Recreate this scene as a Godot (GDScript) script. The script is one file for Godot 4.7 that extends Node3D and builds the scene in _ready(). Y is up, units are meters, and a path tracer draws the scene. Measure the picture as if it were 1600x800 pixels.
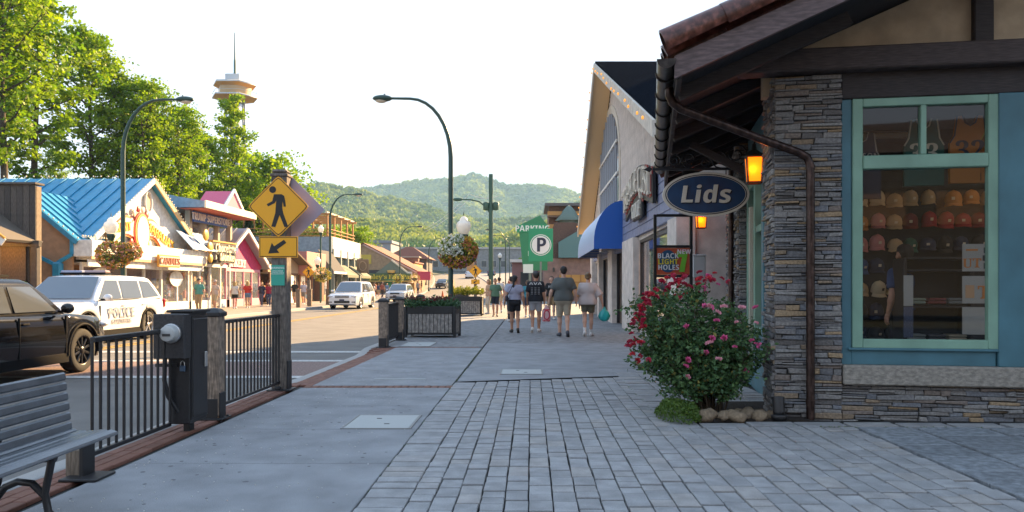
extends Node3D
# A shopping street in a mountain town, late afternoon. x to the right, y up, -z up the street; metres.

var rng := RandomNumberGenerator.new()
var mats := {}
var texs := {}
var taken := {}

# ---------------------------------------------------------------- mesh collector
class MB:
	var v := PackedVector3Array()
	var n := PackedVector3Array()
	var c := PackedColorArray()
	var uv := PackedVector2Array()
	var ix := PackedInt32Array()
	var t := Transform3D.IDENTITY
	var col := Color(1, 1, 1)
	var use_c := false
	var use_uv := false
	func vert(p: Vector3, nn: Vector3) -> int:
		v.append(t * p)
		n.append((t.basis * nn).normalized())
		if use_c: c.append(col)
		return v.size() - 1
	func tri(a: Vector3, b: Vector3, d: Vector3) -> void:
		var nn := (b - a).cross(d - a)
		var i := vert(a, nn)
		vert(b, nn)
		vert(d, nn)
		ix.append_array([i, i + 2, i + 1])
	func quad(a: Vector3, b: Vector3, d: Vector3, e: Vector3) -> void:
		var nn := (b - a).cross(e - a)
		if nn.length_squared() < 1e-14: nn = (d - b).cross(e - b)
		var i := vert(a, nn)
		vert(b, nn)
		vert(d, nn)
		vert(e, nn)
		if use_uv: uv.append_array([Vector2(0, 1), Vector2(1, 1), Vector2(1, 0), Vector2(0, 0)])
		ix.append_array([i, i + 2, i + 1, i, i + 3, i + 2])
	func box(o: Vector3, s: Vector3, ch := 0.0) -> void:
		var h := s * 0.5
		ch = min(ch, min(h.x, min(h.y, h.z)) * 0.9)
		for a in 3:
			var b := (a + 1) % 3
			var d := (a + 2) % 3
			for sg in [-1.0, 1.0]:
				var q := []
				for k in [[-1, -1], [1, -1], [1, 1], [-1, 1]]:
					var p := Vector3.ZERO
					p[a] = sg * h[a]
					p[b] = k[0] * (h[b] - ch) * sg
					p[d] = k[1] * (h[d] - ch)
					q.append(o + p)
				quad(q[0], q[1], q[2], q[3])
		if ch <= 0.0: return
		for a in 3:
			var b := (a + 1) % 3
			var d := (a + 2) % 3
			for sb in [-1.0, 1.0]:
				for sd in [-1.0, 1.0]:
					var p := []
					for k in [[-1, 0], [1, 0], [1, 1], [-1, 1]]:
						var w := Vector3.ZERO
						w[a] = k[0] * (h[a] - ch)
						w[b] = sb * (h[b] - (ch if k[1] == 0 else 0.0))
						w[d] = sd * (h[d] - (ch if k[1] == 1 else 0.0))
						p.append(o + w)
					if sb * sd > 0: quad(p[0], p[1], p[2], p[3])
					else: quad(p[3], p[2], p[1], p[0])
		for sx in [-1.0, 1.0]:
			for sy in [-1.0, 1.0]:
				for sz in [-1.0, 1.0]:
					var a := o + Vector3(sx * h.x, sy * (h.y - ch), sz * (h.z - ch))
					var b := o + Vector3(sx * (h.x - ch), sy * h.y, sz * (h.z - ch))
					var d := o + Vector3(sx * (h.x - ch), sy * (h.y - ch), sz * h.z)
					if sx * sy * sz > 0: tri(a, b, d)
					else: tri(a, d, b)
	func slab(o: Vector3, s: Vector3, ch: float, jit := PackedFloat32Array()) -> void:
		# a paving piece: top with eased edges and four sides; o is the middle of its top
		var h := s * 0.5
		var q := [Vector2(-h.x, h.z), Vector2(h.x, h.z), Vector2(h.x, -h.z), Vector2(-h.x, -h.z)]
		var top := []
		var mid := []
		var low := []
		for k in 4:
			var j := Vector2.ZERO if jit.is_empty() else Vector2(jit[k * 2], jit[k * 2 + 1])
			var w: Vector2 = q[k] + j
			var u: Vector2 = w - Vector2(sign(w.x), sign(w.y)) * ch
			top.append(o + Vector3(u.x, 0, u.y))
			mid.append(o + Vector3(w.x, -ch, w.y))
			low.append(o + Vector3(w.x, -s.y, w.y))
		quad(top[0], top[1], top[2], top[3])
		for k in 4:
			var m := (k + 1) % 4
			quad(mid[k], mid[m], top[m], top[k])
			quad(low[k], low[m], mid[m], mid[k])
	func grid(rows: Array, closed := false) -> void:
		# rows of points joined by smooth quads
		var nr := rows.size()
		var nc: int = rows[0].size()
		var base := v.size()
		for i in nr:
			var r: PackedVector3Array = rows[i]
			var ru: PackedVector3Array = rows[max(i - 1, 0)]
			var rd: PackedVector3Array = rows[min(i + 1, nr - 1)]
			for j in nc:
				var jl := j - 1
				var jr := j + 1
				if closed:
					jl = (j + nc - 1) % nc
					jr = (j + 1) % nc
				else:
					jl = max(jl, 0)
					jr = min(jr, nc - 1)
				var nn := (r[jr] - r[jl]).cross(rd[j] - ru[j])
				vert(r[j], nn if nn.length_squared() > 1e-16 else Vector3.UP)
		for i in nr - 1:
			for j in (nc if closed else nc - 1):
				var a := base + i * nc + j
				var b := base + i * nc + (j + 1) % nc
				ix.append_array([a, b + nc, b, a, a + nc, b + nc])
	func tube(pts: PackedVector3Array, rad, sides := 8, caps := true) -> void:
		var rows := []
		var up := Vector3.UP
		for i in pts.size():
			var d := (pts[min(i + 1, pts.size() - 1)] - pts[max(i - 1, 0)]).normalized()
			if abs(d.dot(up)) > 0.95: up = Vector3.RIGHT if abs(d.x) < 0.8 else Vector3.BACK
			var a := up.cross(d).normalized()
			var b := d.cross(a)
			up = b
			var r: float = rad if rad is float else rad[i]
			var row := PackedVector3Array()
			for k in sides:
				var w := TAU * k / sides
				row.append(pts[i] + (a * cos(w) + b * sin(w)) * r)
			rows.append(row)
		grid(rows, true)
		if caps:
			for e in [0, rows.size() - 1]:
				var row: PackedVector3Array = rows[e]
				for k in range(1, sides - 1):
					if e == 0: tri(row[0], row[k + 1], row[k])
					else: tri(row[0], row[k], row[k + 1])
	func lathe(prof: PackedVector2Array, o: Vector3, sides := 16) -> void:
		# profile of (radius, height) pairs turned round the upright axis through o
		var rows := []
		for p in prof:
			var row := PackedVector3Array()
			for k in sides:
				var w := -TAU * k / sides
				row.append(o + Vector3(cos(w) * p.x, p.y, sin(w) * p.x))
			rows.append(row)
		grid(rows, true)
	func prism(poly: PackedVector2Array, z0: float, z1: float) -> void:
		# a flat outline in x and y, counter-clockwise, with depth from z0 to z1
		var id := Geometry2D.triangulate_polygon(poly)
		for k in range(0, id.size(), 3):
			var a := poly[id[k]]
			var b := poly[id[k + 1]]
			var d := poly[id[k + 2]]
			if (b - a).cross(d - a) < 0:
				var s := b
				b = d
				d = s
			tri(Vector3(a.x, a.y, z1), Vector3(b.x, b.y, z1), Vector3(d.x, d.y, z1))
			tri(Vector3(a.x, a.y, z0), Vector3(d.x, d.y, z0), Vector3(b.x, b.y, z0))
		for k in poly.size():
			var a := poly[k]
			var b := poly[(k + 1) % poly.size()]
			quad(Vector3(a.x, a.y, z0), Vector3(b.x, b.y, z0), Vector3(b.x, b.y, z1), Vector3(a.x, a.y, z1))
	func ball(o: Vector3, r: Vector3, seg := 8, rings := 5) -> void:
		var rows := []
		for i in rings + 1:
			var f := PI * i / rings
			var row := PackedVector3Array()
			for k in seg:
				var w := -TAU * k / seg
				row.append(o + Vector3(cos(w) * sin(f) * r.x, -cos(f) * r.y, sin(w) * sin(f) * r.z))
			rows.append(row)
		grid(rows, true)
	func mesh() -> ArrayMesh:
		var a := []
		a.resize(Mesh.ARRAY_MAX)
		a[Mesh.ARRAY_VERTEX] = v
		a[Mesh.ARRAY_NORMAL] = n
		if use_c: a[Mesh.ARRAY_COLOR] = c
		if use_uv and uv.size() == v.size(): a[Mesh.ARRAY_TEX_UV] = uv
		a[Mesh.ARRAY_INDEX] = ix
		var m := ArrayMesh.new()
		m.add_surface_from_arrays(Mesh.PRIMITIVE_TRIANGLES, a)
		return m

# ---------------------------------------------------------------- naming and placing
func numbered(called: String) -> String:
	taken[called] = taken.get(called, -1) + 1
	return called if taken[called] == 0 else "%s_%03d" % [called, taken[called]]
func tag(o: Node, label := "", category := "", group := "", kind := "") -> Node:
	if label: o.set_meta("label", label)
	if category: o.set_meta("category", category)
	if group: o.set_meta("group", group)
	if kind: o.set_meta("kind", kind)
	return o
func thing(called: String, label: String, category: String, at := Vector3.ZERO, turn := 0.0, group := "") -> Node3D:
	var o := Node3D.new()
	o.name = numbered(called)
	add_child(o)
	o.position = at
	o.rotation.y = deg_to_rad(turn)
	tag(o, label, category, group)
	return o
func part(mb, called: String, m: Material, parent: Node, at := Vector3.ZERO) -> MeshInstance3D:
	var o := MeshInstance3D.new()
	o.mesh = mb.mesh() if mb is MB else mb
	o.material_override = m
	o.name = called
	o.position = at
	parent.add_child(o, true)
	return o
func single(mb, called: String, m: Material, label: String, category: String, at := Vector3.ZERO, turn := 0.0, group := "") -> MeshInstance3D:
	var o := part(mb, numbered(called), m, self, at)
	o.rotation.y = deg_to_rad(turn)
	tag(o, label, category, group)
	return o
func struct(mb, called: String, m: Material) -> MeshInstance3D:
	var o := part(mb, numbered(called), m, self)
	tag(o, "", "", "", "structure")
	return o
func copy(o: Node3D, at: Vector3, turn: float, label: String, base := "") -> Node3D:
	var r: Node3D = o.duplicate()
	r.name = numbered(base if base else String(o.name))
	add_child(r)
	r.position = at
	r.rotation.y = deg_to_rad(turn)
	r.set_meta("label", label)
	return r
func bx(parent: Node, called: String, m: Material, o: Vector3, s: Vector3, ch := 0.0) -> MeshInstance3D:
	var mb := MB.new()
	mb.box(Vector3.ZERO, s, ch)
	return part(mb, called, m, parent, o)
func bars(parent: Node, called: String, m: Material, a: Vector3, b: Vector3, w: float, h: float) -> MeshInstance3D:
	# a squared beam from a to b
	var d := b - a
	var z := d.normalized()
	var x := Vector3.UP.cross(z)
	if x.length() < 0.01: x = Vector3.RIGHT
	x = x.normalized()
	var mb := MB.new()
	mb.t = Transform3D(Basis(x, z.cross(x), z), Vector3.ZERO)
	mb.box(Vector3.ZERO, Vector3(w, h, d.length()), min(w, h) * 0.06)
	return part(mb, called, m, parent, (a + b) * 0.5)
var glyphs := {}
func words(parent: Node, called: String, text: String, m: Material, at: Vector3, size: float, turn := 0.0, depth := 0.02, serif := false, bold := 700, roll := 0.0, stretch := 1.0) -> MeshInstance3D:
	var tm := TextMesh.new()
	tm.text = text
	var f := SystemFont.new()
	f.font_names = PackedStringArray(["Droid Serif" if serif else "Droid Sans"])
	f.font_weight = bold
	tm.font = f
	tm.font_size = 64
	tm.pixel_size = size / 46.0
	tm.depth = depth
	tm.curve_step = 2.0
	var o := MeshInstance3D.new()
	o.mesh = tm
	o.material_override = m
	o.name = called
	parent.add_child(o, true)
	o.basis = Basis(Vector3.UP, deg_to_rad(turn)) * Basis(Vector3.BACK, deg_to_rad(roll)) * Basis.from_scale(Vector3(stretch, 1, 1))
	o.position = at
	return o

# ---------------------------------------------------------------- materials
func ntex(called: String, freq: float, octaves: int, lo: float, hi: float, size := 512, kind := FastNoiseLite.TYPE_SIMPLEX_SMOOTH, tint := Color(1, 1, 1)) -> NoiseTexture2D:
	if texs.has(called): return texs[called]
	var f := FastNoiseLite.new()
	f.seed = hash(called) % 10000
	f.noise_type = kind
	f.frequency = freq
	f.fractal_octaves = octaves
	var g := Gradient.new()
	g.set_color(0, Color(lo * tint.r, lo * tint.g, lo * tint.b))
	g.set_color(1, Color(hi, hi, hi))
	var tx := NoiseTexture2D.new()
	tx.width = size
	tx.height = size
	tx.seamless = true
	tx.noise = f
	tx.color_ramp = g
	texs[called] = tx
	return tx
func lin(r: float, g: float, b: float) -> Color:
	return Color(r, g, b).linear_to_srgb()
# col holds linear base colour values
func M(col: Color, rough := 0.8, metal := 0.0, tex := "", scale := Vector3.ONE, bump := 0.0, detail := "", dscale := 1.0) -> StandardMaterial3D:
	var key := "%s|%s|%s|%s|%s|%s|%s|%s" % [col, rough, metal, tex, scale, bump, detail, dscale]
	if mats.has(key): return mats[key]
	var m := StandardMaterial3D.new()
	m.albedo_color = Color(col.r, col.g, col.b).linear_to_srgb()
	m.roughness = rough
	m.metallic = metal
	if tex:
		m.albedo_texture = texs[tex]
		m.uv1_triplanar = true
		m.uv1_world_triplanar = true
		m.uv1_scale = scale
		if bump > 0:
			m.heightmap_enabled = true
			m.heightmap_texture = texs[tex]
			m.heightmap_scale = bump
	if detail:
		m.detail_enabled = true
		m.detail_albedo = texs[detail]
		m.detail_blend_mode = BaseMaterial3D.BLEND_MODE_MUL
		m.detail_uv_layer = BaseMaterial3D.DETAIL_UV_2
		m.uv2_triplanar = true
		m.uv2_world_triplanar = true
		m.uv2_scale = Vector3.ONE * dscale
	mats[key] = m
	return m
func C(r: float, g: float, b: float) -> Color:
	return Color(r, g, b)
func glow(col: Color, energy: float) -> StandardMaterial3D:
	var m := StandardMaterial3D.new()
	m.albedo_color = col
	m.roughness = 0.4
	m.emission_enabled = true
	m.emission = col
	m.emission_energy_multiplier = energy
	return m
func glass(col: Color, alpha: float) -> StandardMaterial3D:
	var m := StandardMaterial3D.new()
	m.albedo_color = Color(col.r, col.g, col.b, alpha)
	m.transparency = BaseMaterial3D.TRANSPARENCY_ALPHA
	m.roughness = 0.02
	m.metallic_specular = 0.5
	return m
func leafy(back: float) -> StandardMaterial3D:
	var m := StandardMaterial3D.new()
	m.vertex_color_use_as_albedo = true
	m.roughness = 0.6
	m.backlight_enabled = true
	m.backlight = Color(back, back, back * 0.8).linear_to_srgb()
	return m
func rr(a: float, b: float) -> float:
	return rng.randf_range(a, b)
# the street: level at first, rising from 85 m on and bending a little to the left
func gy(d: float) -> float:
	if d < 85.0: return 0.0
	if d < 130.0: return 0.05 * (d - 85.0) * (d - 85.0) / 90.0
	return 1.125 + 0.05 * (d - 130.0)
func gx(d: float) -> float:
	return -3.0 * pow(max(0.0, d - 60.0) / 70.0, 2.0)
func V(x: float, y: float, z: float) -> Vector3:
	return Vector3(x, y, z)

func _ready() -> void:
	rng.seed = 20240611
	# ---- camera: 1.35 m up, level, lens shifted
	var cam := Camera3D.new()
	cam.name = "camera"
	add_child(cam)
	cam.position = V(0, 1.35, 0)
	cam.projection = Camera3D.PROJECTION_FRUSTUM
	cam.near = 0.1
	cam.far = 6000.0
	cam.size = 0.1 * 800.0 / 1200.0
	cam.frustum_offset = Vector2(-30.0, 47.0) * 0.1 / 1200.0
	cam.current = true
	# ---- sky, air and exposure
	var env := Environment.new()
	env.background_mode = Environment.BG_SKY
	var sky := ProceduralSkyMaterial.new()
	sky.sky_top_color = Color(0.76, 0.86, 1.0)
	sky.sky_horizon_color = Color(0.955, 0.965, 0.98)
	sky.sky_curve = 0.3
	sky.ground_bottom_color = Color(0.3, 0.3, 0.3)
	sky.ground_horizon_color = Color(0.7, 0.72, 0.74)
	sky.sun_angle_max = 1.0
	sky.sun_curve = 0.1
	env.sky = Sky.new()
	env.sky.sky_material = sky
	env.background_energy_multiplier = 0.29
	env.tonemap_mode = Environment.TONE_MAPPER_LINEAR
	env.tonemap_exposure = 5.3
	env.fog_enabled = true
	env.fog_density = 0.00020
	env.fog_light_color = Color(0.68, 0.86, 1.0)
	env.sdfgi_enabled = true
	env.ssao_enabled = true
	env.ssil_enabled = true
	var we := WorldEnvironment.new()
	we.name = "environment"
	we.environment = env
	add_child(we)
	# ---- sun: ahead and to the right, 24 degrees up
	var sun := DirectionalLight3D.new()
	sun.name = "sun"
	sun.light_energy = 1.6
	sun.light_color = Color(1.0, 0.83, 0.60)
	sun.light_angular_distance = 0.6
	sun.shadow_enabled = true
	add_child(sun)
	sun.look_at_from_position(V(50, 44.5, -86.6), Vector3.ZERO)
	# ---- textures
	ntex("grain", 0.35, 2, 0.62, 1.0)
	ntex("fine", 0.12, 4, 0.84, 1.0)
	ntex("blotch", 0.012, 5, 0.82, 1.0)
	ntex("stain", 0.03, 4, 0.66, 1.0)
	ntex("wood", 0.02, 4, 0.45, 1.0)
	ntex("weather", 0.02, 5, 0.58, 1.0)
	ntex("cells", 0.06, 2, 0.5, 1.0, 512, FastNoiseLite.TYPE_CELLULAR)
	ntex("copper", 0.02, 4, 0.3, 1.0, 512, FastNoiseLite.TYPE_SIMPLEX_SMOOTH, Color(1.0, 0.75, 0.6))
	build_ground()
	build_paving()
	build_corner_shop()
	build_gable_hall()
	build_street_furniture()
	build_bush()
	build_left_row()
	build_far_street()
	build_lamps()
	build_trees()
	build_hills()
	build_cars()
	build_people()

# ---------------------------------------------------------------- ground, road, pavements
func strip(x0: float, x1: float, d0: float, d1: float, y: float, step := 4.0, bend := true) -> MB:
	var mb := MB.new()
	var rows := []
	var d := d0
	while true:
		var s := gx(d) if bend else 0.0
		rows.append(PackedVector3Array([V(x0 + s, y + gy(d), -d), V(x1 + s, y + gy(d), -d)]))
		if d >= d1: break
		d = min(d1, d + step)
	mb.grid(rows)
	return mb
func dip(d: float) -> float:
	return smoothstep(10.4, 11.4, d) * smoothstep(16.8, 15.9, d)
func wall_strip(x: float, d0: float, d1: float, y0: float, top: float, wid: float, ramp := false) -> MB:
	# a kerb: top and face along the street
	var mb := MB.new()
	var rows := []
	var d := d0
	while true:
		var s := gx(d)
		var g := gy(d)
		var y1 := top - (0.085 * dip(d) if ramp else 0.0)
		rows.append(PackedVector3Array([V(x - wid * 0.5 + s, y0 + g, -d), V(x - wid * 0.5 + s, y1 + g - 0.02, -d), V(x - wid * 0.5 + 0.02 + s, y1 + g, -d), V(x + wid * 0.5 - 0.02 + s, y1 + g, -d), V(x + wid * 0.5 + s, y1 + g - 0.02, -d), V(x + wid * 0.5 + s, y0 + g, -d)]))
		if d >= d1: break
		d = min(d1, d + (0.3 if d > 9.0 and d < 18.0 else 4.0))
	mb.grid(rows)
	return mb
func build_ground() -> void:
	# the ground sheet: one sheet to the horizon, a little lower than road and pavements
	var mb := MB.new()
	var rows := []
	for d in [-60.0, -20.0, 0.0, 30.0, 60.0, 85.0, 100.0, 115.0, 130.0, 200.0, 300.0, 420.0, 800.0, 1600.0, 3500.0]:
		var r := PackedVector3Array()
		for x in [-2500.0, -400.0, -120.0, -60.0, -40.0, -28.0, -22.0, 0.0, 20.0, 60.0, 400.0, 2500.0]:
			var h: float = -0.3 + gy(min(d, 320.0))
			if x < -25.0: h += min(14.0, (-25.0 - x) * 0.28) * smoothstep(15.0, 50.0, d)
			r.append(V(x, h, -d))
		rows.append(r)
	mb.grid(rows)
	struct(mb, "ground", M(C(0.06, 0.075, 0.035), 0.95, 0.0, "stain", Vector3.ONE * 0.2, 2.0))
	struct(strip(-14.0, -3.5, -25.0, 330.0, -0.13), "road", M(C(0.25, 0.24, 0.225), 0.85, 0.0, "grain", Vector3.ONE * 1.4, 0.4, "blotch", 0.15))
	var conc := M(C(0.43, 0.445, 0.465), 0.85, 0.0, "grain", Vector3.ONE * 0.9, 0.25, "blotch", 0.3)
	var conc2 := M(C(0.43, 0.44, 0.45), 0.85, 0.0, "grain", Vector3.ONE * 0.5, 0.2, "stain", 0.25)
	var kerbm := M(C(0.36, 0.355, 0.34), 0.85, 0.0, "fine", Vector3.ONE * 1.5, 0.2)
	# near pavement: a bed under everything, then slabs of concrete with open joints
	var bedm := M(C(0.07, 0.07, 0.065), 0.95, 0.0, "grain", Vector3.ONE * 2.0)
	struct(strip(-3.45, 16.0, -12.0, 10.35, -0.035), "pavement_bed", bedm)
	struct(strip(-2.97, 16.0, 10.35, 16.9, -0.035), "pavement_bed", bedm)
	struct(strip(-3.45, 16.0, 16.9, 330.0, -0.035), "pavement_bed", bedm)
	var ramp := MB.new()
	var rr_ := []
	for k in 27:
		var d := 10.3 + k * 0.25
		rr_.append(PackedVector3Array([V(-3.47, -0.03 - 0.085 * dip(d), -d), V(-2.96, -0.03, -d)]))
	ramp.grid(rr_)
	struct(ramp, "ramp_bed", bedm)
	struct(wall_strip(-3.56, -12.0, 330.0, -0.3, 0.0, 0.2, true), "kerb", kerbm)
	struct(strip(-20.0, -14.1, -25.0, 330.0, 0.0), "far_pavement", M(C(0.36, 0.31, 0.26), 0.85, 0.0, "fine", Vector3.ONE * 0.7, 0.2, "blotch", 0.3))
	struct(wall_strip(-14.05, -25.0, 330.0, -0.3, 0.004, 0.2), "kerb", kerbm)
	# concrete panels of the near pavement, between joints across the walk
	var walk := Node3D.new()
	walk.name = "pavement"
	add_child(walk)
	tag(walk, "", "", "", "structure")
	var cuts := [1.0, 2.8, 4.3, 5.85, 7.25, 8.65, 10.2]
	for k in cuts.size() - 1:
		panel(walk, conc, -3.06, -1.076, cuts[k], cuts[k + 1])
	panel(walk, conc, -2.98, -1.076, 10.42, 16.85)
	panel(walk, conc2, -3.36, -1.076, 17.08, 21.3)
	panel(walk, conc2, -3.36, -1.076, 21.3, 26.0)
	panel(walk, conc2, -3.36, -1.076, 26.0, 34.0)
	panel(walk, conc2, -3.36, -1.076, 34.0, 44.0)
	var far := MB.new()
	panel(walk, conc, -1.05, 4.6, 12.62, 18.2)
	panel(walk, conc2, -1.05, 4.6, 18.2, 24.6)
	panel(walk, conc, -1.05, 4.6, 24.6, 31.0)
	panel(walk, conc2, -1.05, 4.6, 31.0, 44.0)
	struct(strip(-3.46, 20.0, 44.0, 330.0, 0.0), "pavement_beyond", conc2)
	# wedge of concrete between the pavers' slanting edge and the cross joint
	mb = MB.new()
	mb.quad(V(-1.05, 0, -10.85), V(4.6, 0, -12.5), V(4.6, 0, -12.6), V(-1.05, 0, -12.6))
	part(mb, "concrete_panel", conc, walk)
	# red brick pieces: under the railing, along the ramp, and two bands across
	var brick := []
	for k in 5:
		var f := rr(0.75, 1.2)
		brick.append(M(C(0.28 * f, 0.125 * f, 0.085 * f), 0.85, 0.0, "grain", Vector3.ONE * 3.0, 0.3))
	var shape := MB.new()
	shape.slab(Vector3.ZERO, V(0.092, 0.03, 0.195), 0.006)
	var bm := shape.mesh()
	var band := Node3D.new()
	band.name = "brick_edging"
	add_child(band)
	tag(band, "", "", "", "structure")
	for col in 3:
		var d := 2.9 + 0.1 * (col % 2)
		while d < 10.1:
			var o := part(bm, "brick", brick[rng.randi() % 5], band, V(-3.40 + col * 0.1, 0.001 + rr(-0.003, 0.002), -d))
			d += 0.2
	for col in 5:
		var d := 10.5 + 0.1 * (col % 2)
		while d < 16.8:
			var lowered: float = -0.085 * dip(d) * (1.0 - (col * 0.1 + 0.04) / 0.5)
			var o := part(bm, "brick", brick[rng.randi() % 5], band, V(-3.42 + col * 0.1, 0.001 + lowered + rr(-0.002, 0.002), -d))
			d += 0.2
	for k in 20:
		for r in 2:
			part(bm, "brick", brick[rng.randi() % 5], band, V(-3.0 + k * 0.1, 0.001 + rr(-0.002, 0.002), -10.31 + (r - 0.5) * 0.0)) if r == 0 else null
	for k in 22:
		part(bm, "brick", brick[rng.randi() % 5], band, V(-3.3 + k * 0.1, 0.001 + rr(-0.002, 0.002), -16.97))
	# access covers
	var lid := M(C(0.42, 0.44, 0.43), 0.7, 0.0, "fine", Vector3.ONE * 3.0, 0.1)
	for a in [[-1.47, 7.62, 0.62, 0.72, "pale rectangular access cover in the concrete near the pavers"], [-2.6, 17.75, 0.66, 1.2, "pale access cover beside the railing post and planter"], [-0.15, 12.05, 0.62, 0.62, "pale access cover at the far edge of the pavers"]]:
		var c := thing("access_cover", a[4], "cover", V(a[0], 0.004, -a[1]))
		mb = MB.new()
		mb.slab(V(0, 0.006, 0), V(a[2], 0.02, a[3]), 0.005)
		part(mb, "lid", lid, c)
		for s in [-1.0, 1.0]:
			bx(c, "rim", M(C(0.22, 0.22, 0.21), 0.7), V(s * (a[2] / 2 + 0.012), 0.0, 0), V(0.02, 0.012, a[3] + 0.044))
			bx(c, "rim", M(C(0.22, 0.22, 0.21), 0.7), V(0, 0.0, s * (a[3] / 2 + 0.012)), V(a[2], 0.012, 0.02))
		for s in [-0.35, 0.35]:
			bx(c, "lifting_slot", M(C(0.02, 0.02, 0.02), 0.6), V(s * a[2] * 0.3, 0.008, s * a[3] * 0.6), V(0.05, 0.004, 0.015))
	bx(walk, "drain_plate", lid, V(-1.9, 0.002, -11.1), V(0.75, 0.012, 0.07), 0.002)
	# trodden gum and grit on the walk
	var gum := MB.new()
	for k in 170:
		var r := rr(0.006, 0.02)
		gum.lathe(PackedVector2Array([Vector2(r, 0.0), Vector2(r * 0.8, 0.002), Vector2(0, 0.0025)]), V(rr(-3.0, -1.15), 0.0005, -rr(4.0, 16.0)), 7)
	tag(part(gum, "gum_spots", M(C(0.12, 0.12, 0.125), 0.9), walk), "", "", "", "stuff")
	gum = MB.new()
	for k in 420:
		var p := V(rr(-3.0, -1.15), 0.0, -rr(4.0, 16.0))
		gum.box(p + V(0, 0.002, 0), V(rr(0.004, 0.012), 0.004, rr(0.004, 0.012)))
	tag(part(gum, "grit", M(C(0.5, 0.49, 0.46), 0.9), walk), "", "", "", "stuff")
	# road markings
	var white := M(C(0.62, 0.62, 0.60), 0.7, 0.0, "stain", Vector3.ONE * 0.8)
	var yellow := M(C(0.62, 0.38, 0.04), 0.7, 0.0, "stain", Vector3.ONE * 0.8)
	struct(strip(-10.32, -10.2, -25.0, 330.0, -0.122), "yellow_line", yellow)
	struct(strip(-10.06, -9.94, -25.0, 330.0, -0.122), "yellow_line", yellow)
	var red := M(C(0.34, 0.22, 0.19), 0.8, 0.0, "cells", Vector3.ONE * 0.9, 0.3)
	struct(strip(-13.9, -3.7, 12.6, 15.0, -0.126, 1.2, false), "crosswalk", red)
	struct(strip(-13.9, -3.7, 12.3, 12.6, -0.122, 0.3, false), "crosswalk_line", white)
	struct(strip(-13.9, -3.7, 15.0, 15.3, -0.122, 0.3, false), "crosswalk_line", white)
	struct(strip(-13.9, -3.7, 48.5, 48.8, -0.122, 0.3, false), "crosswalk_line", white)
	struct(strip(-13.9, -3.7, 51.2, 51.5, -0.122, 0.3, false), "crosswalk_line", white)
	struct(strip(-9.8, -3.7, 17.0, 17.4, -0.122, 0.4, false), "stop_line", white)
func panel(walk: Node, m: Material, x0: float, x1: float, d0: float, d1: float) -> void:
	var mb := MB.new()
	mb.slab(V((x0 + x1) / 2, 0, -(d0 + d1) / 2), V(x1 - x0 - 0.012, 0.05, d1 - d0 - 0.014), 0.006)
	part(mb, "concrete_panel", m, walk)

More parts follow.
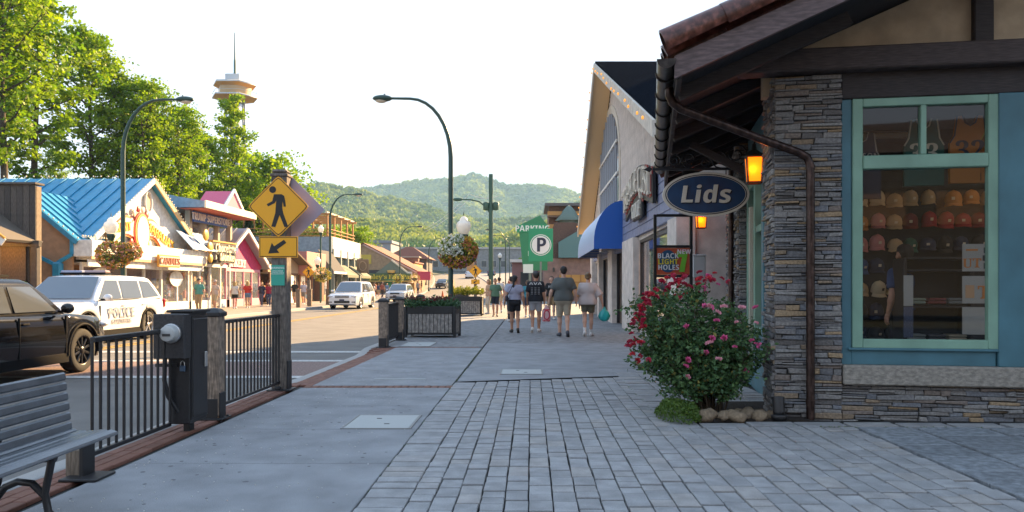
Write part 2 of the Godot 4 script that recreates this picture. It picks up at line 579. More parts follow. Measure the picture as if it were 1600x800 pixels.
# ---------------------------------------------------------------- paving stones in front of the corner shop
func rise(x: float) -> float:
	return max(0.0, x - 1.6) * 0.02
func build_paving() -> void:
	var pav := Node3D.new()
	pav.name = "paving"
	add_child(pav)
	tag(pav, "", "", "", "structure")
	var base := MB.new()
	base.grid([PackedVector3Array([V(-1.06, -0.03, 3.0), V(1.6, -0.03, 3.0), V(16, -0.03 + rise(16), 3.0)]), PackedVector3Array([V(-1.06, -0.03, -10.8), V(1.6, -0.03, -10.8), V(16, -0.03 + rise(16), -10.8)])])
	part(base, "sand_bed", M(C(0.02, 0.02, 0.018), 0.95, 0.0, "grain", Vector3.ONE * 3.0, 0.6), pav)
	var tones := []
	for k in 7:
		var f: float = [0.94, 1.0, 1.06, 0.89, 1.02, 0.97, 1.0][k]
		var w: float = [0.0, 0.0, 0.0, 0.0, 0.05, 0.0, 0.025][k]
		tones.append(C(0.535 * f * (1.0 + w), 0.54 * f, 0.545 * f * (1.0 - w)))
	var pm := []
	for c in tones: pm.append(M(c, 0.85, 0.0, "grain", Vector3.ONE * 0.8, 0.5, "blotch", 0.8))
	var vm := M(C(1, 1, 1), 0.85, 0.0, "grain", Vector3.ONE * 0.81, 0.5, "blotch", 0.8)
	vm.vertex_color_use_as_albedo = true
	var list := []   # [x, d, width, length, tone, turned]
	var pitch := 0.152
	# columns running up the street
	var k := 0
	var x := -1.075
	while x < 5.2:
		var w := pitch if k > 0 else 0.30
		var xc := x + w / 2
		var d := 0.6 + rr(0, 0.3)
		var far := 10.72 + (xc + 1.05) * 0.29
		if xc > 1.30: far = 7.33
		while d < far:
			var l: float = [0.152, 0.152, 0.228, 0.228, 0.304][rng.randi() % 5]
			if d + l > far - 0.12: l = far - d
			if l < 0.06: break
			if xc < 3.0 and (xc < 1.30 or d + l / 2 < 7.30 - max(0.0, xc - 2.4) * 0.158): list.append([xc, d + l / 2, w, l, rng.randi() % 7])
			d += l
		x += w
		k += 1
	# a column of courses laid crosswise beside the planting bed
	var dd := 7.33
	while dd < 12.4:
		for xx in [1.45]:
			list.append([1.30 + 0.17, dd + 0.076, 0.33, 0.152, rng.randi() % 7])
		dd += 0.152
	dd = 8.85
	while dd < 12.4:
		var xa := 1.64
		while xa < 2.6:
			list.append([xa + 0.15, dd + 0.076, 0.30, 0.152, rng.randi() % 7])
			xa += 0.302
		dd += 0.152
	# a border of longer stones along the bed and the shop front
	var bxx := 1.64
	while bxx < 9.0:
		list.append([bxx + 0.23, 7.44 - (bxx - 2.4) * 0.158 * (1.0 if bxx > 2.4 else 0.0), 0.455, 0.225, rng.randi() % 7])
		bxx += 0.46
	list.sort_custom(func(a, b): return a[2] * a[3] / (a[1] * a[1] * a[1]) * (1.0 if view(a[0], a[1]) else 0.0) > b[2] * b[3] / (b[1] * b[1] * b[1]) * (1.0 if view(b[0], b[1]) else 0.0))
	var shapes := {}
	var rest := MB.new()
	rest.use_c = true
	for i in list.size():
		var a: Array = list[i]
		var at := V(a[0], rise(a[0]) + rr(-0.005, 0.005), -a[1])
		if i < 290:
			var key := "%.3f %.3f %d" % [a[2], a[3], rng.randi() % 3]
			if not shapes.has(key):
				var mb := MB.new()
				mb.slab(Vector3.ZERO, V(a[2] - 0.010, 0.05, a[3] - 0.023), 0.004, wob(0.004))
				shapes[key] = mb.mesh()
			part(shapes[key], "paver", pm[a[4]], pav, at)
		else:
			rest.col = tones[a[4]]
			rest.slab(at, V(a[2] - 0.010, 0.05, a[3] - 0.023), 0.004, wob(0.004))
	tag(part(rest, "paver_field", vm, pav), "", "", "", "stuff")
	# large grey-blue slabs at the right
	var slabm := []
	for q in 5:
		var f: float = [1.0, 0.88, 1.1, 0.95, 1.04][q]
		slabm.append(M(C(0.33 * f, 0.36 * f, 0.39 * f), 0.75, 0.0, "fine", Vector3.ONE * 1.0, 0.4, "stain", 0.7))
	var z := 2.2
	var row := 0
	while z < 7.0:
		var l: float = [0.42, 0.33, 0.5][row % 3]
		var xs := 3.06 + 0.11 * (row % 2)
		var first := true
		while xs < 9.0:
			var w: float = [0.62, 0.85, 0.5, 0.72][rng.randi() % 4]
			if first:
				w = 0.5
				xs = 3.05
			first = false
			var lim: float = 7.335 - (xs + w / 2 - 2.4) * 0.158
			if z < lim - 0.06:
				var l0 := l
				l = min(l, lim - z)
				var mb := MB.new()
				mb.slab(Vector3.ZERO, V(w - 0.012, 0.05, l - 0.01), 0.006, wob(0.004))
				part(mb, "slab", slabm[rng.randi() % 5], pav, V(xs + w / 2, rise(xs + w / 2) + rr(-0.003, 0.003), -(z + l / 2)))
				l = l0
			xs += w
		z += l
		row += 1
	# weeds in the joints
	var moss := MB.new()
	for q in 260:
		var px := -1.07 + rr(-0.012, 0.012)
		var pd := rr(5.0, 16.5)
		if q > 150:
			px = 1.31 + rr(-0.012, 0.012)
			pd = rr(7.4, 10.5)
		if q > 205:
			px = rr(2.2, 4.2)
			pd = 7.32 - (px - 2.4) * 0.158 + rr(-0.02, 0.02)
		for b in 4:
			var dir := V(rr(-1, 1), rr(0.2, 0.8), rr(-1, 1)).normalized() * rr(0.008, 0.025)
			var p := V(px, rise(px) - 0.008, -pd + rr(-0.02, 0.02))
			moss.tri(p, p + dir, p + V(0.006, 0.0, 0.008))
	tag(part(moss, "joint_weeds", M(C(0.08, 0.13, 0.03), 0.9), pav), "", "", "", "stuff")
func wob(a: float) -> PackedFloat32Array:
	var j := PackedFloat32Array()
	for q in 8: j.append(rr(-a, a))
	return j
func view(x: float, d: float) -> bool:
	return d > 4.4 and x / d < 0.66

# ---------------------------------------------------------------- the corner shop
var stone_mats := []
var stone_cols := []
func stones_ready() -> void:
	for a in [[0.150, 0.150, 0.155], [0.185, 0.180, 0.178], [0.115, 0.118, 0.128], [0.135, 0.145, 0.165], [0.205, 0.160, 0.115], [0.255, 0.19, 0.12], [0.16, 0.135, 0.12], [0.21, 0.21, 0.21], [0.10, 0.095, 0.095]]:
		stone_cols.append(C(a[0] * 2.1, a[1] * 2.02, a[2] * 1.92))
		stone_mats.append(M(C(a[0] * 2.1, a[1] * 2.02, a[2] * 1.92), 0.85, 0.0, "fine", V(3, 9, 3), 1.2, "stain", 2.0))
func ledge(parent: Node, w: float, y0: float, y1: float, fr: Transform3D, most: int, hmin := 0.018, hmax := 0.062) -> void:
	# thin stacked stones over a wall w wide; fr sends x along the wall, y up, z outwards
	var list := []
	var y := y0
	while y < y1 - 0.008:
		var h := rr(hmin, hmax)
		if y + h > y1: h = y1 - y
		var x := 0.0
		while x < w - 0.005:
			var l := rr(0.07, 0.36) * (1.0 if h > 0.03 else 0.8)
			if x + l > w - 0.06: l = w - x
			if l > 0.16 and h > 0.042 and rng.randf() < 0.4:
				var cut := rr(0.4, 0.6)
				list.append([x, y, l, h * cut])
				list.append([x, y + h * cut, l, h * (1.0 - cut)])
			else:
				list.append([x, y, l, h])
			x += l
		y += h
	list.sort_custom(func(a, b): return a[2] * a[3] > b[2] * b[3])
	var rest := MB.new()
	rest.use_c = true
	for i in list.size():
		var a: Array = list[i]
		var k: int = [0, 0, 1, 1, 2, 2, 3, 3, 4, 5, 6, 7, 8, 8, 0, 1][rng.randi() % 16]
		var mb := rest
		if i < most: mb = MB.new()
		var out := rr(0.012, 0.055)
		var o := V(a[0] + a[2] / 2, a[1] + a[3] / 2, out)
		mb.t = Transform3D(fr.basis * Basis(V(1, 0, 0), V(0, 0, 1), V(0, -1, 0)) * Basis(Vector3.UP, rr(-0.012, 0.012)) * Basis(Vector3.RIGHT, rr(-0.08, 0.08)) * Basis(Vector3.BACK, rr(-0.05, 0.05)), fr * o)
		mb.col = stone_cols[k] * rr(0.85, 1.15)
		var j := wob(min(0.009, a[3] * 0.16))
		mb.slab(Vector3.ZERO, V(a[2] - 0.006, out + 0.012, a[3] - 0.005), min(0.006, a[3] * 0.2), j)
		if i < most: part(mb, "ledge_stone", stone_mats[k], parent)
	if list.size() > most:
		var m := M(C(1, 1, 1), 0.85, 0.0, "fine", V(3, 9.01, 3), 1.2, "stain", 2.0)
		m.vertex_color_use_as_albedo = true
		tag(part(rest, "ledge_stone_field", m, parent), "", "", "", "stuff")

func build_corner_shop() -> void:
	stones_ready()
	var b := thing("corner_shop", "timber and ledgestone corner shop with blue-green display window and dark tiled roof", "shop", V(2.47, 0, -7.8), -9.0)
	var mortar := M(C(0.03, 0.03, 0.03), 0.95)
	var timber := M(C(0.085, 0.06, 0.056), 0.75, 0.0, "weather", V(0.6, 6, 0.6), 0.5)
	var timber2 := M(C(0.055, 0.042, 0.04), 0.75, 0.0, "weather", V(0.6, 6, 0.6), 0.5)
	var teal := M(C(0.066, 0.178, 0.222), 0.55, 0.0, "blotch", V(0.35, 0.25, 0.35))
	var green := M(C(0.22, 0.385, 0.29), 0.5, 0.0, "blotch", V(0.35, 0.25, 0.35))
	var stucco := M(C(0.88, 0.67, 0.45), 0.9, 0.0, "grain", Vector3.ONE * 1.6, 1.2, "blotch", 0.5)
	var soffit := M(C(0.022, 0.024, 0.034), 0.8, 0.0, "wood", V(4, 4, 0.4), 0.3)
	var limestone := M(C(0.44, 0.40, 0.34), 0.85, 0.0, "stain", V(0.9, 1.6, 0.9), 1.0, "fine", 1.5)
	# stone pillar at the corner
	var p := bx(b, "stone_pillar", mortar, V(0.325, 1.72, -0.325), V(0.63, 3.5, 0.63))
	ledge(p, 0.65, -1.76, 1.75, Transform3D(Basis.IDENTITY, V(-0.325, 0, 0.315)), 200)
	ledge(p, 0.65, -1.76, 1.75, Transform3D(Basis(V(0, 0, 1), V(0, 1, 0), V(-1, 0, 0)), V(-0.315, 0, -0.325)), 0)
	# low stone base below the display window, with a limestone sill
	var base := bx(b, "stone_base", mortar, V(3.35, 0.15, -0.14), V(5.4, 0.44, 0.2))
	ledge(base, 5.4, -0.18, 0.215, Transform3D(Basis.IDENTITY, V(-2.7, 0, 0.10)), 95, 0.03, 0.062)
	for k in 3:
		var mb := MB.new()
		mb.box(Vector3.ZERO, V(1.79, 0.195, 0.30), 0.012)
		part(mb, "stone_sill", limestone, b, V(1.55 + k * 1.795, 0.465, -0.09))
	# timber front: panels round the display window
	var front := bx(b, "window_wall", teal, V(0.706, 1.895, -0.10), V(0.10, 2.67, 0.12), 0.006)
	bx(front, "panel", teal, V(0.72, -1.25, 0.0), V(1.34, 0.165, 0.118), 0.004)
	bx(front, "moulding", teal, V(0.72, -1.175, 0.075), V(1.42, 0.025, 0.04), 0.006)
	bx(front, "pilaster", teal, V(1.53, 0.0, 0.02), V(0.26, 2.67, 0.16), 0.008)
	bx(front, "pilaster", teal, V(3.4, 0.0, 0.02), V(0.26, 2.67, 0.16), 0.008)
	bx(front, "panel", teal, V(2.47, -1.25, 0.0), V(1.6, 0.165, 0.118), 0.004)
	var gm := glass(Color(0.3, 0.35, 0.35), 0.02)
	for q in 2:
		var u0 := 0.757 + q * 1.75
		var wn := Node3D.new()
		wn.name = "display_window"
		b.add_child(wn, true)
		wn.position = V(u0, 0.73, -0.06)
		var W := 1.36 if q == 0 else 1.46
		for e in [[0.05, 1.248, 0.10, 2.496], [W - 0.05, 1.248, 0.10, 2.496]]:
			bx(wn, "frame_post", green, V(e[0], e[1], 0.0), V(e[2], e[3], 0.09), 0.008)
		bx(wn, "frame_rail", green, V(W / 2, 0.045, 0.001), V(W - 0.2, 0.09, 0.084), 0.006)
		bx(wn, "frame_rail", green, V(W / 2, 1.855, 0.012), V(W - 0.2, 0.135, 0.1), 0.01)
		bx(wn, "frame_rail", green, V(W / 2, 2.455, 0.001), V(W - 0.2, 0.08, 0.084), 0.006)
		bx(wn, "mullion", green, V(W / 2 - 0.01, 2.17, 0.0), V(0.055, 0.49, 0.08), 0.006)
		for e in [[0.1, W - 0.1, 0.09, 1.79], [0.1, W / 2 - 0.04, 1.92, 2.415], [W / 2 + 0.02, W - 0.1, 1.92, 2.415]]:
			var mb := MB.new()
			mb.quad(V(e[0] - 0.005, e[2] - 0.005, -0.01), V(e[1] + 0.005, e[2] - 0.005, -0.01), V(e[1] + 0.005, e[3] + 0.005, -0.01), V(e[0] - 0.005, e[3] + 0.005, -0.01))
			part(mb, "pane", gm, wn)
	# headers
	bx(b, "header_beam", timber2, V(3.35, 3.36, -0.11), V(5.4, 0.262, 0.2), 0.01)
	bx(b, "tie_beam", timber, V(2.9, 3.60, 0.02), V(6.5, 0.225, 0.24), 0.014)
	bx(b, "king_post", timber2, V(1.975, 4.4, -0.045), V(0.175, 1.37, 0.1), 0.01)
	bx(b, "king_post", timber2, V(4.3, 4.9, -0.045), V(0.175, 2.36, 0.1), 0.01)
	# stucco gable behind the timbers; its outline follows the roof
	var sl := 0.42
	var mb := MB.new()
	mb.prism(PackedVector2Array([Vector2(-0.1, 3.3), Vector2(11.0, 3.3), Vector2(11.0, 3.62), Vector2(5.5, 3.42 + sl * 6.54 - 0.2), Vector2(-0.1, 3.42 + sl * 0.94 - 0.2)]), -0.25, -0.09)
	part(mb, "gable_wall", stucco, b)
	# roof: deck with soffit boards, rafters, barge board, rows of barrel tiles
	var roof := MB.new()
	roof.prism(PackedVector2Array([Vector2(-1.0, 3.26), Vector2(5.5, 5.99), Vector2(12.0, 3.26), Vector2(12.0, 3.40), Vector2(5.5, 6.13), Vector2(-1.0, 3.40)]), -6.6, 1.12)
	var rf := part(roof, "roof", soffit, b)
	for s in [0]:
		mb = MB.new()
		mb.prism(PackedVector2Array([Vector2(-1.03, 3.19), Vector2(5.5, 5.93), Vector2(5.5, 6.13), Vector2(-1.03, 3.39)]), 1.12, 1.17)
		part(mb, "barge_board", M(C(0.17, 0.115, 0.115), 0.6, 0.0, "weather", V(0.6, 3, 0.6), 0.3), rf)
	var tile_m := []
	for k in 4:
		var f: float = [1.0, 0.8, 1.15, 0.9][k]
		tile_m.append(M(C(0.34 * f, 0.125 * f, 0.09 * f), 0.35, 0.0, "copper", Vector3.ONE * 0.9, 0.0, "stain", 1.6))
	var ang := atan(sl)
	var along := V(cos(ang), sin(ang), 0)
	var up := V(-sin(ang), cos(ang), 0)
	# half-round tile, laid with its length up the slope, wider at its lower end
	var half := MB.new()
	var rows := []
	for e in [[0.0, 0.115, 0.0], [0.0, 0.135, 0.0], [0.62, 0.115, 0.0], [0.62, 0.095, 0.0]]:
		var r := PackedVector3Array()
		for k in 15:
			var w := PI * 1.4 * k / 14.0 - PI * 0.2
			r.append(along * e[0] + V(0, 0, cos(w) * e[1]) + up * (sin(w) * e[1]))
		rows.append(r)
	half.grid(rows)
	var hm := half.mesh()
	for r in 6:
		for k in 11:
			var o := part(hm, "roof_tile", tile_m[rng.randi() % 4], rf, V(-1.09, 3.43, 1.10 - r * 0.235) + along * (0.56 * k) + up * (0.02 - 0.012 * (k % 2)))
			if r == 0: o.position += up * 0.05 + V(0, 0, 0.06)
	mb = MB.new()
	for r in range(6, 33):
		for k in 11:
			mb.t = Transform3D(Basis.IDENTITY, V(-1.09, 3.43, 1.10 - r * 0.235) + along * (0.56 * k) + up * 0.02)
			mb.grid(rows)
	tag(part(mb, "roof_tile_field", tile_m[0], rf), "", "", "", "stuff")
	for k in 7:
		var zr := 0.5 - k * 1.05
		bars(rf, "rafter", timber2, V(-0.98, 3.20, zr), V(0.6, 3.20 + 1.58 * sl, zr), 0.09, 0.13)
	bx(rf, "fascia", timber2, V(-0.985, 3.30, -2.75), V(0.05, 0.22, 7.7), 0.005)
	bars(rf, "brace", timber2, V(0.0, 2.85, -2.35), V(-0.72, 3.24, -2.35), 0.10, 0.10)
	# half-round gutter with hangers, and the downpipe to the ground
	var gut := M(C(0.085, 0.075, 0.07), 0.35, 0.6, "copper", V(1, 1, 1), 0.0, "fine", 1.5)
	mb = MB.new()
	rows = []
	for e in [[1.20, 0.0], [-5.3, 0.0]]:
		var r := PackedVector3Array()
		for k in 13:
			var w := PI + PI * k / 12.0
			r.append(V(-1.10 + cos(w) * 0.085, 3.36 + sin(w) * 0.085, e[0]))
		for k in 13:
			var w := TAU - PI * k / 12.0
			r.append(V(-1.10 + cos(w) * 0.080, 3.36 + sin(w) * 0.080, e[0]))
		rows.append(r)
	mb.grid(rows, true)
	mb.t = Transform3D(Basis.IDENTITY, V(-1.10, 3.36, 1.195))
	var cap := PackedVector2Array()
	for k in 13: cap.append(Vector2(cos(PI + PI * k / 12.0), sin(PI + PI * k / 12.0)) * 0.084)
	mb.prism(cap, -0.006, 0.006)
	var gn := part(mb, "gutter", gut, b)
	for k in 8:
		mb = MB.new()
		var r := PackedVector3Array()
		for q in 9: r.append(V(-1.10 + cos(PI + PI * q / 8.0) * 0.09, 3.36 + sin(PI + PI * q / 8.0) * 0.09, 0.75 - k * 0.75))
		mb.tube(r, 0.012, 6)
		part(mb, "hanger", gut, gn)
	var cop := M(C(0.16, 0.10, 0.085), 0.38, 0.55, "copper", V(1.2, 0.7, 1.2), 0.0, "stain", 1.3)
	var pipe := PackedVector3Array()
	for a in [[-1.06, 3.29, 0.45], [-1.06, 3.22, 0.45], [-1.03, 3.15, 0.44], [-0.95, 3.09, 0.41], [-0.2, 2.83, 0.19], [0.22, 2.68, 0.11], [0.30, 2.63, 0.105], [0.325, 2.56, 0.105], [0.33, 2.4, 0.105], [0.33, 1.0, 0.105], [0.33, 0.02, 0.105]]:
		pipe.append(V(a[0], a[1], a[2]))
	mb = MB.new()
	mb.tube(pipe, 0.042, 12)
	var dp := part(mb, "downpipe", cop, b)
	for y in [2.52, 1.45, 0.18]:
		mb = MB.new()
		mb.tube(PackedVector3Array([V(0.33, y, 0.105), V(0.33, y + 0.035, 0.105)]), 0.047, 12)
		part(mb, "collar", cop, dp)
	# side wall along the pavement: framed windows, a second stone pier, stone wall beyond
	var side := bx(b, "side_wall", teal, V(0.16, 0.36, -1.85), V(0.12, 0.74, 2.4), 0.004)
	bx(side, "upper_panel", teal, V(0, 2.75, 0), V(0.12, 0.72, 2.4))
	for k in 4:
		bx(side, "frame_post", [green, teal, green, green][k], V(-0.02, 1.42, 1.13 - k * 0.76), V(0.12, 2.08, 0.1 if k != 1 else 0.16), 0.008)
	for y in [0.42, 1.72, 2.36]:
		bx(side, "frame_rail", green, V(-0.014, y, 0), V(0.1, 0.09, 2.2), 0.006)
	for k in 3:
		bx(side, "pane", gm, V(0.0, 1.4, 0.75 - k * 0.76), V(0.006, 1.95, 0.66))
	bx(side, "trim_board", M(C(0.42, 0.42, 0.33), 0.6, 0.0, "fine", Vector3.ONE), V(-0.14, 1.0, -0.2), V(0.05, 2.0, 0.09), 0.006)
	var pier := bx(b, "stone_pier", mortar, V(0.28, 1.66, -3.35), V(0.6, 3.4, 0.6))
	ledge(pier, 0.6, -1.68, 1.7, Transform3D(Basis.IDENTITY, V(-0.3, 0, 0.3)), 0)
	ledge(pier, 0.6, -1.68, 1.7, Transform3D(Basis(V(0, 0, 1), V(0, 1, 0), V(-1, 0, 0)), V(-0.3, 0, -0.3)), 0)
	var sw := bx(b, "stone_wall", mortar, V(0.36, 1.66, -5.1), V(0.4, 3.4, 2.9))
	ledge(sw, 2.9, -1.68, 1.7, Transform3D(Basis(V(0, 0, 1), V(0, 1, 0), V(-1, 0, 0)), V(-0.2, 0, -1.45)), 0)
	mb = MB.new()
	mb.tube(PackedVector3Array([V(-0.1, 3.1, -3.35), V(-0.1, 0.0, -3.35)]), 0.04, 10)
	part(mb, "downpipe", cop, b)
	# the room behind the glass
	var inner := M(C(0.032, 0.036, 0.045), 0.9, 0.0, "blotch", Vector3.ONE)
	bx(b, "shop_floor", M(C(0.12, 0.09, 0.07), 0.6, 0.0, "wood", V(1, 1, 6)), V(4.2, 0.12, -1.85), V(7.6, 0.1, 3.2))
	bx(b, "shop_ceiling", M(C(0.10, 0.10, 0.11), 0.9), V(4.2, 3.42, -1.85), V(7.6, 0.1, 3.2))
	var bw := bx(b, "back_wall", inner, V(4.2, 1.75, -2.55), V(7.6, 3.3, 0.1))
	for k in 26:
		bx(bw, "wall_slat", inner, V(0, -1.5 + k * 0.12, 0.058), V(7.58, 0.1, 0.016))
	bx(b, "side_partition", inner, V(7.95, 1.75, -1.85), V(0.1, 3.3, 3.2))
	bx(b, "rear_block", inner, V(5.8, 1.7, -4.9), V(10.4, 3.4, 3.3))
	bx(b, "far_front", teal, V(8.5, 1.8, -0.2), V(4.9, 3.2, 0.3))
	# shop ceiling lamp
	var lm := thing("shop_ceiling_lamp", "small ceiling lamp inside the corner shop above the caps", "lamp", b.to_global(V(3.2, 3.34, -1.2)), -9.0)
	bx(lm, "housing", M(C(0.5, 0.5, 0.5), 0.5), V(0, 0.02, 0), V(0.62, 0.04, 0.22), 0.005)
	bx(lm, "diffuser_light", glow(Color(1.0, 0.80, 0.55), 1.2), V(0, -0.006, 0), V(0.56, 0.01, 0.16))
	var al := AreaLight3D.new()
	al.name = "lamp_light"
	al.area_size = Vector2(0.56, 0.16)
	al.light_color = Color(1.0, 0.90, 0.76)
	al.light_energy = 0.13
	al.shadow_enabled = true
	lm.add_child(al)
	al.position = V(0, -0.02, 0)
	al.rotation.x = -PI / 2
	shop_stock(b)
	shop_sign(b)

func loc(b: Node3D, x: float, y: float, z: float) -> Vector3:
	return b.position + Basis(Vector3.UP, b.rotation.y) * V(x, y, z)
func shop_stock(b: Node3D) -> void:
	# caps on the slatted wall
	var crown := MB.new()
	crown.lathe(PackedVector2Array([Vector2(0.092, 0.0), Vector2(0.094, 0.035), Vector2(0.085, 0.08), Vector2(0.062, 0.115), Vector2(0.03, 0.132), Vector2(0.012, 0.136), Vector2(0.010, 0.142), Vector2(0.0, 0.143)]), Vector3.ZERO, 14)
	var brim := MB.new()
	var rws := []
	for i in 4:
		var r := PackedVector3Array()
		for k in 11:
			var w := PI * (k / 10.0) * 0.9 + PI * 0.05
			var f: float = 0.085 + [0.0, 0.03, 0.055, 0.07][i] * sin(w) * 1.15
			r.append(V(cos(w) * (0.088 + 0.004 * i), 0.006 - 0.028 * abs(cos(w)) * i / 3.0 - 0.006 * i, sin(w) * f))
		rws.append(r)
	brim.grid(rws)
	var cm := crown.mesh()
	var bm := brim.mesh()
	var cols := {"tan": C(0.42, 0.30, 0.17), "cream": C(0.55, 0.45, 0.30), "pink": C(0.50, 0.20, 0.20), "red": C(0.26, 0.02, 0.025), "maroon": C(0.13, 0.015, 0.02), "navy": C(0.02, 0.03, 0.07), "green": C(0.02, 0.10, 0.07), "blue": C(0.03, 0.08, 0.2), "black": C(0.02, 0.02, 0.022), "orange": C(0.40, 0.17, 0.04)}
	var plan := [["cream", "cream", "tan", "tan", "tan", "orange", "orange", "tan", "tan"], ["orange", "pink", "tan", "maroon", "red", "red", "red", "maroon", "red"], ["pink", "pink", "tan", "green", "navy", "black", "navy", "black", "blue"], ["blue", "navy"], ["tan", "cream", "cream"], ["black", "navy", "black", "navy"], ["navy", "black", "black", "navy"]]
	var ord := ["first", "second", "third", "fourth", "fifth", "sixth", "seventh", "eighth", "ninth"]
	var rowname := ["top", "second", "third", "fourth", "fifth", "sixth", "lowest"]
	var ch := M(C(0.5, 0.42, 0.3), 0.8)
	for r in plan.size():
		for k in plan[r].size():
			var nm: String = plan[r][k]
			var skip := 0.12 if r == 0 and k > 4 else 0.0
			var o := thing("baseball_cap", "%s cap, %s from the left in the %s row on the shop wall" % [nm, ord[k], rowname[r]], "cap", loc(b, 1.42 + k * 0.205 + skip + rr(-0.02, 0.02), 2.42 - r * 0.285 + rr(-0.015, 0.015), -2.38), -9.0 + rr(-22, 22), "caps on the wall behind the display window")
			var t := o.rotation
			var m := M(cols[nm], 0.85, 0.0, "fine", Vector3.ONE * 4.0)
			o.rotation.x = 0.25 + rr(-0.12, 0.12)
			o.scale = V(rr(0.92, 1.06), rr(0.9, 1.15), 1.0)
			part(cm, "crown", m, o)
			part(bm, "brim", m, o)
			bx(o, "emblem", ch if nm != "cream" else M(C(0.05, 0.04, 0.03), 0.8), V(0.0, 0.058, 0.094), V(0.036, 0.032, 0.004), 0.001)
	# dark shelf unit with folded shirts
	var dark := M(C(0.012, 0.012, 0.014), 0.6)
	var u := thing("shelf_unit", "black shelf unit with three shelves in the shop window", "shelf", loc(b, 2.02, 0.17, -1.55), -9.0)
	for x in [-0.36, 0.36]: bx(u, "upright", dark, V(x, 0.75, 0), V(0.04, 1.5, 0.4), 0.004)
	bx(u, "back_panel", dark, V(0, 0.75, -0.19), V(0.68, 1.5, 0.02))
	for y in [0.1, 0.52, 0.94, 1.36, 1.5]: bx(u, "shelf", dark, V(0, y, 0.0), V(0.68, 0.025, 0.36), 0.003)
	var shade := [C(0.30, 0.26, 0.18), C(0.18, 0.2, 0.2), C(0.25, 0.3, 0.24), C(0.06, 0.06, 0.07), C(0.2, 0.05, 0.05)]
	for k in 3:
		for q in 3:
			var s := MB.new()
			s.box(Vector3.ZERO, V(0.2, 0.035, 0.24), 0.012)
			s.box(V(0.004, 0.036, 0.002), V(0.195, 0.03, 0.235), 0.012)
			single(s, "folded_shirts", M(shade[(k + q * 2) % 5], 0.9, 0.0, "fine", Vector3.ONE * 3.0), "small stack of folded shirts, %s on the %s shelf in the window" % [ord[q], ["lower", "middle", "upper"][k]], "shirts", loc(b, 1.80 + q * 0.22, 0.32 + k * 0.42, -1.5), -9.0, "folded shirts on the dark shelves")
	# upright cards and posters standing in the display
	var card := M(C(0.36, 0.35, 0.32), 0.8, 0.0, "fine", Vector3.ONE * 2)
	var org := M(C(0.45, 0.16, 0.04), 0.8)
	var ink := M(C(0.03, 0.03, 0.035), 0.8)
	for k in 4:
		var y: float = [1.66, 1.31, 0.97, 0.62][k]
		var lb: String = ["poster with an orange monogram and black figures in the shop window", "pale poster with an orange letter T in the shop window", "blank pale card below the orange letter poster in the window", "dark poster with a pale figure lowest in the shop window"][k]
		var o := thing("poster", lb, "poster", loc(b, 2.28, y, -0.95), -9.0)
		bx(o, "sheet", [card, card, card, ink][k], Vector3.ZERO, V(0.31, 0.30, 0.012), 0.002)
		if k == 0:
			words(o, "lettering", "UT", org, V(-0.06, -0.06, 0.01), 0.1, 0, 0.004, true)
			bx(o, "band", org, V(-0.06, 0.085, 0.009), V(0.12, 0.02, 0.004))
			for q in 3: bx(o, "block", ink, V(0.09, -0.09 + q * 0.085, 0.009), V(0.06 + 0.02 * (q % 2), 0.06, 0.004))
		if k == 1:
			words(o, "lettering", "T", org, V(0.06, -0.03, 0.01), 0.14, 0, 0.004, true)
			bx(o, "smudge", M(C(0.42, 0.25, 0.14), 0.8), V(-0.08, -0.02, 0.008), V(0.09, 0.14, 0.003))
		if k == 3:
			var mb := MB.new()
			mb.ball(V(0.0, 0.07, 0.008), V(0.05, 0.06, 0.004), 10, 6)
			mb.ball(V(0.0, -0.06, 0.008), V(0.11, 0.08, 0.004), 10, 6)
			part(mb, "figure", M(C(0.25, 0.25, 0.3), 0.8), o)
	for k in 3:
		var o := single(MB_box(V(0.1, 0.34, 0.012)), "print_card", [card, M(C(0.1, 0.12, 0.2), 0.8, 0.0, "cells", Vector3.ONE * 3), M(C(0.2, 0.07, 0.08), 0.8, 0.0, "cells", Vector3.ONE * 3)][k], ["narrow white card left of the dark shelves", "narrow blue print below the white card in the window", "narrow red print lowest beside the dark shelves"][k], "card", loc(b, 1.58, [1.3, 0.95, 0.58][k], -0.98), -9.0)
	# jerseys hung behind the upper panes
	jersey(b, "dark green basketball jersey with number 33 hung in the upper window", C(0.012, 0.075, 0.06), C(0.40, 0.38, 0.30), "33", 1.66, 2.98)
	jersey(b, "orange basketball jersey with number 32 hung in the upper window", C(0.42, 0.15, 0.03), C(0.03, 0.03, 0.05), "32", 2.12, 3.0)
	jersey(b, "navy jersey with arched lettering hung at the left of the upper window", C(0.012, 0.02, 0.045), C(0.34, 0.30, 0.26), "JACKSON", 1.02, 2.85)
	jersey(b, "black jersey with gold trim hung at the right of the upper window", C(0.010, 0.010, 0.012), C(0.36, 0.24, 0.04), "", 2.42, 3.02)
	# a pale sloping lamp shade bar
	var t := MB.new()
	t.box(Vector3.ZERO, V(0.9, 0.05, 0.12), 0.01)
	single(t, "ceiling_bar", M(C(0.35, 0.28, 0.2), 0.7), "pale ceiling bar behind the upper left pane of the shop", "bar", loc(b, 1.35, 3.12, -1.5), -9.0)
func MB_box(s: Vector3, ch := 0.002) -> MB:
	var mb := MB.new()
	mb.box(Vector3.ZERO, s, ch)
	return mb
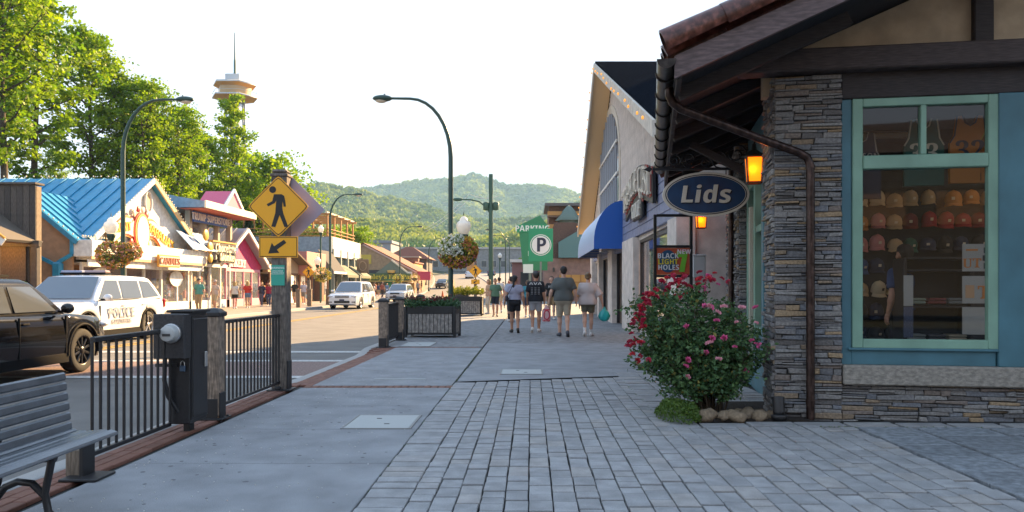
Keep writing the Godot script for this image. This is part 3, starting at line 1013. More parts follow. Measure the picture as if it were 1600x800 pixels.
func jersey(b: Node3D, label: String, col: Color, trim: Color, text: String, x: float, y: float) -> void:
	var o := thing("jersey", label, "jersey", loc(b, x, y, -0.75), -9.0, "jerseys hung in the shop window")
	var mb := MB.new()
	mb.prism(PackedVector2Array([Vector2(-0.20, -0.55), Vector2(0.20, -0.55), Vector2(0.20, -0.12), Vector2(0.155, -0.04), Vector2(0.13, 0.16), Vector2(0.075, 0.17), Vector2(0.05, 0.09), Vector2(0.0, 0.06), Vector2(-0.05, 0.09), Vector2(-0.075, 0.17), Vector2(-0.13, 0.16), Vector2(-0.155, -0.04), Vector2(-0.20, -0.12)]), -0.03, 0.03)
	part(mb, "cloth", M(col, 0.85, 0.0, "fine", Vector3.ONE * 3.0), o)
	var tm := M(trim, 0.8)
	for s in [-1.0, 1.0]:
		mb = MB.new()
		mb.tube(PackedVector3Array([V(s * 0.20, -0.12, 0.025), V(s * 0.155, -0.04, 0.03), V(s * 0.13, 0.16, 0.025)]), 0.009, 6)
		part(mb, "armhole_trim", tm, o)
	mb = MB.new()
	mb.tube(PackedVector3Array([V(-0.075, 0.17, 0.025), V(-0.05, 0.09, 0.03), V(0, 0.06, 0.032), V(0.05, 0.09, 0.03), V(0.075, 0.17, 0.025)]), 0.009, 6)
	part(mb, "neck_trim", tm, o)
	if text.length() == 2: words(o, "number", text, tm, V(0, -0.2, 0.034), 0.2, 0, 0.006, true)
	elif text: words(o, "lettering", text, tm, V(0, -0.09, 0.034), 0.062, 0, 0.006)

func ellipse(rx: float, ry: float, n := 48) -> PackedVector2Array:
	var p := PackedVector2Array()
	for k in n: p.append(Vector2(cos(TAU * k / n) * rx, sin(TAU * k / n) * ry))
	return p
func curl(o: Vector3, r0: float, turns: float, dir: float, start: float, yaw: Basis) -> PackedVector3Array:
	var p := PackedVector3Array()
	for k in 22:
		var f := k / 21.0
		var a := start + dir * f * TAU * turns
		var r := r0 * (1.0 - 0.75 * f)
		p.append(o + yaw * V(cos(a) * r, sin(a) * r, 0))
	return p
func shop_sign(b: Node3D) -> void:
	var iron := M(C(0.015, 0.016, 0.02), 0.5, 0.3)
	var s := thing("oval_shop_sign", "dark blue oval sign reading Lids with a pale rim, hung from an iron bracket", "sign", V(2.385, 2.60, -10.5), -3.0)
	var cream := M(C(0.72, 0.67, 0.58), 0.5, 0.0, "fine", Vector3.ONE * 1.5)
	var navy := M(C(0.006, 0.055, 0.15), 0.4, 0.0, "blotch", Vector3.ONE * 0.8)
	var mb := MB.new()
	mb.prism(ellipse(0.585, 0.305), -0.03, 0.03)
	part(mb, "rim", cream, s)
	mb = MB.new()
	mb.prism(ellipse(0.552, 0.275), 0.03, 0.034)
	part(mb, "rim_line", M(C(0.02, 0.02, 0.02), 0.5), s)
	mb = MB.new()
	mb.prism(ellipse(0.538, 0.262), 0.03, 0.038)
	part(mb, "face_border", cream, s)
	mb = MB.new()
	mb.prism(ellipse(0.528, 0.254), 0.03, 0.042)
	part(mb, "face", navy, s)
	var w := words(s, "lettering", "Lids", cream, V(-0.01, -0.005, 0.06), 0.225, 0, 0.035, false, 900, 0.0, 1.18)
	w.basis = Basis(V(1.16, 0, 0), V(0.14, 1, 0), V(0, 0, 1))
	w = words(s, "lettering_shadow", "Lids", M(C(0.01, 0.012, 0.02), 0.6), V(0.002, -0.014, 0.043), 0.232, 0, 0.012, false, 900)
	w.basis = Basis(V(1.16, 0, 0), V(0.14, 1, 0), V(0, 0, 1))
	# iron bracket with scrolls
	var br := thing("sign_bracket", "black wrought iron scroll bracket carrying the oval sign", "bracket", V(2.385, 2.955, -10.52), -3.0)
	bars(br, "arm", iron, V(-0.72, 0, 0), V(0.62, 0, 0), 0.035, 0.035)
	mb = MB.new()
	mb.prism(PackedVector2Array([Vector2(-0.84, 0), Vector2(-0.76, -0.04), Vector2(-0.72, 0.0), Vector2(-0.76, 0.04)]), -0.015, 0.015)
	part(mb, "arrow_tip", iron, br)
	for a in [[-0.42, 0.12, 0.10, 1.0, -1.57], [-0.22, 0.13, 0.11, -1.0, -1.57], [0.0, 0.08, 0.07, 1.0, -1.57], [0.2, 0.14, 0.13, -1.0, -1.57], [0.42, 0.2, 0.16, 1.0, -1.57]]:
		mb = MB.new()
		mb.tube(curl(V(a[0], a[1], 0), a[2], 1.6, a[3], a[4], Basis.IDENTITY), 0.011, 6)
		part(mb, "scroll", iron, br)
	mb = MB.new()
	mb.tube(PackedVector3Array([V(-0.6, 0.02, 0), V(-0.3, 0.06, 0), V(0.1, 0.22, 0), V(0.45, 0.36, 0), V(0.62, 0.4, 0)]), 0.012, 6)
	part(mb, "brace", iron, br)
	for x in [-0.3, 0.28]: bars(br, "hanger", iron, V(x, 0, 0), V(x, -0.09, 0), 0.012, 0.012)
	# wall lantern beside the side windows, and another beyond
	lantern(loc(b, -0.03, 2.74, -1.35), -9.0, 1.0, "lit amber glass wall lantern beside the stone corner pillar")
	lantern(V(3.36, 2.66, -15.2), 0.0, 1.0, "smaller lit amber lantern below the oval sign")
	# stand with the poster for the dark golf holes
	var st := thing("poster_stand", "black framed stand with a red poster about glowing golf holes", "sign stand", V(2.40, 0, -13.0), 0.0)
	var blk := M(C(0.012, 0.012, 0.014), 0.4)
	for x in [-0.305, 0.305]: bx(st, "post", blk, V(x, 1.28, 0), V(0.05, 2.56, 0.05), 0.004)
	for y in [2.545, 2.02, 1.52, 0.4]: bx(st, "rail", blk, V(0, y, 0), V(0.56, 0.045, 0.045), 0.004)
	bx(st, "poster", M(C(0.42, 0.07, 0.025), 0.5), V(0, 1.77, 0), V(0.555, 0.45, 0.02))
	mb = MB.new()
	mb.prism(ellipse(0.15, 0.19, 28), 0.012, 0.018)
	mb.t = Transform3D(Basis.IDENTITY, Vector3.ZERO)
	var disc := part(mb, "blue_disc", M(C(0.012, 0.06, 0.13), 0.5), st, V(-0.09, 1.77, 0))
	var gr := M(C(0.15, 0.42, 0.03), 0.5)
	mb = MB.new()
	mb.prism(PackedVector2Array([Vector2(0.10, -0.18), Vector2(0.19, -0.18), Vector2(0.25, 0.17), Vector2(0.06, 0.17), Vector2(0.06, 0.07), Vector2(0.15, 0.07)]), 0.012, 0.018)
	part(mb, "green_figure", gr, st, V(0, 1.77, 0))
	words(st, "lettering", "BLACK", M(C(0.6, 0.6, 0.62), 0.5), V(-0.09, 1.86, 0.022), 0.085, 0, 0.006)
	words(st, "lettering", "LIGHT", M(C(0.62, 0.5, 0.03), 0.5), V(-0.09, 1.76, 0.022), 0.085, 0, 0.006)
	words(st, "lettering", "HOLES", M(C(0.6, 0.6, 0.62), 0.5), V(-0.08, 1.665, 0.022), 0.085, 0, 0.006)
	words(st, "lettering", "NEW", M(C(0.75, 0.65, 0.7), 0.5), V(0.18, 1.93, 0.022), 0.075, 0, 0.006)
	bx(st, "pane", glass(Color(0.8, 0.85, 0.9), 0.05), V(0, 2.28, 0), V(0.55, 0.48, 0.006))
	# letter box on the pier behind the stand
	var mbx := thing("wall_box", "pale metal box fixed to the pier behind the red poster stand", "box", V(3.18, 1.72, -14.6))
	bx(mbx, "body", M(C(0.45, 0.45, 0.45), 0.5), Vector3.ZERO, V(0.24, 0.42, 0.14), 0.015)
	bx(mbx, "lid", M(C(0.5, 0.5, 0.5), 0.5), V(0, 0.215, 0.01), V(0.26, 0.03, 0.17), 0.008)
func lantern(at: Vector3, turn: float, k: float, label: String) -> void:
	var o := thing("wall_lantern", label, "lantern", at, turn)
	var iron := M(C(0.03, 0.028, 0.025), 0.5, 0.3)
	var amber := glow(Color(1.0, 0.50, 0.06), 0.3)
	var mb := MB.new()
	var q := [V(-0.075, -0.16, 0.075), V(0.075, -0.16, 0.075), V(0.075, -0.16, -0.075), V(-0.075, -0.16, -0.075)]
	var tp := [V(-0.095, 0.14, 0.095), V(0.095, 0.14, 0.095), V(0.095, 0.14, -0.095), V(-0.095, 0.14, -0.095)]
	for e in 4:
		mb = MB.new()
		var f: int = (e + 1) % 4
		mb.quad(q[e] * k, q[f] * k, tp[f] * k, tp[e] * k)
		part(mb, "amber_light_pane", amber, o)
		bars(o, "frame_bar", iron, q[e] * k * 1.02, tp[e] * k * 1.02, 0.02 * k, 0.02 * k)
		bars(o, "frame_bar", iron, tp[e] * k * 1.01, tp[f] * k * 1.01, 0.02 * k, 0.02 * k)
		bars(o, "frame_bar", iron, q[e] * k * 1.01, q[f] * k * 1.01, 0.022 * k, 0.022 * k)
	mb = MB.new()
	mb.lathe(PackedVector2Array([Vector2(0.145, 0.14) * k, Vector2(0.15, 0.155) * k, Vector2(0.08, 0.20) * k, Vector2(0.03, 0.235) * k, Vector2(0.02, 0.3) * k, Vector2(0.0, 0.31) * k]), Vector3.ZERO, 4)
	part(mb, "hood", iron, o)
	mb = MB.new()
	mb.tube(PackedVector3Array([V(0, 0.3, 0) * k, V(0.02, 0.36, 0) * k, V(0.1, 0.4, 0) * k, V(0.2, 0.36, 0) * k, V(0.24, 0.28, 0) * k]), 0.012 * k, 6)
	part(mb, "arm", iron, o)
	bx(o, "wall_plate", iron, V(0.25, 0.25, 0) * k, V(0.02, 0.2, 0.1) * k, 0.004)
	var l := OmniLight3D.new()
	l.name = "lantern_light"
	l.light_color = Color(1.0, 0.5, 0.12)
	l.light_energy = 0.02
	l.light_size = 0.06
	l.omni_range = 12.0
	l.omni_attenuation = 2.0
	l.shadow_enabled = true
	o.add_child(l)
	l.position = V(-0.02, -0.01, 0.14) * k

# ---------------------------------------------------------------- white gabled hall beyond the corner shop
func build_gable_hall() -> void:
	var b := thing("gabled_hall", "white ribbed-siding hall with tall arched window, dark shingle roof and blue-grey shop band", "building", V(3.1, 0, -28.6), -90.0)
	var cream := M(C(0.88, 0.79, 0.72), 0.75, 0.0, "blotch", Vector3.ONE * 0.4, 0.0, "fine", 1.0)
	var trim := M(C(0.66, 0.60, 0.51), 0.7, 0.0, "blotch", Vector3.ONE * 0.5)
	var clap := M(C(0.27, 0.31, 0.47), 0.6, 0.0, "blotch", Vector3.ONE * 0.6, 0.0, "fine", 1.0)
	var shingle := M(C(0.028, 0.034, 0.046), 0.9, 0.0, "cells", Vector3.ONE * 0.7, 1.0, "stain", 0.5)
	shingle.metallic_specular = 0.0
	var dark := M(C(0.012, 0.013, 0.016), 0.5)
	var sl := 4.9 / 13.3
	var sf := 0.55
	var e0 := -9.4
	# upper wall
	var mb := MB.new()
	mb.prism(PackedVector2Array([Vector2(e0, 2.4), Vector2(13.0, 2.75), Vector2(13.0, 4.7), Vector2(0, 4.7 + 13.0 * sl), Vector2(e0, 4.32)]), -0.3, 0.0)
	var w := part(mb, "upper_wall", cream, b)
	mb = MB.new()
	var u := -9.3
	while u < 13.0:
		var top: float = 4.7 + 13.0 * sl - (u * sl if u > 0 else -u * sf) - 0.1
		mb.box(V(u, (4.3 + top) / 2, 0.018), V(0.10, top - 4.3, 0.036), 0.01)
		u += 0.235
	tag(part(mb, "siding_ribs", cream, w), "", "", "", "stuff")
	# arched window
	var win := Node3D.new()
	win.name = "arched_window"
	b.add_child(win)
	win.position = V(-1.6, 4.35, 0.05)
	var arch := PackedVector2Array([Vector2(-3.6, 0), Vector2(3.6, 0)])
	var arch2 := PackedVector2Array([Vector2(-3.9, -0.28), Vector2(3.9, -0.28)])
	for k in 21:
		var a := PI * k / 20.0
		arch.append(Vector2(cos(a) * 3.6, 1.3 + sin(a) * 2.35))
		arch2.append(Vector2(cos(a) * 3.9, 1.3 + sin(a) * 2.65))
	mb = MB.new()
	mb.prism(arch2, -0.04, 0.02)
	part(mb, "surround", trim, win)
	mb = MB.new()
	mb.prism(arch, 0.021, 0.03)
	part(mb, "pane", M(C(0.03, 0.04, 0.055), 0.06), win)
	var bar := M(C(0.42, 0.44, 0.48), 0.5)
	for k in 9:
		var x := -2.88 + k * 0.72
		bx(win, "mullion", bar, V(x, (1.3 + 2.35 * sqrt(1 - pow(x / 3.6, 2))) / 2, 0.05), V(0.07, 1.3 + 2.35 * sqrt(1 - pow(x / 3.6, 2)) - 0.04, 0.05))
	for y in [0.95, 2.1]:
		var hw: float = 3.6 * sqrt(1 - pow(max(0.0, y - 1.3) / 2.35, 2))
		bx(win, "transom", M(C(0.62, 0.6, 0.55), 0.5), V(0, y, 0.06), V(hw * 2 - 0.04, 0.09, 0.06))
	# roof: two slopes with verge boards
	mb = MB.new()
	var p := 13.9
	mb.prism(PackedVector2Array([Vector2(-10.0, 4.36 + p * sl - 5.5), Vector2(0, 4.36 + p * sl), Vector2(p, 4.36), Vector2(p, 4.56), Vector2(0, 4.6 + p * sl), Vector2(-10.0, 4.56 + p * sl - 5.5)]), -16.0, 0.72)
	var rf := part(mb, "roof", shingle, b)
	for s in [-1.0, 1.0]:
		mb = MB.new()
		var poly := PackedVector2Array([Vector2(-10.01, 4.20 + p * sl - 5.5), Vector2(0, 4.20 + p * sl), Vector2(0, 4.53 + p * sl), Vector2(-10.01, 4.53 + p * sl - 5.5)])
		if s > 0: poly = PackedVector2Array([Vector2(0, 4.20 + p * sl), Vector2(p * 1.001, 4.20), Vector2(p * 1.001, 4.53), Vector2(0, 4.53 + p * sl)])
		mb.prism(poly, 0.72, 0.78)
		part(mb, "verge_board", trim, rf)
		mb = MB.new()
		for z in [[0.05, 0.71]]:
			var a := V(0, 4.33 + p * sl, z[0])
			mb.quad(a, a + V(0, 0, z[1] - z[0]), V(p if s > 0 else -10.0, 4.33 if s > 0 else 4.33 + p * sl - 5.5, z[1]), V(p if s > 0 else -10.0, 4.33 if s > 0 else 4.33 + p * sl - 5.5, z[0]))
		part(mb, "soffit", M(C(0.80, 0.58, 0.32), 0.8), rf)
		# string lights along the verge
		var bulb := MB.new()
		bulb.ball(Vector3.ZERO, V(0.03, 0.042, 0.03), 6, 4)
		var bm := bulb.mesh()
		for k in 13:
			var x: float = s * (0.3 + k * (1.05 if s > 0 else 0.75) + rr(-0.3, 0.3))
			part(bm, "light_bulb", bulb_m(), rf, V(x, 4.40 + p * sl - (x * sl if x > 0 else -x * sf) + rr(-0.07, 0.07), 0.83))
	# shop front: clapboard band, piers, doors and windows
	var band := bx(b, "clapboard_band", clap, V(8.2, 3.51, 0.03), V(9.6, 1.46, 0.08))
	for k in 6:
		bx(band, "clapboard", clap, V(0, -0.62 + k * 0.245, 0.055), V(9.6, 0.235, 0.035), 0.012)
	bx(b, "band_moulding", trim, V(8.2, 4.30, 0.07), V(9.7, 0.12, 0.16), 0.01)
	bx(b, "lintel", clap, V(-3.0, 2.66, 0.02), V(12.8, 0.3, 0.12), 0.01)
	for a in [[12.6, 1.0], [5.2, 2.6], [0.0, 1.5], [-5.0, 0.8], [-8.9, 1.0]]:
		bx(b, "pier", cream, V(a[0], 1.38, -0.02), V(a[1], 2.76, 0.4), 0.01)
	bx(b, "floor", M(C(0.15, 0.12, 0.1), 0.7), V(1.8, 0.012, -2.4), V(22.0, 0.02, 4.4))
	bx(b, "ceiling", M(C(0.2, 0.18, 0.15), 0.9), V(1.8, 2.9, -2.3), V(22.0, 0.1, 3.9))
	bx(b, "inner_wall", M(C(0.22, 0.13, 0.07), 0.9, 0.0, "stain", Vector3.ONE * 0.8), V(1.8, 1.4, -4.4), V(22.0, 2.8, 0.2))
	bx(b, "end_wall", cream, V(12.85, 2.2, -8.2), V(0.3, 4.4, 16.0))
	bx(b, "end_wall", cream, V(-9.2, 2.2, -8.2), V(0.3, 4.4, 16.0))
	var gm := glass(Color(0.8, 0.85, 0.9), 0.05)
	for a in [[9.3, 5.2], [2.2, 2.9], [-2.7, 3.5]]:
		for s in [-1.0, 1.0]: bx(b, "window_jamb", dark, V(a[0] + s * (a[1] / 2 - 0.06), 1.37, -0.05), V(0.09, 2.7, 0.1), 0.006)
		bx(b, "window_head", dark, V(a[0], 2.62, -0.05), V(a[1] - 0.2, 0.09, 0.1), 0.006)
		if a[0] > 8.0: bx(b, "pane", gm, V(a[0], 1.5, -0.06), V(a[1] - 0.1, 2.3, 0.006))
	bx(b, "stall_riser", cream, V(9.3, 0.18, -0.05), V(5.1, 0.36, 0.12), 0.01)
	bx(b, "door", dark, V(-6.9, 1.3, -0.12), V(3.2, 2.5, 0.1))
	# goods inside the near window: shelves with small jars
	for k in 5:
		var sh := single(MB_box(V(3.6, 0.04, 0.35)), "shop_shelf", M(C(0.2, 0.12, 0.06), 0.7), "wooden shelf %s inside the hall's near shop window" % ["at floor level", "second from the floor", "third from the floor", "fourth from the floor", "topmost"][k], "shelf", b.to_global(V(9.3, 0.45 + k * 0.42, -1.4)), -90.0, "shelves inside the hall shop")
		var goods := MB.new()
		goods.use_c = true
		for q in 16:
			goods.col = [C(0.4, 0.1, 0.05), C(0.5, 0.35, 0.08), C(0.1, 0.2, 0.1), C(0.5, 0.45, 0.4), C(0.06, 0.05, 0.1)][rng.randi() % 5]
			var r := rr(0.05, 0.09)
			var h := rr(0.12, 0.28)
			goods.lathe(PackedVector2Array([Vector2(r, 0), Vector2(r, h * 0.7), Vector2(r * 0.6, h * 0.85), Vector2(r * 0.6, h), Vector2(0, h)]), V(-1.65 + q * 0.22, 0.02, rr(-0.06, 0.06)), 8)
		var gv := M(C(1, 1, 1), 0.51)
		gv.vertex_color_use_as_albedo = true
		tag(single(goods, "shop_goods", gv, "row of small colourful goods on a hall shop shelf", "goods", b.to_global(V(9.3, 0.45 + k * 0.42, -1.4)), -90.0, "goods on hall shelves"), "", "", "", "stuff")
	# inside lamp
	var lm := thing("hall_ceiling_lamp", "warm ceiling lamp inside the hall's shop", "lamp", b.to_global(V(8.6, 2.80, -0.9)), -90.0)
	bx(lm, "housing", trim, V(0, 0.02, 0), V(1.0, 0.04, 0.3), 0.005)
	bx(lm, "diffuser_light", glow(Color(1.0, 0.72, 0.40), 2.0), V(0, -0.006, 0), V(0.9, 0.01, 0.2))
	var al := AreaLight3D.new()
	al.name = "lamp_light"
	al.area_size = Vector2(0.9, 0.2)
	al.light_color = Color(1.0, 0.72, 0.40)
	al.light_energy = 0.8
	al.shadow_enabled = true
	lm.add_child(al)
	al.position = V(0, -0.02, 0)
	al.rotation.x = -PI / 2
	# yellow lit board inside the open door
	var eat := thing("lit_menu_board", "yellow lit board lettered EAT inside the open hall doorway", "sign", b.to_global(V(1.6, 1.95, -1.7)), 0.0)
	bx(eat, "frame", dark, V(0, 0, -0.03), V(1.1, 0.36, 0.05), 0.004)
	bx(eat, "light_face", glow(Color(1.0, 0.62, 0.05), 1.0), Vector3.ZERO, V(1.0, 0.27, 0.02))
	words(eat, "lettering", "EAT", dark, V(0.0, 0, 0.016), 0.2, 0, 0.01)
	var counter := thing("shop_counter", "white fronted counter with red base inside the hall doorway", "counter", b.to_global(V(1.2, 0.02, -1.9)), -90.0)
	bx(counter, "front", trim, V(0, 0.72, 0), V(1.6, 0.5, 0.6), 0.01)
	bx(counter, "base", M(C(0.2, 0.04, 0.03), 0.6), V(0, 0.24, 0), V(1.5, 0.46, 0.5), 0.01)
	bx(counter, "top", M(C(0.3, 0.2, 0.12), 0.5), V(0, 0.99, 0), V(1.7, 0.04, 0.7), 0.008)
	# awning over the doors: curved canvas with closed ends
	var aw := thing("blue_awning", "blue curved canvas awning over the hall's doorway", "awning", b.to_global(V(-1.05, 0, 0.08)), -90.0)
	var blue := M(C(0.012, 0.10, 0.42), 0.42)
	var prof := PackedVector2Array()
	for k in 13:
		var a := PI / 2 * k / 12.0
		prof.append(Vector2(sin(a) * 0.95, 2.82 + cos(a) * 1.35))
	prof.append(Vector2(0.95, 2.58))
	mb = MB.new()
	mb.grid([line3(prof, 4.3), line3(prof, -4.3)])
	part(mb, "canvas", M(C(0.30, 0.42, 0.66), 0.4), aw)
	for s in [4.3, -4.3]:
		mb = MB.new()
		for k in prof.size() - 1:
			if s > 0: mb.tri(V(s, 2.58, 0), V(s, prof[k + 1].y, prof[k + 1].x), V(s, prof[k].y, prof[k].x))
			else: mb.tri(V(s, 2.58, 0), V(s, prof[k].y, prof[k].x), V(s, prof[k + 1].y, prof[k + 1].x))
		part(mb, "end_panel", blue, aw)
	for k in 6: bars(aw, "rib", M(C(0.4, 0.4, 0.42), 0.4), V(-4.2 + k * 1.68, 2.62, 0.0), V(-4.2 + k * 1.68, 2.62, 0.92), 0.03, 0.03)
	# lettering above the near window, on a scalloped dark board
	var sg := thing("golf_sign", "red and white raised lettering arched over a dark board on the blue-grey band", "sign", b.to_global(V(7.9, 3.75, 0.16)), -90.0)
	var board := PackedVector2Array()
	for k in 15: board.append(Vector2(-2.6 + k * 0.371, -0.45 + 0.32 * sin(PI * k / 14.0)))
	for k in 15: board.append(Vector2(2.6 - k * 0.371, 0.35 + 0.45 * sin(PI * k / 14.0)))
	mb = MB.new()
	mb.prism(board, 0.0, 0.08)
	part(mb, "board", dark, sg)
	var txt := "TREASURE QUEST"
	for k in txt.length():
		if txt[k] == " ": continue
		var x := -2.3 + k * 0.354
		words(sg, "letter", txt[k], M(C(0.55, 0.5, 0.42), 0.5), V(x, 0.02 + 0.38 * sin(PI * (x + 2.6) / 5.2), 0.13), 0.62, 0, 0.08, true)
		words(sg, "letter_edge", txt[k], M(C(0.30, 0.02, 0.02), 0.5), V(x + 0.012, 0.0 + 0.38 * sin(PI * (x + 2.6) / 5.2), 0.09), 0.7, 0, 0.02, true)
	bx(sg, "lower_board", dark, V(0.0, -0.36, 0.05), V(1.7, 0.5, 0.1), 0.03)
	words(sg, "lettering", "GOLF", M(C(0.6, 0.58, 0.52), 0.5), V(0, -0.36, 0.12), 0.4, 0, 0.05, true)
func line3(prof: PackedVector2Array, x: float) -> PackedVector3Array:
	var r := PackedVector3Array()
	for p in prof: r.append(V(x, p.y, p.x))
	return r
var _bulb: StandardMaterial3D
func bulb_m() -> StandardMaterial3D:
	if _bulb == null: _bulb = glow(Color(1.0, 0.66, 0.25), 0.16)
	return _bulb

# ---------------------------------------------------------------- bench, railings, posts, signs, planters
func railing(label: String, x: float, d0: float, d1: float, top: float, foot := true) -> Node3D:
	var m := M(C(0.010, 0.010, 0.012), 0.42)
	var f := thing("railing", label, "railing", V(x, 0, -d0), 0.0, "black railing panels along the kerb")
	var L := d1 - d0
	bx(f, "top_rail", m, V(0, top, -L / 2), V(0.04, 0.04, L), 0.006)
	bx(f, "bottom_rail", m, V(0, 0.1, -L / 2), V(0.035, 0.035, L), 0.005)
	var mb := MB.new()
	mb.box(Vector3.ZERO, V(0.019, top - 0.13, 0.019), 0.003)
	var bm := mb.mesh()
	var n := int(round(L / 0.108))
	for k in n + 1:
		part(bm, "bar", m, f, V(0, (top + 0.1) / 2, -L * k / n))
	return f
func post(label: String, x: float, d: float, h: float, w: float, capped: bool) -> Node3D:
	var wood := M(C(0.58, 0.44, 0.33), 0.85, 0.0, "weather", V(5, 0.5, 5), 1.0, "stain", 0.7)
	var iron := M(C(0.012, 0.012, 0.014), 0.5)
	var o := thing("wooden_post", label, "post", V(x, 0, -d), 0.0, "wooden railing posts")
	bx(o, "timber", wood, V(0, h / 2 + 0.03, 0), V(w, h, w), 0.012)
	if capped:
		bx(o, "cap", iron, V(0, h + 0.045, 0), V(w + 0.035, 0.05, w + 0.035), 0.01)
		var mb := MB.new()
		mb.lathe(PackedVector2Array([Vector2(w * 0.74, 0), Vector2(w * 0.5, 0.03), Vector2(0, 0.045)]), V(0, h + 0.068, 0), 4)
		mb.t = Transform3D.IDENTITY
		var c := part(mb, "cap_top", iron, o)
		c.rotation.y = PI / 4
	bx(o, "foot_bracket", iron, V(0.0, 0.10, w / 2 + 0.006), V(w * 0.9, 0.22, 0.012), 0.003)
	bx(o, "foot_bracket", iron, V(w / 2 + 0.006, 0.13, 0.0), V(0.012, 0.28, w * 0.9), 0.003)
	bx(o, "base_plate", iron, V(0.01, 0.008, 0.01), V(w + 0.09, 0.016, w + 0.09), 0.003)
	for s in [-1.0, 1.0]:
		var mb := MB.new()
		mb.lathe(PackedVector2Array([Vector2(0.014, 0), Vector2(0.014, 0.014), Vector2(0, 0.016)]), V(w / 2 + 0.04, 0.016, s * 0.05), 6)
		part(mb, "bolt", iron, o)
	return o
func walker(parent: Node, m: Material, k: float, z: float) -> void:
	# the striding figure of a crossing sign, flat print standing a hair proud of the plate
	var f := func(pts: Array) -> void:
		var p := PackedVector2Array()
		for a in pts: p.append(Vector2(a[0], a[1]) * k)
		if Geometry2D.is_polygon_clockwise(p) : p.reverse()
		var mb := MB.new()
		mb.prism(p, z, z + 0.003)
		part(mb, "figure", m, parent)
	var head := []
	for q in 16: head.append([-0.085 + cos(TAU * q / 16) * 0.052, 0.255 + sin(TAU * q / 16) * 0.052])
	f.call(head)
	f.call([[-0.065, 0.185], [0.05, 0.185], [0.09, 0.16], [0.105, 0.09], [0.115, 0.0], [0.082, -0.005], [0.065, 0.085], [0.06, -0.02], [0.075, -0.10], [0.15, -0.305], [0.095, -0.315], [0.02, -0.13], [-0.045, -0.315], [-0.105, -0.305], [-0.045, -0.10], [-0.03, 0.09], [-0.055, 0.05], [-0.155, 0.0], [-0.175, 0.035], [-0.09, 0.08]])
func crossing_sign(parent: Node, y: float, k: float, z: float, with_plate := true, plate_y := 0.0) -> void:
	var amber := M(C(0.80, 0.37, 0.008), 0.45)
	var ink := M(C(0.008, 0.008, 0.009), 0.5)
	var back := M(C(0.30, 0.31, 0.34), 0.45, 0.5)
	var dia := func(r: float) -> PackedVector2Array:
		var p := PackedVector2Array()
		var c := r * 0.09
		for a in [[1, 0], [0, 1], [-1, 0], [0, -1]]:
			var d := Vector2(a[0], a[1])
			var t := Vector2(-d.y, d.x)
			p.append(d * (r - c) - t * c)
			p.append(d * (r - c * 0.35) )
			p.append(d * (r - c) + t * c)
		return p
	var n := Node3D.new()
	n.name = "crossing_plate"
	parent.add_child(n, true)
	n.position = V(0, y, z)
	for e in [[0.405, 0.0, 0.004, amber, "plate"], [0.388, 0.004, 0.0065, ink, "border"], [0.374, 0.004, 0.008, amber, "face"]]:
		var mb := MB.new()
		mb.prism(dia.call(e[0] * k), e[1], e[2])
		part(mb, e[4], e[3], n)
	var fig := Node3D.new()
	fig.name = "walking_figure"
	n.add_child(fig)
	walker(fig, ink, k * 0.86, 0.008)
	if not with_plate: return
	var q := Node3D.new()
	q.name = "arrow_plate"
	parent.add_child(q, true)
	q.position = V(0, plate_y, z)
	bx(q, "plate", amber, V(0, 0, 0.002), V(0.51, 0.275, 0.004) * V(k, k, 1), 0.001)
	bx(q, "border", ink, V(0, 0, 0.0045), V(0.49, 0.255, 0.004) * V(k, k, 1), 0.001)
	bx(q, "face", amber, V(0, 0, 0.006), V(0.472, 0.237, 0.004) * V(k, k, 1), 0.001)
	var mb := MB.new()
	var arrow := PackedVector2Array()
	for a in [[-0.13, -0.085], [0.015, -0.075], [-0.018, -0.035], [0.105, 0.055], [0.075, 0.095], [-0.055, 0.01], [-0.085, 0.055]]: arrow.append(Vector2(a[0], a[1]) * k)
	mb.prism(arrow, 0.008, 0.0105)
	part(mb, "arrow", ink, q)

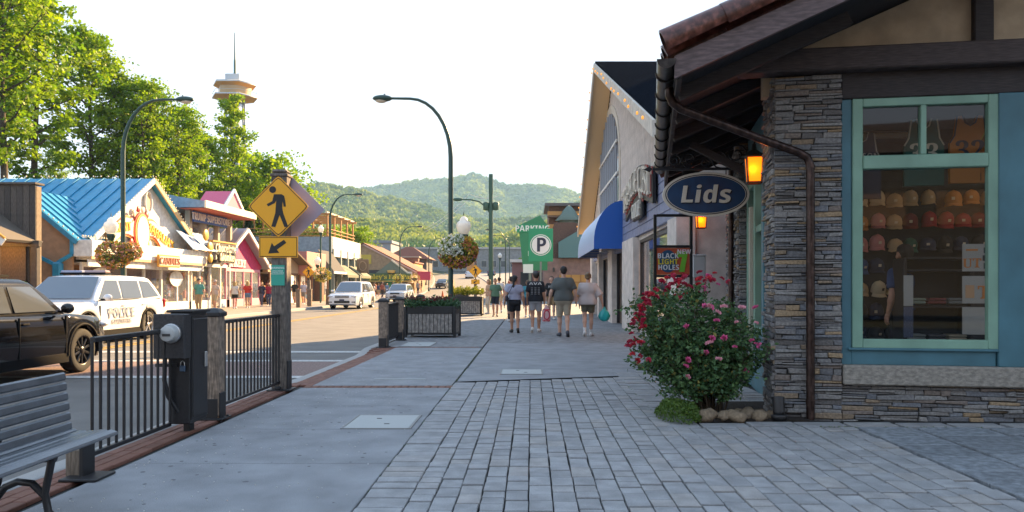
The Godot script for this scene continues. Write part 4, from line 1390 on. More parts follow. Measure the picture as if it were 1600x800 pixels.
func bench() -> void:
	# park bench with its back to the road, seen from its far end
	var slat := M(C(0.22, 0.245, 0.275), 0.38, 0.45, "fine", V(1, 6, 1), 0.0, "blotch", 0.8)
	var iron := M(C(0.012, 0.012, 0.014), 0.45)
	var o := thing("park_bench", "grey metal slat park bench with black iron legs in the lower left corner", "bench", V(-2.84, 0, -4.04), 1.5)
	var L := 1.9
	for k in 6:
		var y := 0.445 + k * 0.064
		var x := -0.125 - k * 0.008
		var mb := MB.new()
		mb.t = Transform3D(Basis(V(0, 0, 1), 0.12), Vector3.ZERO)
		mb.box(Vector3.ZERO, V(0.028, 0.054, L), 0.010)
		part(mb, "back_slat", slat, o, V(x, y, 0))
	for k in 5:
		var mb := MB.new()
		mb.t = Transform3D(Basis(V(0, 0, 1), [-0.05, 0.0, 0.03, 0.02, -0.3][k]), Vector3.ZERO)
		mb.box(Vector3.ZERO, V(0.062, 0.026, L), 0.010)
		part(mb, "seat_slat", slat, o, V(-0.11 + k * 0.066, [0.415, 0.402, 0.402, 0.408, 0.402][k], 0))
	for z in [-0.28, 0.70]:
		var leg := Node3D.new()
		leg.name = "leg_frame"
		o.add_child(leg, true)
		leg.position = V(0, 0, z)
		for a in [[[0.15, 0.38], [0.13, 0.28], [0.11, 0.18], [0.13, 0.08], [0.2, 0.0]], [[-0.14, 0.38], [-0.15, 0.25], [-0.19, 0.12], [-0.27, 0.0]], [[-0.14, 0.37], [-0.155, 0.5], [-0.19, 0.78]], [[0.17, 0.38], [0.0, 0.375], [-0.16, 0.385]], [[0.11, 0.17], [0.04, 0.24], [-0.04, 0.25], [-0.11, 0.22], [-0.17, 0.14]]]:
			var pts := PackedVector3Array()
			for p in a: pts.append(V(p[0], p[1], 0))
			var mb := MB.new()
			mb.tube(pts, 0.021, 8)
			part(mb, "casting", iron, leg)
		for x in [0.2, -0.27]: bx(leg, "foot", iron, V(x, 0.012, 0), V(0.09, 0.024, 0.07), 0.006)
func build_street_furniture() -> void:
	bench()
	railing("black steel railing panel behind the bench, up to the meter cabinet", -3.27, 5.72, 6.95, 0.95)
	railing("black steel railing panel between wooden post and crossing sign post", -3.27, 7.98, 9.95, 0.97)
	post("capped wooden railing post right behind the black meter cabinet", -3.24, 7.84, 1.02, 0.165, true)
	post("capped wooden post nearest the flower planter, railing beyond it", -3.25, 16.9, 0.98, 0.19, true)
	post("capped wooden post at the far end of the short railing by the planter", -3.27, 19.1, 0.98, 0.19, true)
	railing("short black railing panel beside the first flower planter", -3.3, 17.0, 19.0, 0.93)
	post("capped wooden post standing behind the red flowers of the first planter", -3.3, 22.9, 1.0, 0.19, true)
	# stub post under the railing near the bench
	var iron := M(C(0.012, 0.012, 0.014), 0.5)
	var stub := thing("post_stub", "short wooden stub with black bracket beside the bench's far end", "post", V(-3.22, 0, -5.45))
	bx(stub, "timber", M(C(0.30, 0.24, 0.18), 0.85, 0.0, "weather", V(5, 0.5, 5), 0.8), V(0, 0.1, 0), V(0.11, 0.2, 0.11), 0.008)
	bx(stub, "bracket", iron, V(0.08, 0.12, 0.02), V(0.03, 0.24, 0.15), 0.005)
	bx(stub, "base_plate", iron, V(0.1, 0.012, 0.05), V(0.26, 0.018, 0.26), 0.004)
	# meter cabinet
	var box := M(C(0.018, 0.018, 0.021), 0.45, 0.0, "stain", Vector3.ONE * 1.5)
	var cab := thing("meter_cabinet", "black metal electric meter cabinet with round glass meter and padlock", "cabinet", V(-3.20, 0, -7.18))
	bx(cab, "body", box, V(0, 0.60, 0), V(0.18, 1.02, 0.36), 0.008)
	bx(cab, "roof_plate", box, V(0, 1.12, 0), V(0.24, 0.025, 0.40), 0.006)
	bx(cab, "door", box, V(0.098, 0.60, -0.01), V(0.018, 0.90, 0.31), 0.006)
	bx(cab, "door_edge", box, V(0.094, 0.60, -0.01), V(0.012, 0.95, 0.34), 0.004)
	bx(cab, "leg", box, V(0, 0.045, 0), V(0.06, 0.09, 0.1), 0.004)
	bx(cab, "meter_box", M(C(0.05, 0.05, 0.055), 0.5, 0.3, "stain", Vector3.ONE * 2), V(-0.03, 0.90, 0.27), V(0.28, 0.40, 0.14), 0.008)
	var steel := M(C(0.5, 0.5, 0.5), 0.3, 0.9)
	var mb := MB.new()
	mb.t = Transform3D(Basis(Vector3.RIGHT, PI / 2), V(-0.0, 0.93, 0.34))
	mb.lathe(PackedVector2Array([Vector2(0.078, 0.0), Vector2(0.08, 0.03), Vector2(0.072, 0.034), Vector2(0.07, 0.09), Vector2(0.062, 0.105), Vector2(0.0, 0.11)]), Vector3.ZERO, 20)
	var mt := part(mb, "meter", M(C(0.42, 0.43, 0.42), 0.2, 0.0), cab)
	mb = MB.new()
	mb.t = Transform3D(Basis(Vector3.RIGHT, PI / 2), V(-0.0, 0.93, 0.34))
	mb.lathe(PackedVector2Array([Vector2(0.087, 0.0), Vector2(0.089, 0.02), Vector2(0.084, 0.028), Vector2(0.078, 0.028)]), Vector3.ZERO, 20)
	part(mb, "ring", steel, mt)
	bx(mt, "dial", M(C(0.05, 0.05, 0.05), 0.4), V(-0.0, 0.92, 0.449), V(0.07, 0.022, 0.006))
	bx(cab, "hasp", steel, V(0.114, 0.66, -0.10), V(0.018, 0.14, 0.05), 0.004)
	bx(cab, "latch_bar", iron, V(-0.12, 0.63, 0.19), V(0.2, 0.03, 0.012), 0.002)
	var pl := bx(cab, "padlock", M(C(0.06, 0.10, 0.16), 0.4, 0.3), V(0.03, 0.60, 0.196), V(0.05, 0.055, 0.025), 0.006)
	mb = MB.new()
	mb.tube(PackedVector3Array([V(-0.017, 0.025, 0), V(-0.017, 0.055, 0), V(0, 0.07, 0), V(0.017, 0.055, 0), V(0.017, 0.025, 0)]), 0.004, 6)
	part(mb, "shackle", steel, pl)
	mb = MB.new()
	mb.tube(PackedVector3Array([V(-0.1, 0.7, 0.26), V(-0.11, 0.5, 0.25), V(-0.09, 0.35, 0.22), V(-0.02, 0.2, 0.17)]), 0.02, 8)
	part(mb, "conduit", iron, cab)
	# crossing sign post
	var wood := M(C(0.34, 0.285, 0.24), 0.85, 0.0, "weather", V(5, 0.45, 5), 1.0, "stain", 0.6)
	var sp := thing("crossing_sign_post", "tall wooden post with yellow pedestrian diamond, arrow plate and green notice", "sign", V(-3.27, 0, -10.05))
	bx(sp, "timber", wood, V(0, 1.40, 0), V(0.2, 2.8, 0.2), 0.012)
	bx(sp, "cap", wood, V(0, 2.84, 0), V(0.2, 0.06, 0.2), 0.03)
	bx(sp, "collar", wood, V(0, 2.79, 0), V(0.23, 0.04, 0.23), 0.01)
	crossing_sign(sp, 2.38, 0.99, 0.112, true, 1.855)
	var back := Node3D.new()
	back.name = "rear_plate"
	sp.add_child(back)
	back.position = V(0.10, 2.36, -0.115)
	mb = MB.new()
	mb.prism(PackedVector2Array([Vector2(0.44, 0), Vector2(0, 0.44), Vector2(-0.44, 0), Vector2(0, -0.44)]), -0.003, 0.003)
	part(mb, "plate", M(C(0.24, 0.28, 0.40), 0.5), back)
	var nt := Node3D.new()
	nt.name = "notice"
	sp.add_child(nt)
	nt.position = V(-0.01, 1.49, 0.108)
	bx(nt, "plate", M(C(0.03, 0.33, 0.24), 0.5), Vector3.ZERO, V(0.175, 0.265, 0.005), 0.001)
	var wt := M(C(0.6, 0.7, 0.65), 0.6)
	words(nt, "lettering", "WARNING", wt, V(0, 0.095, 0.004), 0.026, 0, 0.002)
	words(nt, "lettering", "AREA UNDER", wt, V(0, 0.055, 0.004), 0.016, 0, 0.002)
	words(nt, "lettering", "SURVEILLANCE", wt, V(0, 0.03, 0.004), 0.016, 0, 0.002)
	bx(nt, "rule", wt, V(0, 0.012, 0.003), V(0.15, 0.003, 0.002))
	bx(sp, "foot_bracket", iron, V(0.108, 0.19, 0.01), V(0.014, 0.38, 0.17), 0.003)
	bx(sp, "base_plate", iron, V(0.02, 0.008, 0.05), V(0.3, 0.016, 0.3), 0.003)
	mb = MB.new()
	mb.tube(PackedVector3Array([V(-0.03, 0.03, 0.15), V(0.04, 0.03, 0.15)]), 0.025, 8)
	part(mb, "hinge_foot", iron, sp)
	# planters
	planter(V(-2.63, 0, -20.55), 1.30, 0.85, 0.8, "black framed slat planter with dark green plants and red flowers", "red")
	planter(V(-3.0, 0, -35.2), 1.5, 0.9, 1.0, "slat planter with bright yellow-green bush behind the lamp post", "yellow")
	# bin behind the second planter
	var bin := thing("litter_bin", "dark grey rounded litter bin behind the yellow bush planter", "bin", V(-3.55, 0, -39.0))
	mb = MB.new()
	mb.lathe(PackedVector2Array([Vector2(0.36, 0.0), Vector2(0.4, 0.05), Vector2(0.42, 0.95), Vector2(0.44, 1.0), Vector2(0.40, 1.1), Vector2(0.25, 1.17), Vector2(0.0, 1.19)]), Vector3.ZERO, 18)
	part(mb, "body", M(C(0.035, 0.033, 0.035), 0.5), bin)
	bx(bin, "opening", M(C(0.003, 0.003, 0.003), 0.9), V(0, 1.03, 0.41), V(0.34, 0.12, 0.04), 0.01)
	# small bench end between planters
	var sb := thing("street_bench", "dark iron bench standing between the two planters", "bench", V(-2.9, 0, -28.0), 0.0)
	for k in 5: bx(sb, "seat_slat", M(C(0.05, 0.05, 0.055), 0.5), V(-0.2 + k * 0.1, 0.43, 0), V(0.08, 0.025, 1.5), 0.005)
	for k in 4: bx(sb, "back_slat", M(C(0.05, 0.05, 0.055), 0.5), V(-0.27 - k * 0.02, 0.52 + k * 0.09, 0), V(0.025, 0.07, 1.5), 0.005)
	for z in [-0.6, 0.6]:
		for x in [-0.22, 0.2]:
			var lg := MB.new()
			lg.tube(PackedVector3Array([V(x, 0.42, z), V(x * 0.8, 0.25, z), V(x * 0.85, 0.1, z), V(x * 1.35, 0.0, z)]), 0.025, 6)
			part(lg, "leg", iron, sb)
		mb = MB.new()
		mb.tube(PackedVector3Array([V(-0.33, 0.66, z), V(-0.1, 0.68, z), V(0.2, 0.64, z), V(0.24, 0.5, z), V(0.2, 0.42, z)]), 0.018, 6)
		part(mb, "armrest", iron, sb)
	# second crossing sign further up the near pavement and one on the far side
	for a in [[-3.55, 49.0, "yellow pedestrian crossing sign beyond the second planter"], [-15.2, 52.5, "yellow pedestrian crossing sign on the far pavement left of the white car"]]:
		var s := thing("crossing_sign", a[2], "sign", V(a[0], 0, -a[1]), 0.0, "small crossing signs up the street")
		bx(s, "timber", wood, V(0, 0.85 if a[0] < -10 else 0.9, 0), V(0.2, 1.8, 0.2), 0.01)
		bx(s, "pole", iron, V(0, 2.0, 0.0), V(0.06, 1.0, 0.06))
		crossing_sign(s, 2.3, 1.05, 0.11, a[0] > -10, 1.62)
func sprig(mb: MB, p: Vector3, d: Vector3, l: float, w: float) -> void:
	# one leaf: a folded pointed blade from p along d
	var s := d.cross(V(rr(-1, 1), rr(-1, 1), rr(-1, 1))).normalized() * w
	var u := d.cross(s).normalized() * w * 0.25
	var m := p + d * l * 0.5 
	mb.tri(p, m + s + u, p + d * l)
	mb.tri(p, p + d * l, m - s + u)
func planter(at: Vector3, w: float, h: float, dep: float, label: String, kind: String) -> void:
	var iron := M(C(0.012, 0.011, 0.011), 0.5)
	var wood := M(C(0.62, 0.56, 0.50), 0.8, 0.0, "weather", V(4, 0.5, 4), 0.6, "stain", 0.6)
	var o := thing("street_planter", label, "planter", at, -4.0 if kind == "red" else 0.0, "slat planters along the kerb")
	for x in [-1.0, 1.0]:
		for z in [-1.0, 1.0]: bx(o, "corner_post", iron, V(x * w / 2, h / 2 - 0.02, z * dep / 2), V(0.075, h - 0.04, 0.075), 0.008)
	for z in [-1.0, 1.0]:
		bx(o, "top_rail", iron, V(0, h - 0.13, z * dep / 2), V(w - 0.08, 0.2, 0.05), 0.006)
		bx(o, "bottom_rail", iron, V(0, 0.10, z * dep / 2), V(w - 0.08, 0.06, 0.05), 0.005)
	for x in [-1.0, 1.0]:
		bx(o, "top_rail", iron, V(x * w / 2, h - 0.13, 0), V(0.05, 0.2, dep - 0.08), 0.006)
		bx(o, "bottom_rail", iron, V(x * w / 2, 0.10, 0), V(0.05, 0.06, dep - 0.08), 0.005)
	bx(o, "liner", M(C(0.02, 0.02, 0.02), 0.9), V(0, h / 2 + 0.02, 0), V(w - 0.1, h - 0.14, dep - 0.1))
	var n := int(w / 0.105)
	for k in n:
		bx(o, "slat", wood, V(-w / 2 + 0.06 + (k + 0.5) * (w - 0.12) / n, h / 2 - 0.06, dep / 2 + 0.002), V((w - 0.12) / n - 0.012, h - 0.34, 0.024), 0.004)
	n = int(dep / 0.105)
	for k in n:
		for s in [-1.0, 1.0]:
			bx(o, "slat", wood, V(s * (w / 2 + 0.002), h / 2 - 0.06, -dep / 2 + 0.06 + (k + 0.5) * (dep - 0.12) / n), V(0.024, h - 0.34, (dep - 0.12) / n - 0.012), 0.004)
	# plants
	var pl := thing("planter_plants", "dark green leafy plants with small red flowers in the first planter" if kind == "red" else "bright yellow-green bush filling the second planter", "plants", at + V(0, h - 0.06, 0), 0.0)
	var mb := MB.new()
	mb.use_c = true
	var cnt := 2600
	for k in cnt:
		var x := rr(-0.5, 0.5) * w * 1.02
		var z := rr(-0.5, 0.5) * dep * 1.02
		var bump := 0.10 + 0.08 * sin(x * 7.0 + z * 5.0) + 0.05 * sin(x * 17.0)
		var y := rr(-0.05, 0.06 + bump) + (0.14 if kind == "yellow" else 0.02)
		if kind == "yellow": y += 0.12 * rng.randf()
		if kind == "red": mb.col = C(0.03, 0.085, 0.03).lerp(C(0.07, 0.14, 0.06), rng.randf())
		else: mb.col = C(0.10, 0.16, 0.012).lerp(C(0.38, 0.34, 0.02), rng.randf())
		if kind == "red" and y > 0.15 and rng.randf() < 0.55: mb.col = C(0.22, 0.03, 0.035).lerp(C(0.12, 0.04, 0.04), rng.randf())
		sprig(mb, V(x, y, z), V(rr(-1, 1), rr(-0.2, 1.0), rr(-1, 1)).normalized(), rr(0.07, 0.13), rr(0.015, 0.03))
	part(mb, "foliage", leafy(0.5), pl)

# ---------------------------------------------------------------- rose bush and its bed
func build_bush() -> void:
	var bed := MB.new()
	bed.prism(PackedVector2Array([Vector2(1.66, -8.8), Vector2(1.66, -7.62), Vector2(2.75, -7.58), Vector2(2.95, -8.8)]), 0.0, 0.03)
	var o := struct(bed, "planting_bed", M(C(0.045, 0.033, 0.024), 0.95, 0.0, "grain", Vector3.ONE * 3.0, 2.0))
	o.transform = Transform3D(Basis(V(1, 0, 0), V(0, 0, 1), V(0, 1, 0)), V(0, 0.0, 0))
	var b := thing("rose_bush", "large rose bush with red and pink flowers beside the stone pillar", "bush", V(1.82, 0.02, -8.15))
	var stems := MB.new()
	var leaves := MB.new()
	leaves.use_c = true
	var tips := []
	for k in 46:
		var a := rr(0, TAU)
		var r0 := rr(0.0, 0.16)
		var lean := rr(0.05, 1.0)
		var p0 := V(cos(a) * r0 + 0.1, 0, sin(a) * r0)
		var reach := sqrt(rng.randf()) * 0.72
		var top := V(cos(a) * reach * 1.02 - 0.06, 0.0, sin(a) * reach * 0.8)
		var hh := rr(0.5, 1.4) * (1.0 - 0.25 * reach)
		if top.x > 0.25: hh *= 0.92
		top.y = hh
		var mid := p0.lerp(top, 0.5) + V(-0.15 * (top.x - p0.x), 0.1, 0)
		var pts := PackedVector3Array()
		for q in 9:
			var f := q / 8.0
			pts.append(p0 * (1 - f) * (1 - f) + mid * 2.0 * f * (1 - f) + top * f * f + V(rr(-0.01, 0.01), 0, rr(-0.01, 0.01)) * f)
		stems.tube(pts, PackedFloat32Array([0.011, 0.01, 0.009, 0.008, 0.007, 0.006, 0.005, 0.004, 0.003]), 5, false)
		for q in range(2, 9):
			var side := 2 + rng.randi() % 3
			for s in side:
				var d := V(rr(-1, 1), rr(-0.3, 0.9), rr(-1, 1)).normalized()
				var l := rr(0.08, 0.24)
				var e := pts[q] + d * l
				if e.y < 0.16: continue
				stems.tube(PackedVector3Array([pts[q], e]), 0.002, 3, false)
				if q > 6 and s == 0: tips.append(e)
				for m in 14:
					var f := rr(0.2, 1.05)
					var p := pts[q] + d * l * f + V(rr(-0.035, 0.035), rr(-0.035, 0.035), rr(-0.035, 0.035))
					leaves.col = C(0.032, 0.09, 0.034).lerp(C(0.11, 0.20, 0.065), rng.randf())
					if rng.randf() < 0.04: leaves.col = C(0.25, 0.2, 0.04)
					sprig(leaves, p, V(rr(-1, 1), rr(-0.6, 0.7), rr(-1, 1)).normalized(), rr(0.035, 0.06), rr(0.012, 0.02))
	part(stems, "stems", M(C(0.07, 0.05, 0.03), 0.85), b)
	# fill the body of the bush with leaf sprays
	for k in 900:
		var u := V(rr(-1, 1), rr(-1, 1), rr(-1, 1))
		if u.length() > 1.0 or u.length() < 0.45: continue
		var c := V(u.x * 0.64 - 0.02, 0.72 + u.y * 0.70, u.z * 0.56)
		if c.y > 1.36 - 0.5 * max(0.0, u.x): continue
		if c.y < 0.14 : continue
		for m in 13:
			leaves.col = C(0.032, 0.09, 0.034).lerp(C(0.11, 0.20, 0.065), rng.randf())
			if rng.randf() < 0.035: leaves.col = C(0.22, 0.19, 0.04)
			sprig(leaves, c + V(rr(-0.06, 0.06), rr(-0.05, 0.05), rr(-0.06, 0.06)), V(rr(-1, 1), rr(-0.6, 0.7), rr(-1, 1)).normalized(), rr(0.035, 0.06), rr(0.012, 0.02))
	part(leaves, "foliage", leafy(0.45), b)
	# flowers
	var rose := []
	for v in 3:
		var mb := MB.new()
		for q in 22:
			var a := q * 2.4
			var r := 0.006 + 0.0012 * q
			var d := V(cos(a) * r * 30.0, 1.0 - 0.025 * q, sin(a) * r * 30.0).normalized()
			sprig(mb, V(cos(a), 0, sin(a)) * r * 0.5, d, rr(0.026, 0.036), 0.016)
		rose.append(mb.mesh())
	var reds := [M(C(0.40, 0.012, 0.05), 0.55), M(C(0.46, 0.01, 0.025), 0.55), M(C(0.34, 0.008, 0.04), 0.55)]
	var pinks := [M(C(0.62, 0.10, 0.26), 0.6), M(C(0.70, 0.30, 0.36), 0.6)]
	for k in 125:
		var p: Vector3
		if k < 72:
			var a := rr(PI * 0.42, PI * 1.12)
			p = V(cos(a) * rr(0.60, 0.74) - 0.08, 0.88 + sin(a) * rr(0.50, 0.60) * (1.0 if a < PI else 1.6), rr(-0.1, 0.5))
		elif k < 100:
			p = V(rr(-0.62, 0.3), rr(1.2, 1.44), rr(-0.35, 0.35))
		else:
			var a := rr(0, TAU)
			p = V(rr(-0.35, 0.52), rr(0.35, 1.15), 0.0)
			p.z = 0.56 * sqrt(max(0.05, 1.0 - pow((p.x + 0.08) / 0.72, 2) - pow((p.y - 0.86) / 0.62, 2))) + 0.03
		var m: Material = reds[rng.randi() % 3]
		if k >= 104 or (k >= 90 and p.x > -0.1): m = pinks[rng.randi() % 2]
		var f := part(rose[rng.randi() % 3], "flower", m, b, p)
		f.rotation = V(rr(-0.2, 1.3), rr(0, TAU), rr(-0.6, 0.6))
		f.scale = Vector3.ONE * rr(0.65, 1.1)
	# low ground cover
	var gc := MB.new()
	gc.use_c = true
	for k in 3200:
		var a := rr(0, TAU)
		var r := sqrt(rng.randf())
		var y := 0.17 * sqrt(1.0 - r * r) * rr(0.7, 1.1)
		gc.col = C(0.05, 0.11, 0.015).lerp(C(0.12, 0.19, 0.03), rng.randf())
		sprig(gc, V(cos(a) * r * 0.23 + (0.05 if r > 0.5 else 0.0), y, sin(a) * r * 0.42), V(rr(-1, 1), rr(0.0, 1.2), rr(-1, 1)).normalized(), rr(0.018, 0.04), rr(0.006, 0.012))
	var g := thing("ground_cover", "low bright green ground cover at the foot of the rose bush", "plant", V(1.46, 0.0, -7.85))
	part(gc, "foliage", leafy(0.5), g)
	# rocks
	var spots := [[1.77, 7.68, 0.12], [1.92, 7.66, 0.09], [2.03, 7.63, 0.11], [2.17, 7.72, 0.10], [2.27, 7.66, 0.10], [2.31, 7.82, 0.08], [2.22, 7.86, 0.09], [2.40, 7.72, 0.08], [1.70, 7.78, 0.08], [2.12, 7.88, 0.07]]
	var where := ["leftmost of the rocks under the rose bush", "small rock second from the left under the rose bush", "flat rock at the front middle of the rose bed", "tan rock behind the front row right of the rose stems", "round rock nearest the spotlight", "rock behind the round one near the stone pillar", "rock half hidden behind the tan ones", "rock between spotlight and stone pillar", "dark small rock by the ground cover", "smallest rock at the back of the rose bed"]
	for k in spots.size():
		var mb := MB.new()
		var rows := []
		var sd := rr(0, 9)
		for i in 8:
			var f := PI * i / 7.0
			var row := PackedVector3Array()
			for q in 12:
				var w := -TAU * q / 12
				var nn := V(cos(w) * sin(f), -cos(f), sin(w) * sin(f))
				var bump := 1.0 + 0.16 * sin(nn.x * 4.0 + sd) + 0.12 * sin(nn.y * 5.0 + sd * 2.0 + nn.z * 4.0)
				row.append(nn * bump * V(spots[k][2], spots[k][2] * 0.62, spots[k][2] * 0.8))
			rows.append(row)
		mb.grid(rows, true)
		single(mb, "rock", M(C(0.30, 0.22, 0.14) * rr(0.7, 1.15), 0.9, 0.0, "stain", Vector3.ONE * 2.0, 1.0), where[k], "rock", V(spots[k][0], 0.05, -spots[k][1]), rr(0, 360), "rocks in the rose bed")
	# landscape spotlight
	var sp := thing("ground_spotlight", "small black metal spotlight on the ground beside the stone pillar", "spotlight", V(2.46, 0.02, -7.62))
	var blk := M(C(0.025, 0.024, 0.025), 0.45, 0.2)
	var mb := MB.new()
	mb.lathe(PackedVector2Array([Vector2(0.0, 0.0), Vector2(0.075, 0.0), Vector2(0.078, 0.05), Vector2(0.06, 0.06), Vector2(0.0, 0.062)]), Vector3.ZERO, 14)
	part(mb, "base", blk, sp)
	mb = MB.new()
	mb.t = Transform3D(Basis(Vector3.RIGHT, -0.25), V(0, 0.06, 0))
	mb.lathe(PackedVector2Array([Vector2(0.045, 0.0), Vector2(0.058, 0.02), Vector2(0.06, 0.15), Vector2(0.064, 0.155), Vector2(0.064, 0.17), Vector2(0.05, 0.17), Vector2(0.045, 0.14), Vector2(0.0, 0.14)]), Vector3.ZERO, 14)
	part(mb, "housing", blk, sp)

# ---------------------------------------------------------------- shops on the far side of the road
var shop_glass: Material
func shopfront(b: Node3D, x0: float, x1: float, h: float, n: int, frame: Material, back: Color, z := 0.0, goods := true) -> void:
	# glazed front between x0 and x1 with posts, a stall riser and a shallow room behind
	if shop_glass == null: shop_glass = glass(Color(0.8, 0.85, 0.9), 0.06)
	var w := x1 - x0
	var c := (x0 + x1) / 2
	bx(b, "shop_back", M(back, 0.9, 0.0, "stain", Vector3.ONE * 0.9), V(c, h / 2, z - 2.0), V(w, h, 0.1))
	bx(b, "shop_floor", M(C(0.25, 0.18, 0.12), 0.7), V(c, 0.03, z - 1.0), V(w, 0.06, 1.9))
	bx(b, "shop_ceiling", M(C(0.45, 0.42, 0.38), 0.9), V(c, h - 0.03, z - 1.0), V(w, 0.06, 1.9))
	for k in n + 1: bx(b, "window_post", frame, V(x0 + w * k / n, h / 2, z), V(0.13, h, 0.12), 0.01)
	bx(b, "window_head", frame, V(c, h - 0.1, z + 0.002), V(w, 0.2, 0.1), 0.01)
	for k in n:
		var xc := x0 + w * (k + 0.5) / n
		var door: bool = n > 2 and k == n / 2
		if not door: bx(b, "stall_riser", frame, V(xc, 0.25, z), V(w / n - 0.14, 0.5, 0.1), 0.01)
		bx(b, "pane", shop_glass, V(xc, h / 2 + (0.0 if door else 0.15), z - 0.01), V(w / n - 0.13, h - (0.2 if door else 0.7), 0.008))
		if goods:
			var g := MB.new()
			g.use_c = true
			for q in 14:
				g.col = [C(0.5, 0.25, 0.08), C(0.45, 0.1, 0.08), C(0.5, 0.45, 0.35), C(0.1, 0.15, 0.3), C(0.35, 0.3, 0.05), C(0.4, 0.2, 0.3)][rng.randi() % 6]
				var s := V(rr(0.12, 0.34), rr(0.15, 0.45), 0.15)
				g.box(V(xc + rr(-0.42, 0.42) * w / n, 0.65 + rr(0.0, 1.0) * (h - 1.3), z - rr(0.5, 1.7)), s, 0.03)
			var gv := M(C(1, 1, 1), 0.7)
			gv.vertex_color_use_as_albedo = true
			tag(part(g, "window_goods", gv, b), "", "", "", "stuff")
func seam_roof(b: Node3D, m: Material, a: Vector3, along: Vector3, down: Vector3, n: int, called := "roof_panel") -> void:
	# standing-seam slope: n panels side by side along the ridge, each with a raised seam
	var nn := along.cross(down).normalized()
	if nn.y < 0: nn = -nn
	var w := along / n
	for k in n:
		var mb := MB.new()
		var p := a + w * k
		var q := p + w * 0.985
		mb.quad(p, q, q + down, p + down)
		mb.quad(p - nn * 0.05, q - nn * 0.05, q + down - nn * 0.05, p + down - nn * 0.05)
		mb.quad(p + down, q + down, q + down - nn * 0.05, p + down - nn * 0.05)
		var s := w.normalized() * 0.03
		mb.quad(p, p + nn * 0.06, p + down + nn * 0.06, p + down)
		mb.quad(p + s, p + s + nn * 0.06, p + down + s + nn * 0.06, p + down + s)
		mb.quad(p + nn * 0.06, p + s + nn * 0.06, p + s + down + nn * 0.06, p + down + nn * 0.06)
		part(mb, called, m, b)
func bulbs_along(b: Node3D, a: Vector3, c: Vector3, n: int, m: Material) -> void:
	var mb := MB.new()
	mb.ball(Vector3.ZERO, V(0.032, 0.045, 0.032), 6, 4)
	var bm := mb.mesh()
	for k in n + 1: part(bm, "bulb", m, b, a.lerp(c, float(k) / n))
func plank_wall(b: Node3D, called: String, x0: float, x1: float, y0: float, y1: float, at: Transform3D, m: Array, pw := 0.22) -> void:
	# upright boards side by side; at sends x along the wall, y up, z outwards
	var n := int((x1 - x0) / pw)
	var w := (x1 - x0) / n
	for k in n:
		var mb := MB.new()
		mb.t = at
		mb.box(V(x0 + (k + 0.5) * w, (y0 + y1) / 2 + rr(-0.01, 0.01), rr(0, 0.012)), V(w - 0.012, y1 - y0, 0.05), 0.006)
		part(mb, called, m[rng.randi() % m.size()], b)
